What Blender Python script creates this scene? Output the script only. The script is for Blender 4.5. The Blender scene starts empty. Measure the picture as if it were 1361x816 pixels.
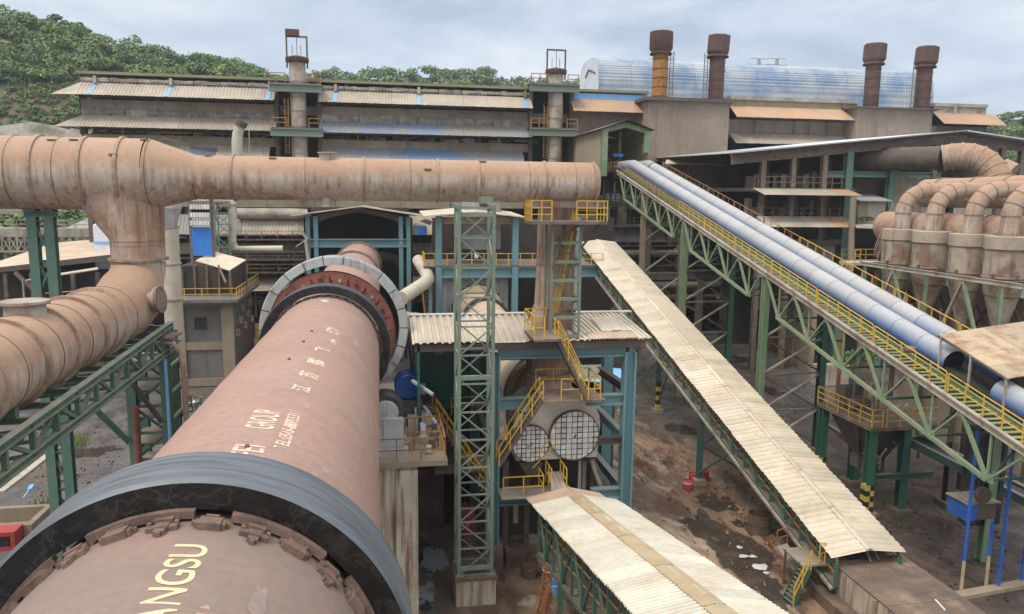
import bpy, bmesh, math, random
import numpy as np
from mathutils import Vector as V, Matrix, noise as mnoise

R = math.radians
random.seed(11)
SC = bpy.context.scene
COL = SC.collection

# ------------------------------------------------------------------ camera
CAM_POS = V((0, 0, 20))
F_PX, IW, IH = 1000.0, 1361, 816
YAW, PITCH, ROLL = R(10.0), R(8.5), R(0.65)
FW = V((math.sin(YAW) * math.cos(PITCH), math.cos(YAW) * math.cos(PITCH), -math.sin(PITCH)))
_r = V((math.cos(YAW), -math.sin(YAW), 0))
_u = _r.cross(FW)
RT = _r * math.cos(ROLL) + _u * math.sin(ROLL)
UP = _u * math.cos(ROLL) - _r * math.sin(ROLL)
cam = bpy.data.cameras.new('camera')
cam.sensor_width = 36
cam.lens = 36 * F_PX / IW
cam.clip_start, cam.clip_end = 0.2, 4000
camo = bpy.data.objects.new('camera', cam)
COL.objects.link(camo)
camo.matrix_world = Matrix(((RT.x, UP.x, -FW.x, CAM_POS.x), (RT.y, UP.y, -FW.y, CAM_POS.y),
                            (RT.z, UP.z, -FW.z, CAM_POS.z), (0, 0, 0, 1)))
SC.camera = camo
SC.render.resolution_x, SC.render.resolution_y = 1024, 614


def at(px, py, x=None, y=None, z=None):
    """a point of the photograph carried out to one known plane of the plant"""
    d = FW + RT * ((px - IW / 2) / F_PX) - UP * ((py - IH / 2) / F_PX)
    for i, v in enumerate((x, y, z)):
        if v is not None:
            return CAM_POS + d * ((v - CAM_POS[i]) / d[i])


# ------------------------------------------------------------------ world, sun, exposure
SUN_EL, SUN_AZ = R(58), R(235)          # compass-like: from behind the camera, to the left
w = bpy.data.worlds.new('World')
SC.world = w
w.use_nodes = True
nt = w.node_tree
nt.nodes.clear()
N, L = nt.nodes.new, nt.links.new
out = N('ShaderNodeOutputWorld')
bg = N('ShaderNodeBackground')
sky = N('ShaderNodeTexSky')
sky.sky_type = 'NISHITA'
sky.sun_disc = False
sky.sun_elevation, sky.sun_rotation = SUN_EL, SUN_AZ
sky.air_density, sky.dust_density, sky.ozone_density = 1.0, 1.5, 2.0
tc = N('ShaderNodeTexCoord')
mp = N('ShaderNodeMapping')
mp.inputs['Scale'].default_value = (1.3, 1.3, 4.2)
mp.inputs['Location'].default_value = (0.35, 0.1, 0.2)
L(tc.outputs['Generated'], mp.inputs[0])
n1 = N('ShaderNodeTexNoise')
n1.inputs['Scale'].default_value, n1.inputs['Detail'].default_value, n1.inputs['Roughness'].default_value = 2.5, 9, 0.58
n1.inputs['Distortion'].default_value = 0.35
L(mp.outputs[0], n1.inputs['Vector'])
rp = N('ShaderNodeValToRGB')
rp.color_ramp.elements[0].position, rp.color_ramp.elements[0].color = 0.34, (3.3, 4.0, 5.0, 1)
rp.color_ramp.elements[1].position, rp.color_ramp.elements[1].color = 0.66, (6.3, 6.55, 6.8, 1)
e = rp.color_ramp.elements.new(0.50)
e.color = (4.7, 5.3, 6.1, 1)
L(n1.outputs['Fac'], rp.inputs[0])
mx = N('ShaderNodeMixRGB')
mx.inputs[0].default_value = 0.9
L(sky.outputs[0], mx.inputs[1])
L(rp.outputs[0], mx.inputs[2])
sp = N('ShaderNodeSeparateXYZ')      # an overcast sky is brighter overhead than at the horizon
L(tc.outputs['Generated'], sp.inputs[0])
zr = N('ShaderNodeMapRange')
zr.inputs[1].default_value, zr.inputs[2].default_value, zr.inputs[3].default_value, zr.inputs[4].default_value = 0.25, 1.0, 1.0, 2.3
L(sp.outputs[2], zr.inputs[0])
vm = N('ShaderNodeVectorMath')
vm.operation = 'SCALE'
L(mx.outputs[0], vm.inputs[0])
L(zr.outputs[0], vm.inputs['Scale'])
ng = N('ShaderNodeMixRGB')            # and its thick middle is greyer than its rim
gf = N('ShaderNodeMapRange')
gf.inputs[1].default_value, gf.inputs[2].default_value, gf.inputs[4].default_value = 0.3, 0.9, 0.75
L(sp.outputs[2], gf.inputs[0])
L(gf.outputs[0], ng.inputs[0])
L(vm.outputs[0], ng.inputs[1])
ng.inputs[2].default_value = (13.2, 13.0, 12.6, 1)
L(ng.outputs[0], bg.inputs[0])
bg.inputs[1].default_value = 0.105
L(bg.outputs[0], out.inputs[0])
sl = bpy.data.lights.new('sun', 'SUN')
sl.energy, sl.angle, sl.color = 1.5, R(16), (1.0, 0.93, 0.82)
so = bpy.data.objects.new('sun', sl)
COL.objects.link(so)
sd = V((math.sin(SUN_AZ) * math.cos(SUN_EL), math.cos(SUN_AZ) * math.cos(SUN_EL), math.sin(SUN_EL)))
so.rotation_euler = sd.to_track_quat('Z', 'Y').to_euler()
so.location = (0, -60, 120)
vs = SC.view_settings
vs.view_transform, vs.look, vs.exposure, vs.gamma = 'Standard', 'None', 0.52, 1.0
SC.cycles.max_bounces = 5
SC.cycles.diffuse_bounces = 3

# ------------------------------------------------------------------ materials
def s2l(c):
    return tuple(((v / 255) / 12.92 if v / 255 <= 0.04045 else ((v / 255 + 0.055) / 1.055) ** 2.4) for v in c)


ORAND = {'cream_roof_sheet': .09, 'white_roof_sheet': .08, 'dust_grey_awning_sheet': .10, 'grimy_olive_wall_panel': .10, 'rust_mottled_sheet': .1, 'white_refractory_tile': .12,
         'grey_filter_cloth': .16, 'plain_grey_cladding': .1, 'kiln_shell_paint': .03, 'dust_coated_kiln_shell': .0, 'dusty_rusted_duct': .03, 'black_greased_steel': .0, 'wet_mud_film': 0.0}


def mat(name, base, rough=0.7, var=None, streak=None, dust=None, fine=0.25, fscale=14, bump=0.0, bscale=10, metal=0.0, band=None, rvar=0.0, orand=None):
    """weathered surface. var/streak/band: (rgb, scale, lo, hi[, amount]); dust: (rgb, lo, hi, amount) on what faces up"""
    m = bpy.data.materials.new(name)
    m.use_nodes = True
    nt = m.node_tree
    b = nt.nodes['Principled BSDF']
    N, L = nt.nodes.new, nt.links.new
    g = N('ShaderNodeNewGeometry')

    def nz(scale, st=(1, 1, 1), det=5, off=0.0, rg=0.6):
        mp = N('ShaderNodeMapping')
        mp.inputs['Scale'].default_value = st
        mp.inputs['Location'].default_value = (off, off * 1.7, off * 0.6)
        L(g.outputs['Position'], mp.inputs[0])
        n = N('ShaderNodeTexNoise')
        n.inputs['Scale'].default_value, n.inputs['Detail'].default_value, n.inputs['Roughness'].default_value = scale, det, rg
        L(mp.outputs[0], n.inputs['Vector'])
        return n.outputs['Fac']

    def rng(o, lo, hi, a=1.0):
        r = N('ShaderNodeMapRange')
        r.inputs[1].default_value, r.inputs[2].default_value, r.inputs[4].default_value = lo, hi, a
        L(o, r.inputs[0])
        return r.outputs[0]

    def mul(a, c):
        r = N('ShaderNodeMath')
        r.operation = 'MULTIPLY'
        L(a, r.inputs[0])
        if isinstance(c, float):
            r.inputs[1].default_value = c
        else:
            L(c, r.inputs[1])
        return r.outputs[0]

    def mix(fac, c1, c2):
        r = N('ShaderNodeMixRGB')
        L(fac, r.inputs[0])
        if isinstance(c1, tuple):
            r.inputs[1].default_value = (*c1, 1)
        else:
            L(c1, r.inputs[1])
        r.inputs[2].default_value = (*c2, 1)
        return r.outputs[0]

    cur = tuple(base)
    if var:
        for i, q in enumerate(var if isinstance(var, list) else [var]):
            cur = mix(rng(nz(q[1], off=q[5] if len(q) > 5 else 3.1 * i + len(name)), q[2], q[3], q[4] if len(q) > 4 else 1.0), cur, q[0])
    if band:
        for i, q in enumerate(band if isinstance(band, list) else [band]):
            cur = mix(rng(nz(q[1], (0.08, 1, 0.08), off=2.2 * i), q[2], q[3], q[4] if len(q) > 4 else 1.0), cur, q[0])
    if streak:
        for i, q in enumerate(streak if isinstance(streak, list) else [streak]):
            cur = mix(rng(nz(q[1], (1, 1, 0.07), off=5.3 * i + 1), q[2], q[3], q[4] if len(q) > 4 else 1.0), cur, q[0])
    if dust:
        sp = N('ShaderNodeSeparateXYZ')
        L(g.outputs['Normal'], sp.inputs[0])
        f = rng(sp.outputs[2], dust[1], dust[2], dust[3])
        f = mul(f, rng(nz(1.1, off=9), 0.25, 0.6)) if len(dust) < 5 else f
        cur = mix(f, cur, dust[0])
    if fine:
        fo = rng(nz(fscale, det=6), 0.25, 0.75, 1.0)
        h = N('ShaderNodeMixRGB')
        h.blend_type = 'MULTIPLY'
        h.inputs[0].default_value = 1.0
        r = N('ShaderNodeMapRange')
        r.inputs[3].default_value, r.inputs[4].default_value = 1 - fine, 1 + fine * 0.6
        L(fo, r.inputs[0])
        cc = N('ShaderNodeCombineColor')
        for k in range(3):
            L(r.outputs[0], cc.inputs[k])
        if isinstance(cur, tuple):
            h.inputs[1].default_value = (*cur, 1)
        else:
            L(cur, h.inputs[1])
        L(cc.outputs[0], h.inputs[2])
        cur = h.outputs[0]
    orand = ORAND.get(name, 0.05) if orand is None else orand
    if orand:
        oi = N('ShaderNodeObjectInfo')          # neighbouring sheets and plates never weather alike
        r = N('ShaderNodeMapRange')
        r.inputs[3].default_value, r.inputs[4].default_value = 1 - orand * 1.6, 1 + orand
        L(oi.outputs['Random'], r.inputs[0])
        sc_ = N('ShaderNodeVectorMath')
        sc_.operation = 'SCALE'
        if isinstance(cur, tuple):
            sc_.inputs[0].default_value = cur
        else:
            L(cur, sc_.inputs[0])
        L(r.outputs[0], sc_.inputs['Scale'])
        cur = sc_.outputs[0]
    if isinstance(cur, tuple):
        b.inputs['Base Color'].default_value = (*cur, 1)
    else:
        L(cur, b.inputs['Base Color'])
    b.inputs['Roughness'].default_value = rough
    if rvar:
        r = N('ShaderNodeMapRange')
        r.inputs[1].default_value, r.inputs[2].default_value = 0.35, 0.65
        r.inputs[3].default_value, r.inputs[4].default_value = max(0.05, rough - rvar), min(1, rough + rvar)
        L(nz(2.3, off=4), r.inputs[0])
        L(r.outputs[0], b.inputs['Roughness'])
    b.inputs['Metallic'].default_value = metal
    if bump:
        bp = N('ShaderNodeBump')
        bp.inputs['Strength'].default_value = bump
        bp.inputs['Distance'].default_value = 0.05
        L(nz(bscale, det=6), bp.inputs['Height'])
        L(bp.outputs[0], b.inputs['Normal'])
    return m


RUST, DKRUST = (0.16, 0.065, 0.03), (0.055, 0.028, 0.018)
DUST = (0.40, 0.28, 0.19)
MT = dict(
    kiln=mat('kiln_shell_paint', (0.345, 0.18, 0.14), 0.62, [((0.275, 0.18, 0.138), 0.30, 0.40, 0.66, 0.8), ((0.42, 0.245, 0.195), 1.2, 0.5, 0.75, 0.5)],
             band=[((0.34, 0.22, 0.165), 1.5, 0.42, 0.66, 0.75), ((0.27, 0.165, 0.125), 4.5, 0.56, 0.72, 0.5)], dust=((0.385, 0.25, 0.19), 0.1, 1.0, 0.5), fine=0.16, fscale=6, bump=0.16, bscale=1.1, rvar=0.12),
    kilnmark=mat('scuffed_pink_patch', (0.52, 0.24, 0.20), 0.7, ((0.4, 0.25, 0.2), 2.5, 0.45, 0.6), fine=0.2),
    kilnnear=mat('dust_coated_kiln_shell', (0.235, 0.165, 0.128), 0.66, [((0.195, 0.152, 0.122), 0.5, 0.42, 0.66, 0.8), ((0.29, 0.175, 0.14), 0.9, 0.5, 0.7, 0.7)], band=((0.20, 0.15, 0.117), 2.2, 0.42, 0.7, 0.6), fine=0.12, fscale=7, bump=0.12, bscale=1.2, rvar=0.1),
    letter=mat('faded_cream_lettering', (0.66, 0.52, 0.31), 0.7, ((0.50, 0.36, 0.24), 3.5, 0.50, 0.72, 0.7), fine=0.2, fscale=30),
    letter2=mat('faded_pale_lettering', (0.74, 0.56, 0.42), 0.7, ((0.50, 0.32, 0.25), 3.5, 0.48, 0.68, 0.8), fine=0.2, fscale=30),
    steel=mat('polished_tyre_steel', (0.125, 0.14, 0.155), 0.48, band=[((0.06, 0.065, 0.07), 9, 0.45, 0.66, 0.85), ((0.22, 0.25, 0.28), 4, 0.54, 0.7, 0.7)], fine=0.05, metal=0.25),
    grease=mat('black_greased_steel', (0.0065, 0.0055, 0.005), 0.42, [((0.030, 0.017, 0.011), 1.3, 0.52, 0.72, 0.8, 0.0), ((0.034, 0.031, 0.028), 2.1, 0.505, 0.515, 0.9, 4.4), ((0.008, 0.0068, 0.006), 2.1, 0.530, 0.545, 1.0, 4.4), ((0.030, 0.027, 0.024), 1.5, 0.56, 0.60, 0.6, 7.7)], fine=0.3, bump=0.5, bscale=3.5, rvar=0.16),
    block=mat('dusty_steel_block', (0.20, 0.125, 0.095), 0.75, ((0.10, 0.07, 0.055), 3, 0.45, 0.65), fine=0.25),
    tyre2=mat('dark_tyre_steel', (0.035, 0.038, 0.042), 0.5, ((0.07, 0.07, 0.07), 2, 0.5, 0.7), fine=0.3),
    guard=mat('pale_grey_gear_guard', (0.43, 0.45, 0.44), 0.65, ((0.34, 0.29, 0.25), 1.2, 0.46, 0.68, 0.85), streak=((0.13, 0.09, 0.07), 2.6, 0.56, 0.72, 0.9), fine=0.15),
    redox=mat('red_oxide_plate', (0.26, 0.085, 0.058), 0.7, ((0.12, 0.05, 0.035), 2.2, 0.45, 0.7), fine=0.2),
    duct=mat('dusty_rusted_duct', (0.37, 0.265, 0.19), 0.72, [((0.52, 0.44, 0.36), 0.5, 0.40, 0.62, 0.85), ((0.25, 0.125, 0.065), 0.45, 0.54, 0.72, 0.75)],
             streak=[((0.52, 0.46, 0.39), 6.0, 0.50, 0.66, 0.7), ((0.15, 0.085, 0.05), 4.5, 0.54, 0.68, 0.7)], dust=((0.375, 0.225, 0.14), 0.02, 0.38, 0.85, 1), fine=0.14, fscale=5, bump=0.06, bscale=4),
    ductdk=mat('rust_streaked_duct', (0.34, 0.195, 0.12), 0.75, [((0.43, 0.35, 0.28), 0.6, 0.46, 0.62, 0.85)], streak=[((0.50, 0.43, 0.35), 4.0, 0.54, 0.70, 0.8), ((0.15, 0.075, 0.04), 3.5, 0.54, 0.72, 0.7)],
               dust=((0.37, 0.225, 0.145), 0.1, 0.7, 0.9), fine=0.16, fscale=5, bump=0.05),
    flange=mat('dusty_flange_ring', (0.28, 0.18, 0.125), 0.75, ((0.40, 0.30, 0.22), 2, 0.45, 0.65), dust=((0.38, 0.25, 0.17), 0.1, 0.8, 0.8), fine=0.25),
    green=mat('dusty_green_paint', (0.085, 0.175, 0.13), 0.55, [((0.16, 0.20, 0.15), 1.4, 0.45, 0.7, 0.6), (RUST, 1.9, 0.62, 0.72, 0.8)], dust=((0.30, 0.25, 0.19), 0.4, 1.0, 0.85), fine=0.2),
    ltgreen=mat('pale_green_paint', (0.165, 0.265, 0.145), 0.55, [((0.30, 0.31, 0.20), 0.9, 0.42, 0.64, 0.8), (RUST, 1.9, 0.64, 0.74, 0.7)], dust=((0.34, 0.29, 0.20), 0.4, 1.0, 0.8), fine=0.2),
    dkgreen=mat('deep_green_paint', (0.03, 0.115, 0.07), 0.5, [((0.06, 0.09, 0.06), 1.1, 0.48, 0.7, 0.7), (RUST, 2, 0.66, 0.74, 0.7)], dust=((0.22, 0.18, 0.13), 0.5, 1.0, 0.8), fine=0.2),
    teal=mat('teal_paint', (0.125, 0.26, 0.28), 0.5, [((0.17, 0.235, 0.24), 0.9, 0.45, 0.7, 0.6), (RUST, 1.7, 0.66, 0.75, 0.8)], streak=((0.12, 0.13, 0.12), 2.2, 0.58, 0.75, 0.6), dust=((0.27, 0.21, 0.16), 0.5, 1.0, 0.8), fine=0.15),
    grgreen=mat('grey_green_lattice_paint', (0.17, 0.23, 0.175), 0.6, [((0.24, 0.24, 0.19), 1.5, 0.45, 0.7, 0.7), (RUST, 2.2, 0.6, 0.72, 0.7)], dust=((0.33, 0.27, 0.2), 0.4, 1, 0.8), fine=0.2),
    steelbr=mat('grimy_steel', (0.165, 0.125, 0.097), 0.7, [((0.25, 0.18, 0.13), 1.2, 0.45, 0.7), (DKRUST, 2.5, 0.55, 0.7)], dust=((0.30, 0.23, 0.17), 0.3, 1, 0.8), fine=0.25),
    yellow=mat('yellow_rail_paint', (0.62, 0.36, 0.035), 0.5, [((0.50, 0.36, 0.12), 1.5, 0.45, 0.7, 0.6), (RUST, 2.2, 0.6, 0.72, 0.8)], fine=0.15),
    rustrail=mat('rusty_yellow_rail', (0.36, 0.19, 0.06), 0.65, [((0.2, 0.09, 0.04), 1.2, 0.45, 0.65)], fine=0.2),
    roof=mat('cream_roof_sheet', (0.52, 0.44, 0.325), 0.55, [((0.58, 0.505, 0.39), 0.35, 0.45, 0.65, 0.8), ((0.40, 0.315, 0.225), 0.8, 0.52, 0.72, 0.7), ((0.28, 0.18, 0.11), 1.7, 0.64, 0.74, 0.6)], fine=0.12, fscale=4, rvar=0.1),
    roofw=mat('white_roof_sheet', (0.66, 0.61, 0.50), 0.5, [((0.55, 0.47, 0.355), 0.4, 0.45, 0.66, 0.8), ((0.42, 0.30, 0.20), 0.9, 0.58, 0.74, 0.6)], fine=0.12, fscale=4),
    rooftan=mat('mud_stained_roof_sheet', (0.50, 0.36, 0.25), 0.65, [((0.60, 0.47, 0.35), 0.6, 0.45, 0.65)], fine=0.18),
    cap=mat('tan_ridge_cap', (0.46, 0.36, 0.22), 0.65, [((0.38, 0.27, 0.16), 0.8, 0.45, 0.7)], fine=0.15),
    awning=mat('dust_grey_awning_sheet', (0.43, 0.365, 0.28), 0.7, [((0.33, 0.28, 0.225), 0.2, 0.45, 0.68), ((0.49, 0.42, 0.325), 0.6, 0.5, 0.7, 0.7)], fine=0.15, fscale=3),
    awnblue=mat('half_dusted_blue_awning', (0.29, 0.265, 0.24), 0.6, [((0.11, 0.25, 0.47), 0.07, 0.50, 0.66, 0.75), ((0.34, 0.28, 0.22), 0.4, 0.5, 0.72, 0.7)], fine=0.15, fscale=3),
    awnred=mat('ochre_dust_awning_sheet', (0.48, 0.30, 0.18), 0.7, [((0.40, 0.27, 0.18), 0.3, 0.42, 0.66)], fine=0.12, fscale=3),
    wallgr=mat('grimy_olive_wall_panel', (0.33, 0.275, 0.195), 0.8, [((0.24, 0.195, 0.14), 0.35, 0.42, 0.68), ((0.37, 0.335, 0.25), 0.7, 0.5, 0.75, 0.7)], streak=((0.15, 0.135, 0.11), 1.0, 0.55, 0.75, 0.6), fine=0.2, fscale=3),
    sack=mat('grey_filter_cloth', (0.34, 0.29, 0.235), 0.9, [((0.20, 0.18, 0.155), 0.8, 0.42, 0.62), ((0.45, 0.41, 0.35), 1.3, 0.5, 0.7)], fine=0.2, bump=0.3, bscale=2),
    fascia=mat('olive_fascia', (0.25, 0.24, 0.13), 0.7, [((0.33, 0.29, 0.18), 0.3, 0.45, 0.7), (RUST, 0.6, 0.62, 0.75, 0.7)], fine=0.2),
    cladbr=mat('brown_grey_cladding', (0.265, 0.205, 0.155), 0.75, [((0.31, 0.25, 0.19), 0.2, 0.4, 0.7), ((0.20, 0.16, 0.13), 0.6, 0.5, 0.75, 0.8)], streak=((0.15, 0.11, 0.09), 0.9, 0.52, 0.75, 0.6), fine=0.14, fscale=3),
    cladtan=mat('tan_cladding', (0.31, 0.255, 0.165), 0.72, [((0.25, 0.21, 0.14), 0.3, 0.42, 0.68)], streak=((0.17, 0.12, 0.08), 1.0, 0.58, 0.76, 0.6), fine=0.14, fscale=3),
    clerest=mat('weathered_white_sheet', (0.44, 0.39, 0.325), 0.7, [((0.27, 0.215, 0.165), 0.5, 0.42, 0.64), ((0.35, 0.40, 0.45), 0.35, 0.55, 0.7, 0.6)], fine=0.2, fscale=3),
    greyclad=mat('plain_grey_cladding', (0.36, 0.36, 0.35), 0.6, [((0.26, 0.25, 0.235), 0.5, 0.45, 0.7)], streak=((0.16, 0.13, 0.11), 1.3, 0.58, 0.75, 0.6), fine=0.12),
    dark=mat('sooty_interior', (0.040, 0.032, 0.027), 0.9, [((0.085, 0.064, 0.050), 0.4, 0.45, 0.7)], fine=0.3),  # near-black brown for inner walls, soffits and backings
    dksteel=mat('sooty_steel', (0.095, 0.076, 0.062), 0.75, [((0.16, 0.115, 0.082), 0.8, 0.45, 0.7)], fine=0.25),
    bluepipe=mat('dusted_blue_cover_pipe', (0.075, 0.17, 0.40), 0.5, [((0.10, 0.24, 0.52), 0.6, 0.4, 0.7)], dust=((0.40, 0.385, 0.36), -0.50, 0.55, 0.93, 1), fine=0.10, fscale=5),
    bluesheet=mat('clean_blue_sheet', (0.05, 0.24, 0.70), 0.45, [((0.07, 0.26, 0.62), 0.9, 0.45, 0.7)], fine=0.06),
    bluepipe2=mat('lightly_dusted_blue_pipe', (0.06, 0.145, 0.38), 0.45, [((0.10, 0.21, 0.44), 0.6, 0.4, 0.7)], dust=((0.385, 0.38, 0.37), -0.30, 0.85, 0.92, 1), fine=0.10, fscale=5),
    bluenew=mat('bright_blue_paint', (0.03, 0.115, 0.42), 0.45, [((0.05, 0.15, 0.40), 0.9, 0.45, 0.7)], fine=0.1),
    sky_bl=mat('sky_blue_sheet', (0.20, 0.42, 0.72), 0.5, [((0.42, 0.50, 0.58), 0.6, 0.55, 0.75, 0.6)], fine=0.1),
    barrelroof=mat('blue_white_barrel_sheet', (0.36, 0.40, 0.45), 0.45, [((0.14, 0.23, 0.37), 0.22, 0.44, 0.62, 0.8), ((0.36, 0.25, 0.15), 0.16, 0.62, 0.72, 0.6)], fine=0.1, fscale=3),
    white=mat('white_sheet', (0.62, 0.66, 0.72), 0.5, [((0.5, 0.52, 0.55), 0.5, 0.5, 0.7)], fine=0.1),
    brown=mat('brown_chimney_paint', (0.085, 0.042, 0.032), 0.6, [((0.125, 0.065, 0.045), 0.8, 0.45, 0.7), ((0.05, 0.03, 0.025), 1.5, 0.55, 0.7)], fine=0.2),
    ochre=mat('ochre_rust_chimney', (0.36, 0.17, 0.03), 0.65, [((0.22, 0.09, 0.02), 1.2, 0.45, 0.68)], fine=0.2),
    cream=mat('cream_pipe_paint', (0.52, 0.47, 0.36), 0.6, [((0.42, 0.36, 0.27), 0.7, 0.45, 0.7)], streak=((0.26, 0.15, 0.08), 1.8, 0.58, 0.75, 0.8), fine=0.12),
    stack=mat('stained_pale_stack', (0.42, 0.37, 0.30), 0.6, [((0.27, 0.19, 0.14), 0.5, 0.45, 0.68)], streak=((0.17, 0.09, 0.055), 1.6, 0.52, 0.72, 0.8), fine=0.15),
    concrete=mat('stained_concrete', (0.52, 0.45, 0.35), 0.85, [((0.38, 0.30, 0.215), 0.5, 0.42, 0.66)], streak=[((0.17, 0.08, 0.04), 3.2, 0.50, 0.62, 0.85), ((0.24, 0.14, 0.08), 1.3, 0.5, 0.64, 0.75), ((0.46, 0.41, 0.33), 1.1, 0.55, 0.7, 0.7)], fine=0.2, bump=0.15),
    concgrey=mat('grey_render_wall', (0.17, 0.155, 0.14), 0.85, [((0.13, 0.12, 0.11), 0.6, 0.42, 0.66)], streak=((0.09, 0.08, 0.07), 1.1, 0.52, 0.7, 0.7), fine=0.2),
    conctan=mat('tan_concrete_frame', (0.30, 0.235, 0.165), 0.85, [((0.25, 0.19, 0.13), 0.6, 0.45, 0.68)], streak=((0.18, 0.11, 0.07), 1.5, 0.55, 0.72, 0.6), fine=0.2),
    concdk=mat('mud_darkened_concrete', (0.15, 0.105, 0.075), 0.9, [((0.30, 0.21, 0.14), 0.5, 0.52, 0.64, 0.8), ((0.08, 0.06, 0.05), 0.7, 0.45, 0.7, 0.8)], streak=((0.27, 0.18, 0.10), 1.1, 0.55, 0.7, 0.5), fine=0.25, bump=0.15),
    cyclone=mat('rust_stained_cyclone', (0.40, 0.335, 0.255), 0.75, [((0.23, 0.13, 0.075), 0.6, 0.44, 0.60, 0.9), ((0.47, 0.42, 0.34), 0.7, 0.56, 0.7, 0.7)], streak=[((0.11, 0.06, 0.035), 1.6, 0.50, 0.70, 0.8), ((0.36, 0.33, 0.28), 1.2, 0.58, 0.72, 0.6)], fine=0.22, bump=0.1),
    cyclcap=mat('tan_cyclone_cap', (0.41, 0.33, 0.25), 0.75, [((0.30, 0.215, 0.15), 0.7, 0.45, 0.7)], streak=((0.24, 0.13, 0.08), 1.5, 0.58, 0.74, 0.7), fine=0.18),
    rustsheet=mat('rust_mottled_sheet', (0.42, 0.32, 0.20), 0.7, [((0.26, 0.13, 0.08), 0.9, 0.48, 0.62, 0.8)], fine=0.2),
    kilntwo=mat('dusty_cream_kiln_shell', (0.50, 0.38, 0.27), 0.7, [((0.42, 0.29, 0.20), 0.4, 0.42, 0.68)], band=((0.30, 0.19, 0.13), 1.0, 0.5, 0.72, 0.7), fine=0.14),
    tile=mat('white_refractory_tile', (0.82, 0.79, 0.73), 0.8, [((0.66, 0.62, 0.55), 1.5, 0.45, 0.65), ((0.20, 0.15, 0.11), 2.4, 0.6, 0.72, 0.7)], fine=0.18),
    hood=mat('grey_hood_plate', (0.70, 0.64, 0.55), 0.75, [((0.55, 0.47, 0.38), 0.8, 0.45, 0.66), ((0.25, 0.11, 0.05), 1.1, 0.58, 0.72, 0.7)], fine=0.2),
    gallgreen=mat('gallery_green', (0.04, 0.145, 0.11), 0.5, [((0.10, 0.12, 0.09), 1.2, 0.45, 0.66), (RUST, 2, 0.66, 0.75, 0.6)], dust=((0.26, 0.2, 0.14), 0.5, 1, 0.7), fine=0.15),
    greenwall=mat('bottle_green_wall', (0.03, 0.17, 0.125), 0.32, [((0.045, 0.12, 0.09), 0.7, 0.45, 0.7)], fine=0.2, rvar=0.1),
    walkgreen=mat('yellow_green_grating', (0.22, 0.27, 0.10), 0.65, [((0.30, 0.28, 0.16), 0.8, 0.45, 0.7), (RUST, 2, 0.6, 0.72, 0.7)], fine=0.25),
    blackp=mat('black_paint', (0.02, 0.02, 0.02), 0.6, fine=0.2),
    hazyel=mat('hazard_yellow', (0.55, 0.42, 0.07), 0.6, [((0.3, 0.24, 0.1), 2, 0.5, 0.7)], fine=0.2),
    red=mat('red_paint', (0.42, 0.045, 0.04), 0.5, [((0.26, 0.05, 0.04), 2, 0.5, 0.7)], fine=0.15),
    rustdrum=mat('rusted_drum', (0.12, 0.075, 0.05), 0.8, [((0.2, 0.12, 0.07), 2, 0.5, 0.7)], fine=0.25),
    belt=mat('black_rubber', (0.03, 0.03, 0.03), 0.6, [((0.09, 0.08, 0.07), 0.8, 0.45, 0.7)], fine=0.2),
    glass=mat('dark_window_glass', (0.02, 0.024, 0.028), 0.15, fine=0),
    bag=mat('white_woven_bag', (0.48, 0.47, 0.45), 0.8, fine=0.15, bump=0.3, bscale=4),
)

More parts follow.
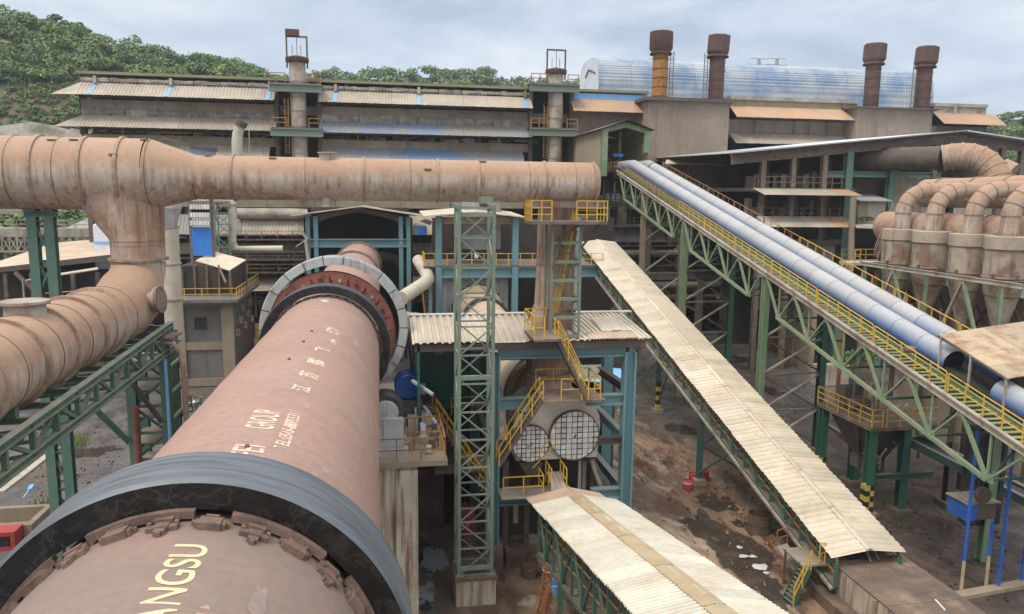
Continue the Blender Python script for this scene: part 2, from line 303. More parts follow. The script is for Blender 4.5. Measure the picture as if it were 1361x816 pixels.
# ------------------------------------------------------------------ builders
class MB:
    """collects plain geometry for ONE part"""
    def __init__(s):
        s.v, s.f = [], []

    def add(s, vs, fs):
        o = len(s.v)
        s.v += [tuple(v) for v in vs]
        s.f += [tuple(i + o for i in f) for f in fs]
        return s

    def box(s, c, d, rz=0.0, M=None):
        c = V(c)
        m = M or Matrix.Rotation(rz, 3, 'Z')
        vs = [c + m @ V((x * d[0] / 2, y * d[1] / 2, z * d[2] / 2)) for x in (-1, 1) for y in (-1, 1) for z in (-1, 1)]
        return s.add(vs, [(0, 1, 3, 2), (4, 6, 7, 5), (0, 4, 5, 1), (2, 3, 7, 6), (0, 2, 6, 4), (1, 5, 7, 3)])

    def span(s, x0, x1, y0, y1, z0, z1):
        return s.box(((x0 + x1) / 2, (y0 + y1) / 2, (z0 + z1) / 2), (abs(x1 - x0), abs(y1 - y0), abs(z1 - z0)))

    def bar(s, p0, p1, w, h=None, up=(0, 0, 1)):
        M, l = frame(p0, p1, up)
        return s.box((V(p0) + V(p1)) / 2, (w, h or w, l), M=M)

    def tube(s, pts, r, n=10, caps=True):
        pts = [V(p) for p in pts]
        k = len(pts)
        rs = r if isinstance(r, (list, tuple)) else [r] * k
        t0 = (pts[1] - pts[0]).normalized()
        a = t0.orthogonal().normalized()
        if abs(t0.z) < 0.99:
            a = t0.cross(V((0, 0, 1))).normalized()
        vs = []
        for i, p in enumerate(pts):
            t = ((pts[min(i + 1, k - 1)] - p).normalized() + (p - pts[max(i - 1, 0)]).normalized()).normalized() if 0 < i < k - 1 else (pts[1] - pts[0] if i == 0 else pts[-1] - pts[-2]).normalized()
            a = (a - t * a.dot(t)).normalized()
            b = t.cross(a)
            vs += [p + (a * math.cos(2 * math.pi * j / n) + b * math.sin(2 * math.pi * j / n)) * rs[i] for j in range(n)]
        fs = [(i * n + j, i * n + (j + 1) % n, (i + 1) * n + (j + 1) % n, (i + 1) * n + j) for i in range(k - 1) for j in range(n)]
        if caps:
            fs += [tuple(range(n - 1, -1, -1)), tuple((k - 1) * n + j for j in range(n))]
        return s.add(vs, fs)

    def lathe(s, prof, o, ax=(0, 0, 1), n=48, closed=False, a0=0.0, a1=2 * math.pi):
        """prof: (radius, distance along the axis)"""
        o, ax = V(o), V(ax).normalized()
        x = V((0, 0, 1)).cross(ax)
        x = x.normalized() if x.length > 1e-3 else V((1, 0, 0))
        y = ax.cross(x)
        full = abs(a1 - a0 - 2 * math.pi) < 1e-6
        m = n if full else n + 1
        vs = [o + ax * h + (x * math.cos(a0 + (a1 - a0) * j / n) + y * math.sin(a0 + (a1 - a0) * j / n)) * r for r, h in prof for j in range(m)]
        k = len(prof)
        fs = []
        for i in range(k if closed else k - 1):
            for j in range(n):
                a, b, i2 = j, (j + 1) % m, (i + 1) % k
                fs.append((i * m + a, i * m + b, i2 * m + b, i2 * m + a))
        return s.add(vs, fs)

    def poly(s, pts, th=None, d=(0, 0, -1)):
        """a flat polygon, extruded by th along d"""
        k = len(pts)
        if not th:
            return s.add(pts, [tuple(range(k))])
        d = V(d) * th
        return s.add([V(p) for p in pts] + [V(p) + d for p in pts],
                     [tuple(range(k)), tuple(range(2 * k - 1, k - 1, -1))] + [(i, k + i, k + (i + 1) % k, (i + 1) % k) for i in range(k)])

    def corr(s, o, u, v, n, amp, th=0.0, jit=0.0):
        """corrugated sheet: ridges run along v and repeat n times along u"""
        o, u, v = V(o), V(u), V(v)
        nn = u.cross(v).normalized()
        cs = []
        for i in range(n):
            for t, h in ((0, 0), (.28, 0), (.40, 1), (.88, 1)):
                cs.append(((i + t) / n, h))
        cs.append((1.0, 0))
        vs = []
        for t, h in cs:
            j = random.uniform(-jit, jit) if jit else 0
            p = o + u * t + nn * (h * amp)
            vs += [p, p + v * (1 + j)]
        return s.add(vs, [(2 * i, 2 * i + 2, 2 * i + 3, 2 * i + 1) for i in range(len(cs) - 1)])

    def mesh(s, name, m, smooth=False):
        me = bpy.data.meshes.new(name)
        me.from_pydata(s.v, [], s.f)
        if m:
            me.materials.append(MT[m])
        if smooth:
            me.shade_smooth()
        return me

    def done(s, name, m, par=None, smooth=False):
        o = link(name, s.mesh(name, m), par)
        if smooth:
            bm = bmesh.new()
            bm.from_mesh(o.data)
            lim = R(38)
            for f in bm.faces:
                f.smooth = True
            for e in bm.edges:
                if len(e.link_faces) == 2 and e.calc_face_angle(0) > lim:
                    e.smooth = False
            bm.to_mesh(o.data)
            bm.free()
        return o


def frame(p0, p1, up=(0, 0, 1)):
    z = V(p1) - V(p0)
    l = z.length
    z = z / max(l, 1e-9)
    up = V(up)
    x = up.cross(z)
    if x.length < 1e-3:
        x = V((0, 1, 0)).cross(z)
    if x.length < 1e-3:
        x = V((1, 0, 0))
    x.normalize()
    y = z.cross(x)
    return Matrix((x, y, z)).transposed(), l


def link(name, me, par=None):
    o = bpy.data.objects.new(name, me)
    COL.objects.link(o)
    if par is not None:
        o.parent = par
        q = par
        while q.parent is not None:
            q = q.parent
        o.matrix_parent_inverse = PARW[par.name].inverted()
    PARW[o.name] = Matrix.Identity(4)
    return o


PARW = {}


def thing(name, label, cat, loc=(0, 0, 0), group=None):
    o = bpy.data.objects.new(name, None)
    o.empty_display_size = 0.3
    COL.objects.link(o)
    o.location = loc
    PARW[o.name] = Matrix.Translation(V(loc))
    return tag(o, label, cat, group)


def tag(o, label=None, cat=None, group=None, kind=None):
    if label:
        assert 4 <= len(label.split()) <= 16, label
        o['label'] = label
    if cat:
        o['category'] = cat
    if group:
        o['group'] = group
    if kind:
        o['kind'] = kind
    return o


UNIT = {}


def unit(kind, m):
    if (kind, m) not in UNIT:
        b = MB()
        if kind == 'box':
            b.box((0, 0, .5), (1, 1, 1))
        elif kind == 'pipe':
            b.tube([(0, 0, 0), (0, 0, 1)], 0.5, 10)
        else:                                   # H section: flanges across x, web along y
            f, t = 0.14, 0.10
            pr = [(-.5, -.5), (.5, -.5), (.5, -.5 + f), (t / 2, -.5 + f), (t / 2, .5 - f), (.5, .5 - f), (.5, .5), (-.5, .5), (-.5, .5 - f), (-t / 2, .5 - f), (-t / 2, -.5 + f), (-.5, -.5 + f)]
            k = len(pr)
            b.add([(x, y, z) for z in (0, 1) for x, y in pr], [(i, (i + 1) % k, k + (i + 1) % k, k + i) for i in range(k)] + [tuple(range(k - 1, -1, -1)), tuple(range(k, 2 * k))])
        UNIT[(kind, m)] = b.mesh(kind + '_' + m, m)
    return UNIT[(kind, m)]


def bar(par, name, p0, p1, w, h, m, kind='box', up=(0, 0, 1)):
    """one straight member, an object of its own on a shared mesh"""
    M, l = frame(p0, p1, up)
    o = link(name, unit(kind, m), par)
    B = M.to_4x4() @ Matrix.Diagonal((w, h, l, 1))
    B.translation = V(p0)
    o.matrix_basis = B
    PARW[o.name] = B                             # children are given in world space
    return o


def lerp(a, b, t):
    return V(a) + (V(b) - V(a)) * t


def railing(par, pts, h=1.05, sp=1.3, m='yellow', name='railing', r=0.05, mids=(0.5,), toe=False):
    pts = [V(p) for p in pts]
    b = MB()
    for a, c in zip(pts, pts[1:]):
        for k in (*mids, 1.0):
            b.bar(a + V((0, 0, h * k)), c + V((0, 0, h * k)), r, r)
        if toe:
            b.bar(a + V((0, 0, .08)), c + V((0, 0, .08)), .02, .14)
    rl = b.done(name, m, par)
    for q, (a, c) in enumerate(zip(pts, pts[1:])):
        n = max(1, round((c - a).length / sp))
        for i in range(0 if q == 0 else 1, n + 1):
            p = lerp(a, c, i / n)
            bar(rl, 'post', p, p + V((0, 0, h)), r * 1.1, r * 1.1, m, up=(0, 1, 0))
    return rl


def stairs(par, p0, p1, wd, n, m, rm='yellow', name='stair', w=0.9, rails=(0, 1)):
    """flight from p0 (low) to p1 (high); wd = unit vector across"""
    wd = V(wd)
    p0, p1 = V(p0), V(p1)
    st = MB()
    for k in (0, 1):
        st.bar(p0 + wd * w * k, p1 + wd * w * k, .05, .17)
    fl = st.done(name, m, par)
    d = p1 - p0
    run = V((d.x, d.y, 0)).normalized()
    for i in range(n):
        c = lerp(p0, p1, (i + .6) / n) + wd * w / 2
        o = link('tread', unit('box', m), fl)
        Mx = Matrix((wd, run, V((0, 0, 1)))).transposed().to_4x4() @ Matrix.Diagonal((w, .24, .035, 1))
        Mx.translation = c
        o.matrix_basis = Mx
    for k in rails:
        railing(par, [p0 + wd * w * k, p1 + wd * w * k], 1.0, 1.1, rm)
    return fl


def truss(par, a0, a1, b0, b1, n, cw, ww, m, pat='N', verts=True, ch='H'):
    """a: one chord, b: the other chord"""
    bar(par, 'top_chord', a0, a1, cw, cw, m, ch)
    bar(par, 'bottom_chord', b0, b1, cw, cw, m, ch)
    for i in range(n + 1):
        A, B = lerp(a0, a1, i / n), lerp(b0, b1, i / n)
        if verts:
            bar(par, 'vertical', A, B, ww, ww, m, up=(0, 1, 0.01))
        if i < n:
            A2, B2 = lerp(a0, a1, (i + 1) / n), lerp(b0, b1, (i + 1) / n)
            if pat == 'X':
                bar(par, 'diagonal', A, B2, ww * .8, ww * .8, m)
                bar(par, 'diagonal', B, A2, ww * .7, ww * .7, m)
            elif pat == 'N':
                bar(par, 'diagonal', A, B2, ww * .8, ww * .8, m)
            elif pat == 'R':
                bar(par, 'diagonal', B, A2, ww * .8, ww * .8, m)
            elif (i % 2 == 0):
                bar(par, 'diagonal', A, B2, ww * .8, ww * .8, m)
            else:
                bar(par, 'diagonal', B, A2, ww * .8, ww * .8, m)


def lattice(par, cx, cy, z0, z1, w, d, n, lw, bw, m, splay=0.0):
    """square lattice mast: four legs, struts and zig-zag braces on each face"""
    P = lambda sx, sy, t: V((cx + sx * (w / 2 + splay * (1 - t)), cy + sy * (d / 2 + splay * (1 - t)), z0 + (z1 - z0) * t))
    cs = [(-1, -1), (1, -1), (1, 1), (-1, 1)]
    for c in cs:
        bar(par, 'leg', P(*c, 0), P(*c, 1), lw, lw, m, up=(0, 1, 0))
    for i in range(n + 1):
        for k in range(4):
            a, b = cs[k], cs[(k + 1) % 4]
            bar(par, 'strut', P(*a, i / n), P(*b, i / n), bw, bw, m)
            if i < n:
                q, r_ = (a, b) if (i + k) % 2 == 0 else (b, a)
                bar(par, 'brace', P(*q, i / n), P(*r_, (i + 1) / n), bw * .85, bw * .85, m)


def arc_pts(c, u, v, r, a0, a1, n):
    c, u, v = V(c), V(u), V(v)
    return [c + (u * math.cos(a0 + (a1 - a0) * i / n) + v * math.sin(a0 + (a1 - a0) * i / n)) * r for i in range(n + 1)]


def window(par, x0, x1, z0, z1, y, m='steelbr', bars=2):
    """a window let into a wall that faces the camera side (-Y)"""
    f = MB()
    for a, b in ((x0, x0 + .07), (x1 - .07, x1)):
        f.span(a, b, y - .05, y + .05, z0, z1)
    for a, b in ((z0, z0 + .07), (z1 - .07, z1)):
        f.span(x0 + .07, x1 - .07, y - .05, y + .05, a, b)
    for i in range(1, bars):
        xx = x0 + (x1 - x0) * i / bars
        f.span(xx - .025, xx + .025, y - .04, y + .04, z0 + .07, z1 - .07)
    o = f.done('window', m, par)
    MB().span(x0 + .07, x1 - .07, y - .01, y + .01, z0 + .07, z1 - .07).done('pane', 'glass', o)
    return o


def sheets(par, o, u, v, n, ridges, amp, m, name='roof_sheet', lift=0.012):
    """n lapped corrugated sheets side by side along u, each an object on one shared mesh"""
    o, u, v = V(o), V(u), V(v)
    du = u / n
    me = MB().corr((0, 0, 0), du * 1.03, v, ridges, amp).mesh(name, m)
    nn = u.cross(v).normalized()
    for i in range(n):
        q = link(name, me, par)
        Mx = Matrix.Rotation(random.uniform(-.004, .004), 4, v.normalized())
        Mx.translation = o + du * i + nn * (lift * (i % 2) + random.uniform(0, .006)) + v * random.uniform(-.012, .012)
        q.matrix_basis = Mx

# ================================================================== SETTING: ground, hills
def ground_mat():
    m = bpy.data.materials.new('yard_ground')
    m.use_nodes = True
    nt = m.node_tree
    b = nt.nodes['Principled BSDF']
    N, L = nt.nodes.new, nt.links.new
    g = N('ShaderNodeNewGeometry')

    def nz(sc, st=(1, 1, 1), det=6, loc=(0, 0, 0), dist=0.0):
        mp = N('ShaderNodeMapping')
        mp.inputs['Scale'].default_value, mp.inputs['Location'].default_value = st, loc
        L(g.outputs['Position'], mp.inputs[0])
        n = N('ShaderNodeTexNoise')
        n.inputs['Scale'].default_value, n.inputs['Detail'].default_value, n.inputs['Roughness'].default_value, n.inputs['Distortion'].default_value = sc, det, .62, dist
        L(mp.outputs[0], n.inputs['Vector'])
        return n.outputs['Fac']

    def rg(o, a, c, lo=0.0, hi=1.0):
        r = N('ShaderNodeMapRange')
        r.inputs[1].default_value, r.inputs[2].default_value, r.inputs[3].default_value, r.inputs[4].default_value = a, c, lo, hi
        r.interpolation_type = 'SMOOTHSTEP'
        L(o, r.inputs[0])
        return r.outputs[0]

    def op(kind, a, c):
        r = N('ShaderNodeMath')
        r.operation = kind
        L(a, r.inputs[0])
        L(c, r.inputs[1])
        return r.outputs[0]

    def mix(f, a, c):
        r = N('ShaderNodeMixRGB')
        L(f, r.inputs[0])
        for i, q in ((1, a), (2, c)):
            if isinstance(q, tuple):
                r.inputs[i].default_value = (*q, 1)
            else:
                L(q, r.inputs[i])
        return r.outputs[0]

    base = mix(rg(nz(.35), .35, .65), (0.115, 0.102, 0.092), (0.062, 0.055, 0.050))
    base = mix(rg(nz(.22, loc=(7, 3, 0)), .48, .62, 0, .75), base, (0.105, 0.070, 0.048))
    base = mix(rg(nz(7, det=4), .5, .68, 0, .55), base, (0.21, 0.195, 0.18))
    sp = N('ShaderNodeSeparateXYZ')
    L(g.outputs['Position'], sp.inputs[0])
    # the roadway beside the second kiln carries reddish ore mud, dragged lengthwise by wheels
    road = op('MULTIPLY', rg(sp.outputs[0], 2.0, 7.0), rg(sp.outputs[0], 22, 28.0, 1, 0))
    road = op('MULTIPLY', road, rg(sp.outputs[1], 72, 52))
    road2 = mix(rg(nz(.5, (1, .35, 1), dist=.6), .38, .62), (0.285, 0.190, 0.125), (0.105, 0.064, 0.041))
    road2 = mix(rg(nz(1.2, (1, .16, 1), loc=(3, 1, 0), dist=.5), .50, .63, 0, .9), road2, (0.125, 0.047, 0.017))
    road2 = mix(rg(nz(.55, (1, .5, 1), loc=(9, 4, 0), dist=.8), .54, .64, 0, .8), road2, (0.36, 0.285, 0.215))
    base = mix(op('MULTIPLY', road, rg(nz(.28, loc=(2, 2, 0)), .25, .42)), base, road2)
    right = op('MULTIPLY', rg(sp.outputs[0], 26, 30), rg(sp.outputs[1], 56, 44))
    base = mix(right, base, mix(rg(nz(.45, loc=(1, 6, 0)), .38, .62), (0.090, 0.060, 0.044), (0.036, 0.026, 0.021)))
    fin = N('ShaderNodeMixRGB')
    fin.blend_type = 'MULTIPLY'
    fin.inputs[0].default_value = 1
    L(base, fin.inputs[1])
    rr = rg(nz(16, det=5), .3, .7, .72, 1.18)
    cc = N('ShaderNodeCombineColor')
    for k in range(3):
        L(rr, cc.inputs[k])
    L(cc.outputs[0], fin.inputs[2])
    L(fin.outputs[0], b.inputs['Base Color'])
    L(rg(nz(.45, (1, .5, 1), loc=(5, 0, 0)), .42, .58, .9, .30), b.inputs['Roughness'])
    bp = N('ShaderNodeBump')
    bp.inputs['Strength'].default_value, bp.inputs['Distance'].default_value = .28, .08
    L(nz(5, det=7), bp.inputs['Height'])
    L(bp.outputs[0], b.inputs['Normal'])
    return m


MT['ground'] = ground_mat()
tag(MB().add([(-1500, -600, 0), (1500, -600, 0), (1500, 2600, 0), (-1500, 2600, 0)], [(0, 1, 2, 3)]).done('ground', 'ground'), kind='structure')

MT['wet'] = mat('wet_mud_film', (0.060, 0.047, 0.038), 0.09, [((0.10, 0.075, 0.055), 0.7, .5, .62)], fine=0.1)
MT['wet'].node_tree.nodes['Principled BSDF'].inputs['IOR'].default_value = 1.5

_nt = MT['wet'].node_tree          # BSDF_wet: the film thins out and breaks up towards its rim
_at = _nt.nodes.new('ShaderNodeAttribute')
_at.attribute_name = 'wetness'
_g = _nt.nodes.new('ShaderNodeNewGeometry')
_n = _nt.nodes.new('ShaderNodeTexNoise')
_n.inputs['Scale'].default_value, _n.inputs['Detail'].default_value = 1.3, 7
_nt.links.new(_g.outputs['Position'], _n.inputs['Vector'])
_a = _nt.nodes.new('ShaderNodeMath')
_a.operation = 'ADD'
_nt.links.new(_at.outputs['Fac'], _a.inputs[0])
_nt.links.new(_n.outputs['Fac'], _a.inputs[1])
_m = _nt.nodes.new('ShaderNodeMapRange')
_m.inputs[1].default_value, _m.inputs[2].default_value, _m.inputs[4].default_value = .78, 1.35, .88
_m.interpolation_type = 'SMOOTHSTEP'
_nt.links.new(_a.outputs[0], _m.inputs[0])
_nt.links.new(_m.outputs[0], _nt.nodes['Principled BSDF'].inputs['Alpha'])


def puddle(cx, cy, rx, ry, z=0.004, seed=0, m='wet', name='puddle'):
    n = 44
    ps = []
    for i in range(n):
        a = 2 * math.pi * i / n
        k = 0.72 + 0.55 * mnoise.noise(V((math.cos(a) * 1.4 + seed * 7.3, math.sin(a) * 1.4, seed)))+ 0.22 * mnoise.noise(V((math.cos(a) * 4 + seed, math.sin(a) * 4, 2)))
        ps.append((cx + rx * k * math.cos(a), cy + ry * k * math.sin(a), z))
    c = V((cx, cy, z))
    q = [c + (V(p) - c) * .70 for p in ps]
    k = len(ps)
    o = MB().add([c] + q + [V(p) for p in ps], [(0, 1 + i, 1 + (i + 1) % k) for i in range(k)] + [(1 + i, 1 + k + i, 1 + k + (i + 1) % k, 1 + (i + 1) % k) for i in range(k)]).done(name, m)
    at_ = o.data.attributes.new('wetness', 'FLOAT', 'POINT')
    at_.data.foreach_set('value', [1.0] * (k + 1) + [0.0] * k)
    return tag(o, kind='structure')


def gp(px, py, z=0.0):
    return at(px, py, z=z)


for i, (px, py, rx, ry) in enumerate([(985, 735, 2.3, 4.2), (1012, 775, 1.6, 3.0), (940, 700, 1.6, 3.2), (895, 745, 1.1, 2.6), (1000, 700, 1.3, 2.0), (952, 668, 2.2, 2.2), (575, 742, 1.1, 2.6), (588, 690, 0.9, 1.6), (600, 640, 1.4, 1.6), (560, 800, 1.0, 1.6),
                                      (1025, 520, 1.8, 3.0), (985, 478, 3.0, 3.0), (120, 600, 3, 2.0), (1230, 700, 2.4, 2.0), (905, 570, 2.2, 2.6), (760, 760, 1.2, 1.2)]):
    p = gp(px, py)
    puddle(p.x, p.y, rx, ry, 0.004 + 0.0007 * i, i + 1)

MT['milky'] = mat('milky_wash_water', (0.26, 0.28, 0.31), 0.12, [((0.10, 0.085, 0.075), 0.9, .50, .60)], fine=.15)  # pale sky reflection painted into the puddle's base colour
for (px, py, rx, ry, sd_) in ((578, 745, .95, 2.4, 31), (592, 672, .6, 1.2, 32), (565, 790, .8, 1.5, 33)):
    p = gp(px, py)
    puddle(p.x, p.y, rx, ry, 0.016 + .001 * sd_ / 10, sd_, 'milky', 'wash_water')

# --- hills: one terrain mesh each, woods on them as a mass of leaf clumps
MT['hill'] = mat('hillside_earth', (0.095, 0.075, 0.045), 0.95, [((0.060, 0.090, 0.030), 0.06, .36, .52, .95), ((0.15, 0.092, 0.062), 0.05, .54, .64, .9), ((0.33, 0.30, 0.26), 0.08, .62, .72, .6)], fine=0.35, fscale=0.6, bump=0.6, bscale=.3)
MT['rock'] = mat('pale_cut_rock', (0.30, 0.275, 0.235), 0.9, [((0.17, 0.145, 0.105), 0.25, .45, .6), ((0.09, 0.12, 0.04), 0.12, .58, .66)], fine=0.3, fscale=1, bump=.6, bscale=.8)
MT['leaf'] = mat('tropical_foliage', (0.165, 0.245, 0.062), 0.7, [((0.080, 0.145, 0.042), 0.13, .42, .58), ((0.25, 0.31, 0.085), 0.16, .54, .70, .8), ((0.06, 0.11, 0.035), 0.35, .5, .62, .7), ((0.22, 0.24, 0.10), 0.07, .58, .68, .6)], fine=0.4, fscale=1.0)
MT['trunk'] = mat('grey_brown_bark', (0.12, 0.09, 0.065), 0.9, fine=0.3)
MT['grass'] = mat('bright_weed_green', (0.16, 0.22, 0.05), 0.8, [((0.22, 0.22, 0.08), 3, .45, .65)], fine=0.3)


def interp(x, pts):
    if x <= pts[0][0]:
        return pts[0][1]
    for (a, b), (c, d) in zip(pts, pts[1:]):
        if x <= c:
            return b + (d - b) * (x - a) / (c - a)
    return pts[-1][1]


def hill(name, yr, y0, ridge_px, base_z=0.0, mname='hill', steep=1.0, n=(70, 16), back=120):
    """ridge_px: photographed crest; the crest runs at depth yr, the foot at depth y0"""
    crest = [(p.x, p.z) for p in (at(a, b, y=yr) for a, b in ridge_px)]
    x0, x1 = crest[0][0], crest[-1][0]
    vs, fs = [], []
    nx, ny = n
    for j in range(ny + 1):
        t = j / ny
        for i in range(nx + 1):
            x = x0 + (x1 - x0) * i / nx
            zc = interp(x, crest)
            if t <= .75:
                q = t / .75
                y = y0 + (yr - y0) * q
                z = base_z + (zc - base_z) * (q ** steep)
            else:
                q = (t - .75) / .25
                y = yr + back * q
                z = zc + (base_z - zc) * q * .6
            w_ = 0.06 * zc
            z += w_ * mnoise.noise(V((x * .03, y * .03, 1.3))) * min(1, 4 * t) * (0.4 if abs(t - .75) < .02 else 1)
            xx = x * (y / yr) if yr else x
            vs.append((xx, y, z if j else base_z - .5))
    for j in range(ny):
        for i in range(nx):
            a = j * (nx + 1) + i
            fs.append((a, a + 1, a + nx + 2, a + nx + 1))
    o = MB().add(vs, fs).done(name, mname, None, True)
    tag(o, kind='structure')
    return vs, nx, ny


rng = np.random.default_rng(5)


def leaf_mass(centers, radii, per, size, name='forest', m='leaf', par=None, squash=.8):
    """many small leaf faces spread over the crowns' volumes"""
    V_, F_ = [], []
    for c, r in zip(centers, radii):
        k = per
        # lobes: every crown is several off-centre clumps
        nl = 6
        lob = rng.normal(0, 1, (nl, 3))
        lob /= np.linalg.norm(lob, axis=1)[:, None]
        lob[:, 2] = np.abs(lob[:, 2]) * .8
        lob *= r * .55 * rng.uniform(.6, 1.1, (nl, 1))
        who = rng.integers(0, nl, k)
        d = rng.normal(0, 1, (k, 3))
        d /= np.linalg.norm(d, axis=1)[:, None]
        d[:, 2] = np.where(d[:, 2] < -.35, -d[:, 2], d[:, 2])
        p = lob[who] + d * (r * .52 * rng.uniform(.75, 1.05, (k, 1)))
        p[:, 2] *= squash
        p += np.array(c)
        nrm = d + rng.normal(0, .45, (k, 3))
        nrm /= np.linalg.norm(nrm, axis=1)[:, None]
        a = np.cross(nrm, rng.normal(0, 1, (k, 3)))
        a /= np.linalg.norm(a, axis=1)[:, None] + 1e-9
        b = np.cross(nrm, a)
        s = size * rng.uniform(.6, 1.3, (k, 1))
        q = np.stack([p - a * s, p - b * s * .62, p + a * s, p + b * s * .62], 1)
        V_.append(q.reshape(-1, 3))
    Vv = np.concatenate(V_)
    n = len(Vv) // 4
    me = bpy.data.meshes.new(name)
    me.vertices.add(len(Vv))
    me.vertices.foreach_set('co', Vv.astype(np.float32).ravel())
    me.loops.add(4 * n)
    me.loops.foreach_set('vertex_index', np.arange(4 * n, dtype=np.int32))
    me.polygons.add(n)
    me.polygons.foreach_set('loop_start', np.arange(0, 4 * n, 4, dtype=np.int32))
    me.update()
    me.validate()
    me.materials.append(MT[m])
    return link(name, me, par)


def wood(vs, nx, ny, count, rad, per, size, j0, j1, keep=lambda x, y, z: True):
    cs, rs = [], []
    while len(cs) < count:
        i, j = random.uniform(0, nx - 1.01), random.uniform(j0, j1)
        a = int(j) * (nx + 1) + int(i)
        p = V(vs[a]).lerp(V(vs[a + 1]), i % 1).lerp(V(vs[a + nx + 1]).lerp(V(vs[a + nx + 2]), i % 1), j % 1)
        if not keep(p.x, p.y, p.z):
            continue
        r = random.uniform(*rad)
        cs.append((p.x, p.y, p.z + r * .35))
        rs.append(r)
    o = leaf_mass(cs, rs, per, size)
    return tag(o, kind='stuff')


v, nx, ny = hill('hillside', 245, 168, [(-260, 10), (-120, 16), (0, 28), (60, 40), (130, 60), (200, 74), (270, 86), (320, 98), (360, 114), (400, 137), (470, 165), (520, 180)], steep=.85)
wood(v, nx, ny, 1500, (1.5, 4.8), 170, .42, 4.5, 13.0, lambda x, y, z: not (x < -76 + z * .25 and z < 46 + 9 * mnoise.noise(V((x * .05, z * .05, 0)))))
wood(v, nx, ny, 1700, (.5, 1.7), 45, .34, 0.5, 9, lambda x, y, z: x < -60)          # scrub on the cut slope
v, nx, ny = hill('far_hill', 430, 340, [(250, 130), (360, 112), (440, 108), (470, 108), (520, 106), (590, 104), (640, 109), (690, 114), (760, 118), (830, 126), (960, 150)], steep=.9)
wood(v, nx, ny, 520, (4.2, 7.5), 150, .85, 7, 12.6)
v, nx, ny = hill('side_hill', 260, 200, [(1210, 190), (1270, 178), (1315, 168), (1340, 158), (1361, 160), (1420, 150), (1500, 165)], steep=.9, n=(40, 16))
wood(v, nx, ny, 260, (2.6, 4.8), 170, .5, 3, 13)
# quarried rock foot of the left hill
v, nx, ny = hill('cut_rock_face', 176, 160, [(-220, 165), (-60, 168), (0, 166), (40, 160), (80, 166), (120, 172), (170, 182), (240, 200)], mname='rock', steep=.6, n=(60, 12), back=12)
# low trees on the flat behind the yard, seen under the big duct
cs = [(random.uniform(-105, -30), random.uniform(138, 160), random.uniform(1.5, 15)) for _ in range(260)]
tag(leaf_mass(cs, [random.uniform(2.4, 4.2) for _ in cs], 150, .55), kind='stuff')
# two skyline trees that stand clear of the wood
for (px, py, yd, h_, lab) in ((104, 48, 244, 7, 'lone skyline tree with a gap-filled dark crown above the wooded left hill'), (76, 40, 244, 8, 'broad dark round-crowned tree on the crest of the left hill')):
    b0 = at(px, py + 8, y=yd)
    t = thing('tree', lab, 'tree', b0)
    MB().tube([b0 - V((0, 0, 4)), b0 + V((.3, 0, h_ * .3)), b0 + V((.1, .2, h_ * .7))], [.45, .32, .12], 7).done('trunk', 'trunk', t, True)
    leaf_mass([b0 + V((0, 0, h_ * .55)), b0 + V((2.3, 0, h_ * .40)), b0 + V((-2.2, .5, h_ * .42))], [2.3, 1.7, 1.7], 240, .42, 'crown', 'leaf', t)

# ================================================================== KILN ONE (the big one under the camera)
KX, KZ, KS, KR = -2.5, 13.72, -0.022, 2.4
KAX = V((0, 1, KS)).normalized()
KO = V((KX, 0, KZ))


def kp(y, a=0.0, r=0.0):
    """point at depth y; a = angle from the top towards -X"""
    return V((KX - r * math.sin(a), y, KZ + KS * y + r * math.cos(a)))


kiln = thing('rotary_kiln', 'huge pinkish rotary kiln with black tyre and cream lettering running into the distance', 'kiln', (KX, 35, 8))
hs = [1.5, 5.0, 7.35, 9.9, 12.8, 16.6, 20.6, 23.6, 27.5, 31.5, 36.5, 44, 52, 60, 68, 76, 84, 99]
for i, (a, b) in enumerate(zip(hs, hs[1:])):
    MB().lathe([(KR, a), (KR, b)], KO, KAX, 96).done('shell_section', 'kiln' if a > 9.5 else 'kilnnear', kiln, True)
    if i:
        MB().lathe([(KR + .001, a - .05), (KR + .014, a - .03), (KR + .014, a + .03), (KR + .001, a + .05)], KO, KAX, 96).done('weld_seam', 'kiln' if a > 10 else 'kilnnear', kiln, True)
MT['block2'] = mat('grey_dust_smear', (0.27, 0.20, 0.165), 0.75, ((0.40, 0.25, 0.20), 1.6, .42, .62), fine=.2)
MB().lathe([(0.02, 1.5), (KR, 1.5)], KO, KAX, 64).done('end_plate', 'block', kiln)


def tyre(y0, y1, ro, ri, steel):
    c = .05
    t = MB().lathe([(ro - c, y0 + .001), (ro, y0 + c), (ro, y1 - c), (ro - c, y1)], KO, KAX, 144).done('tyre', steel, kiln, True)
    MB().lathe([(ri, y0), (ro - c, y0)], KO, KAX, 144).done('tyre_face', 'grease', t, True)
    MB().lathe([(ro - c, y1), (ri, y1), (ri, y0)], KO, KAX, 144).done('tyre_back', 'grease', t, True)


tyre(9.52, 10.68, 2.91, 2.52, 'steel')
tyre(34.4, 35.4, 2.93, 2.55, 'tyre2')


def chunk(par, name, m, y, a, parts):
    """plates set on the shell round angle a: parts = (dy, da*r, length_y, width, height, base)"""
    me = UNIT.get(('chunk', name))
    if not me:
        b = MB()
        for (dy, dx, ly, wx, hz, b0) in parts:
            b.box((dx, dy, b0 + hz / 2), (wx, ly, hz))
        me = UNIT[('chunk', name)] = b.mesh(name, m)
    o = link(name, me, par)
    p = kp(y, a, KR)
    z = V((-math.sin(a), 0, math.cos(a)))
    Mx = Matrix((KAX.cross(z), KAX, z)).transposed().to_4x4()
    Mx.translation = p
    o.matrix_basis = Mx
    return o


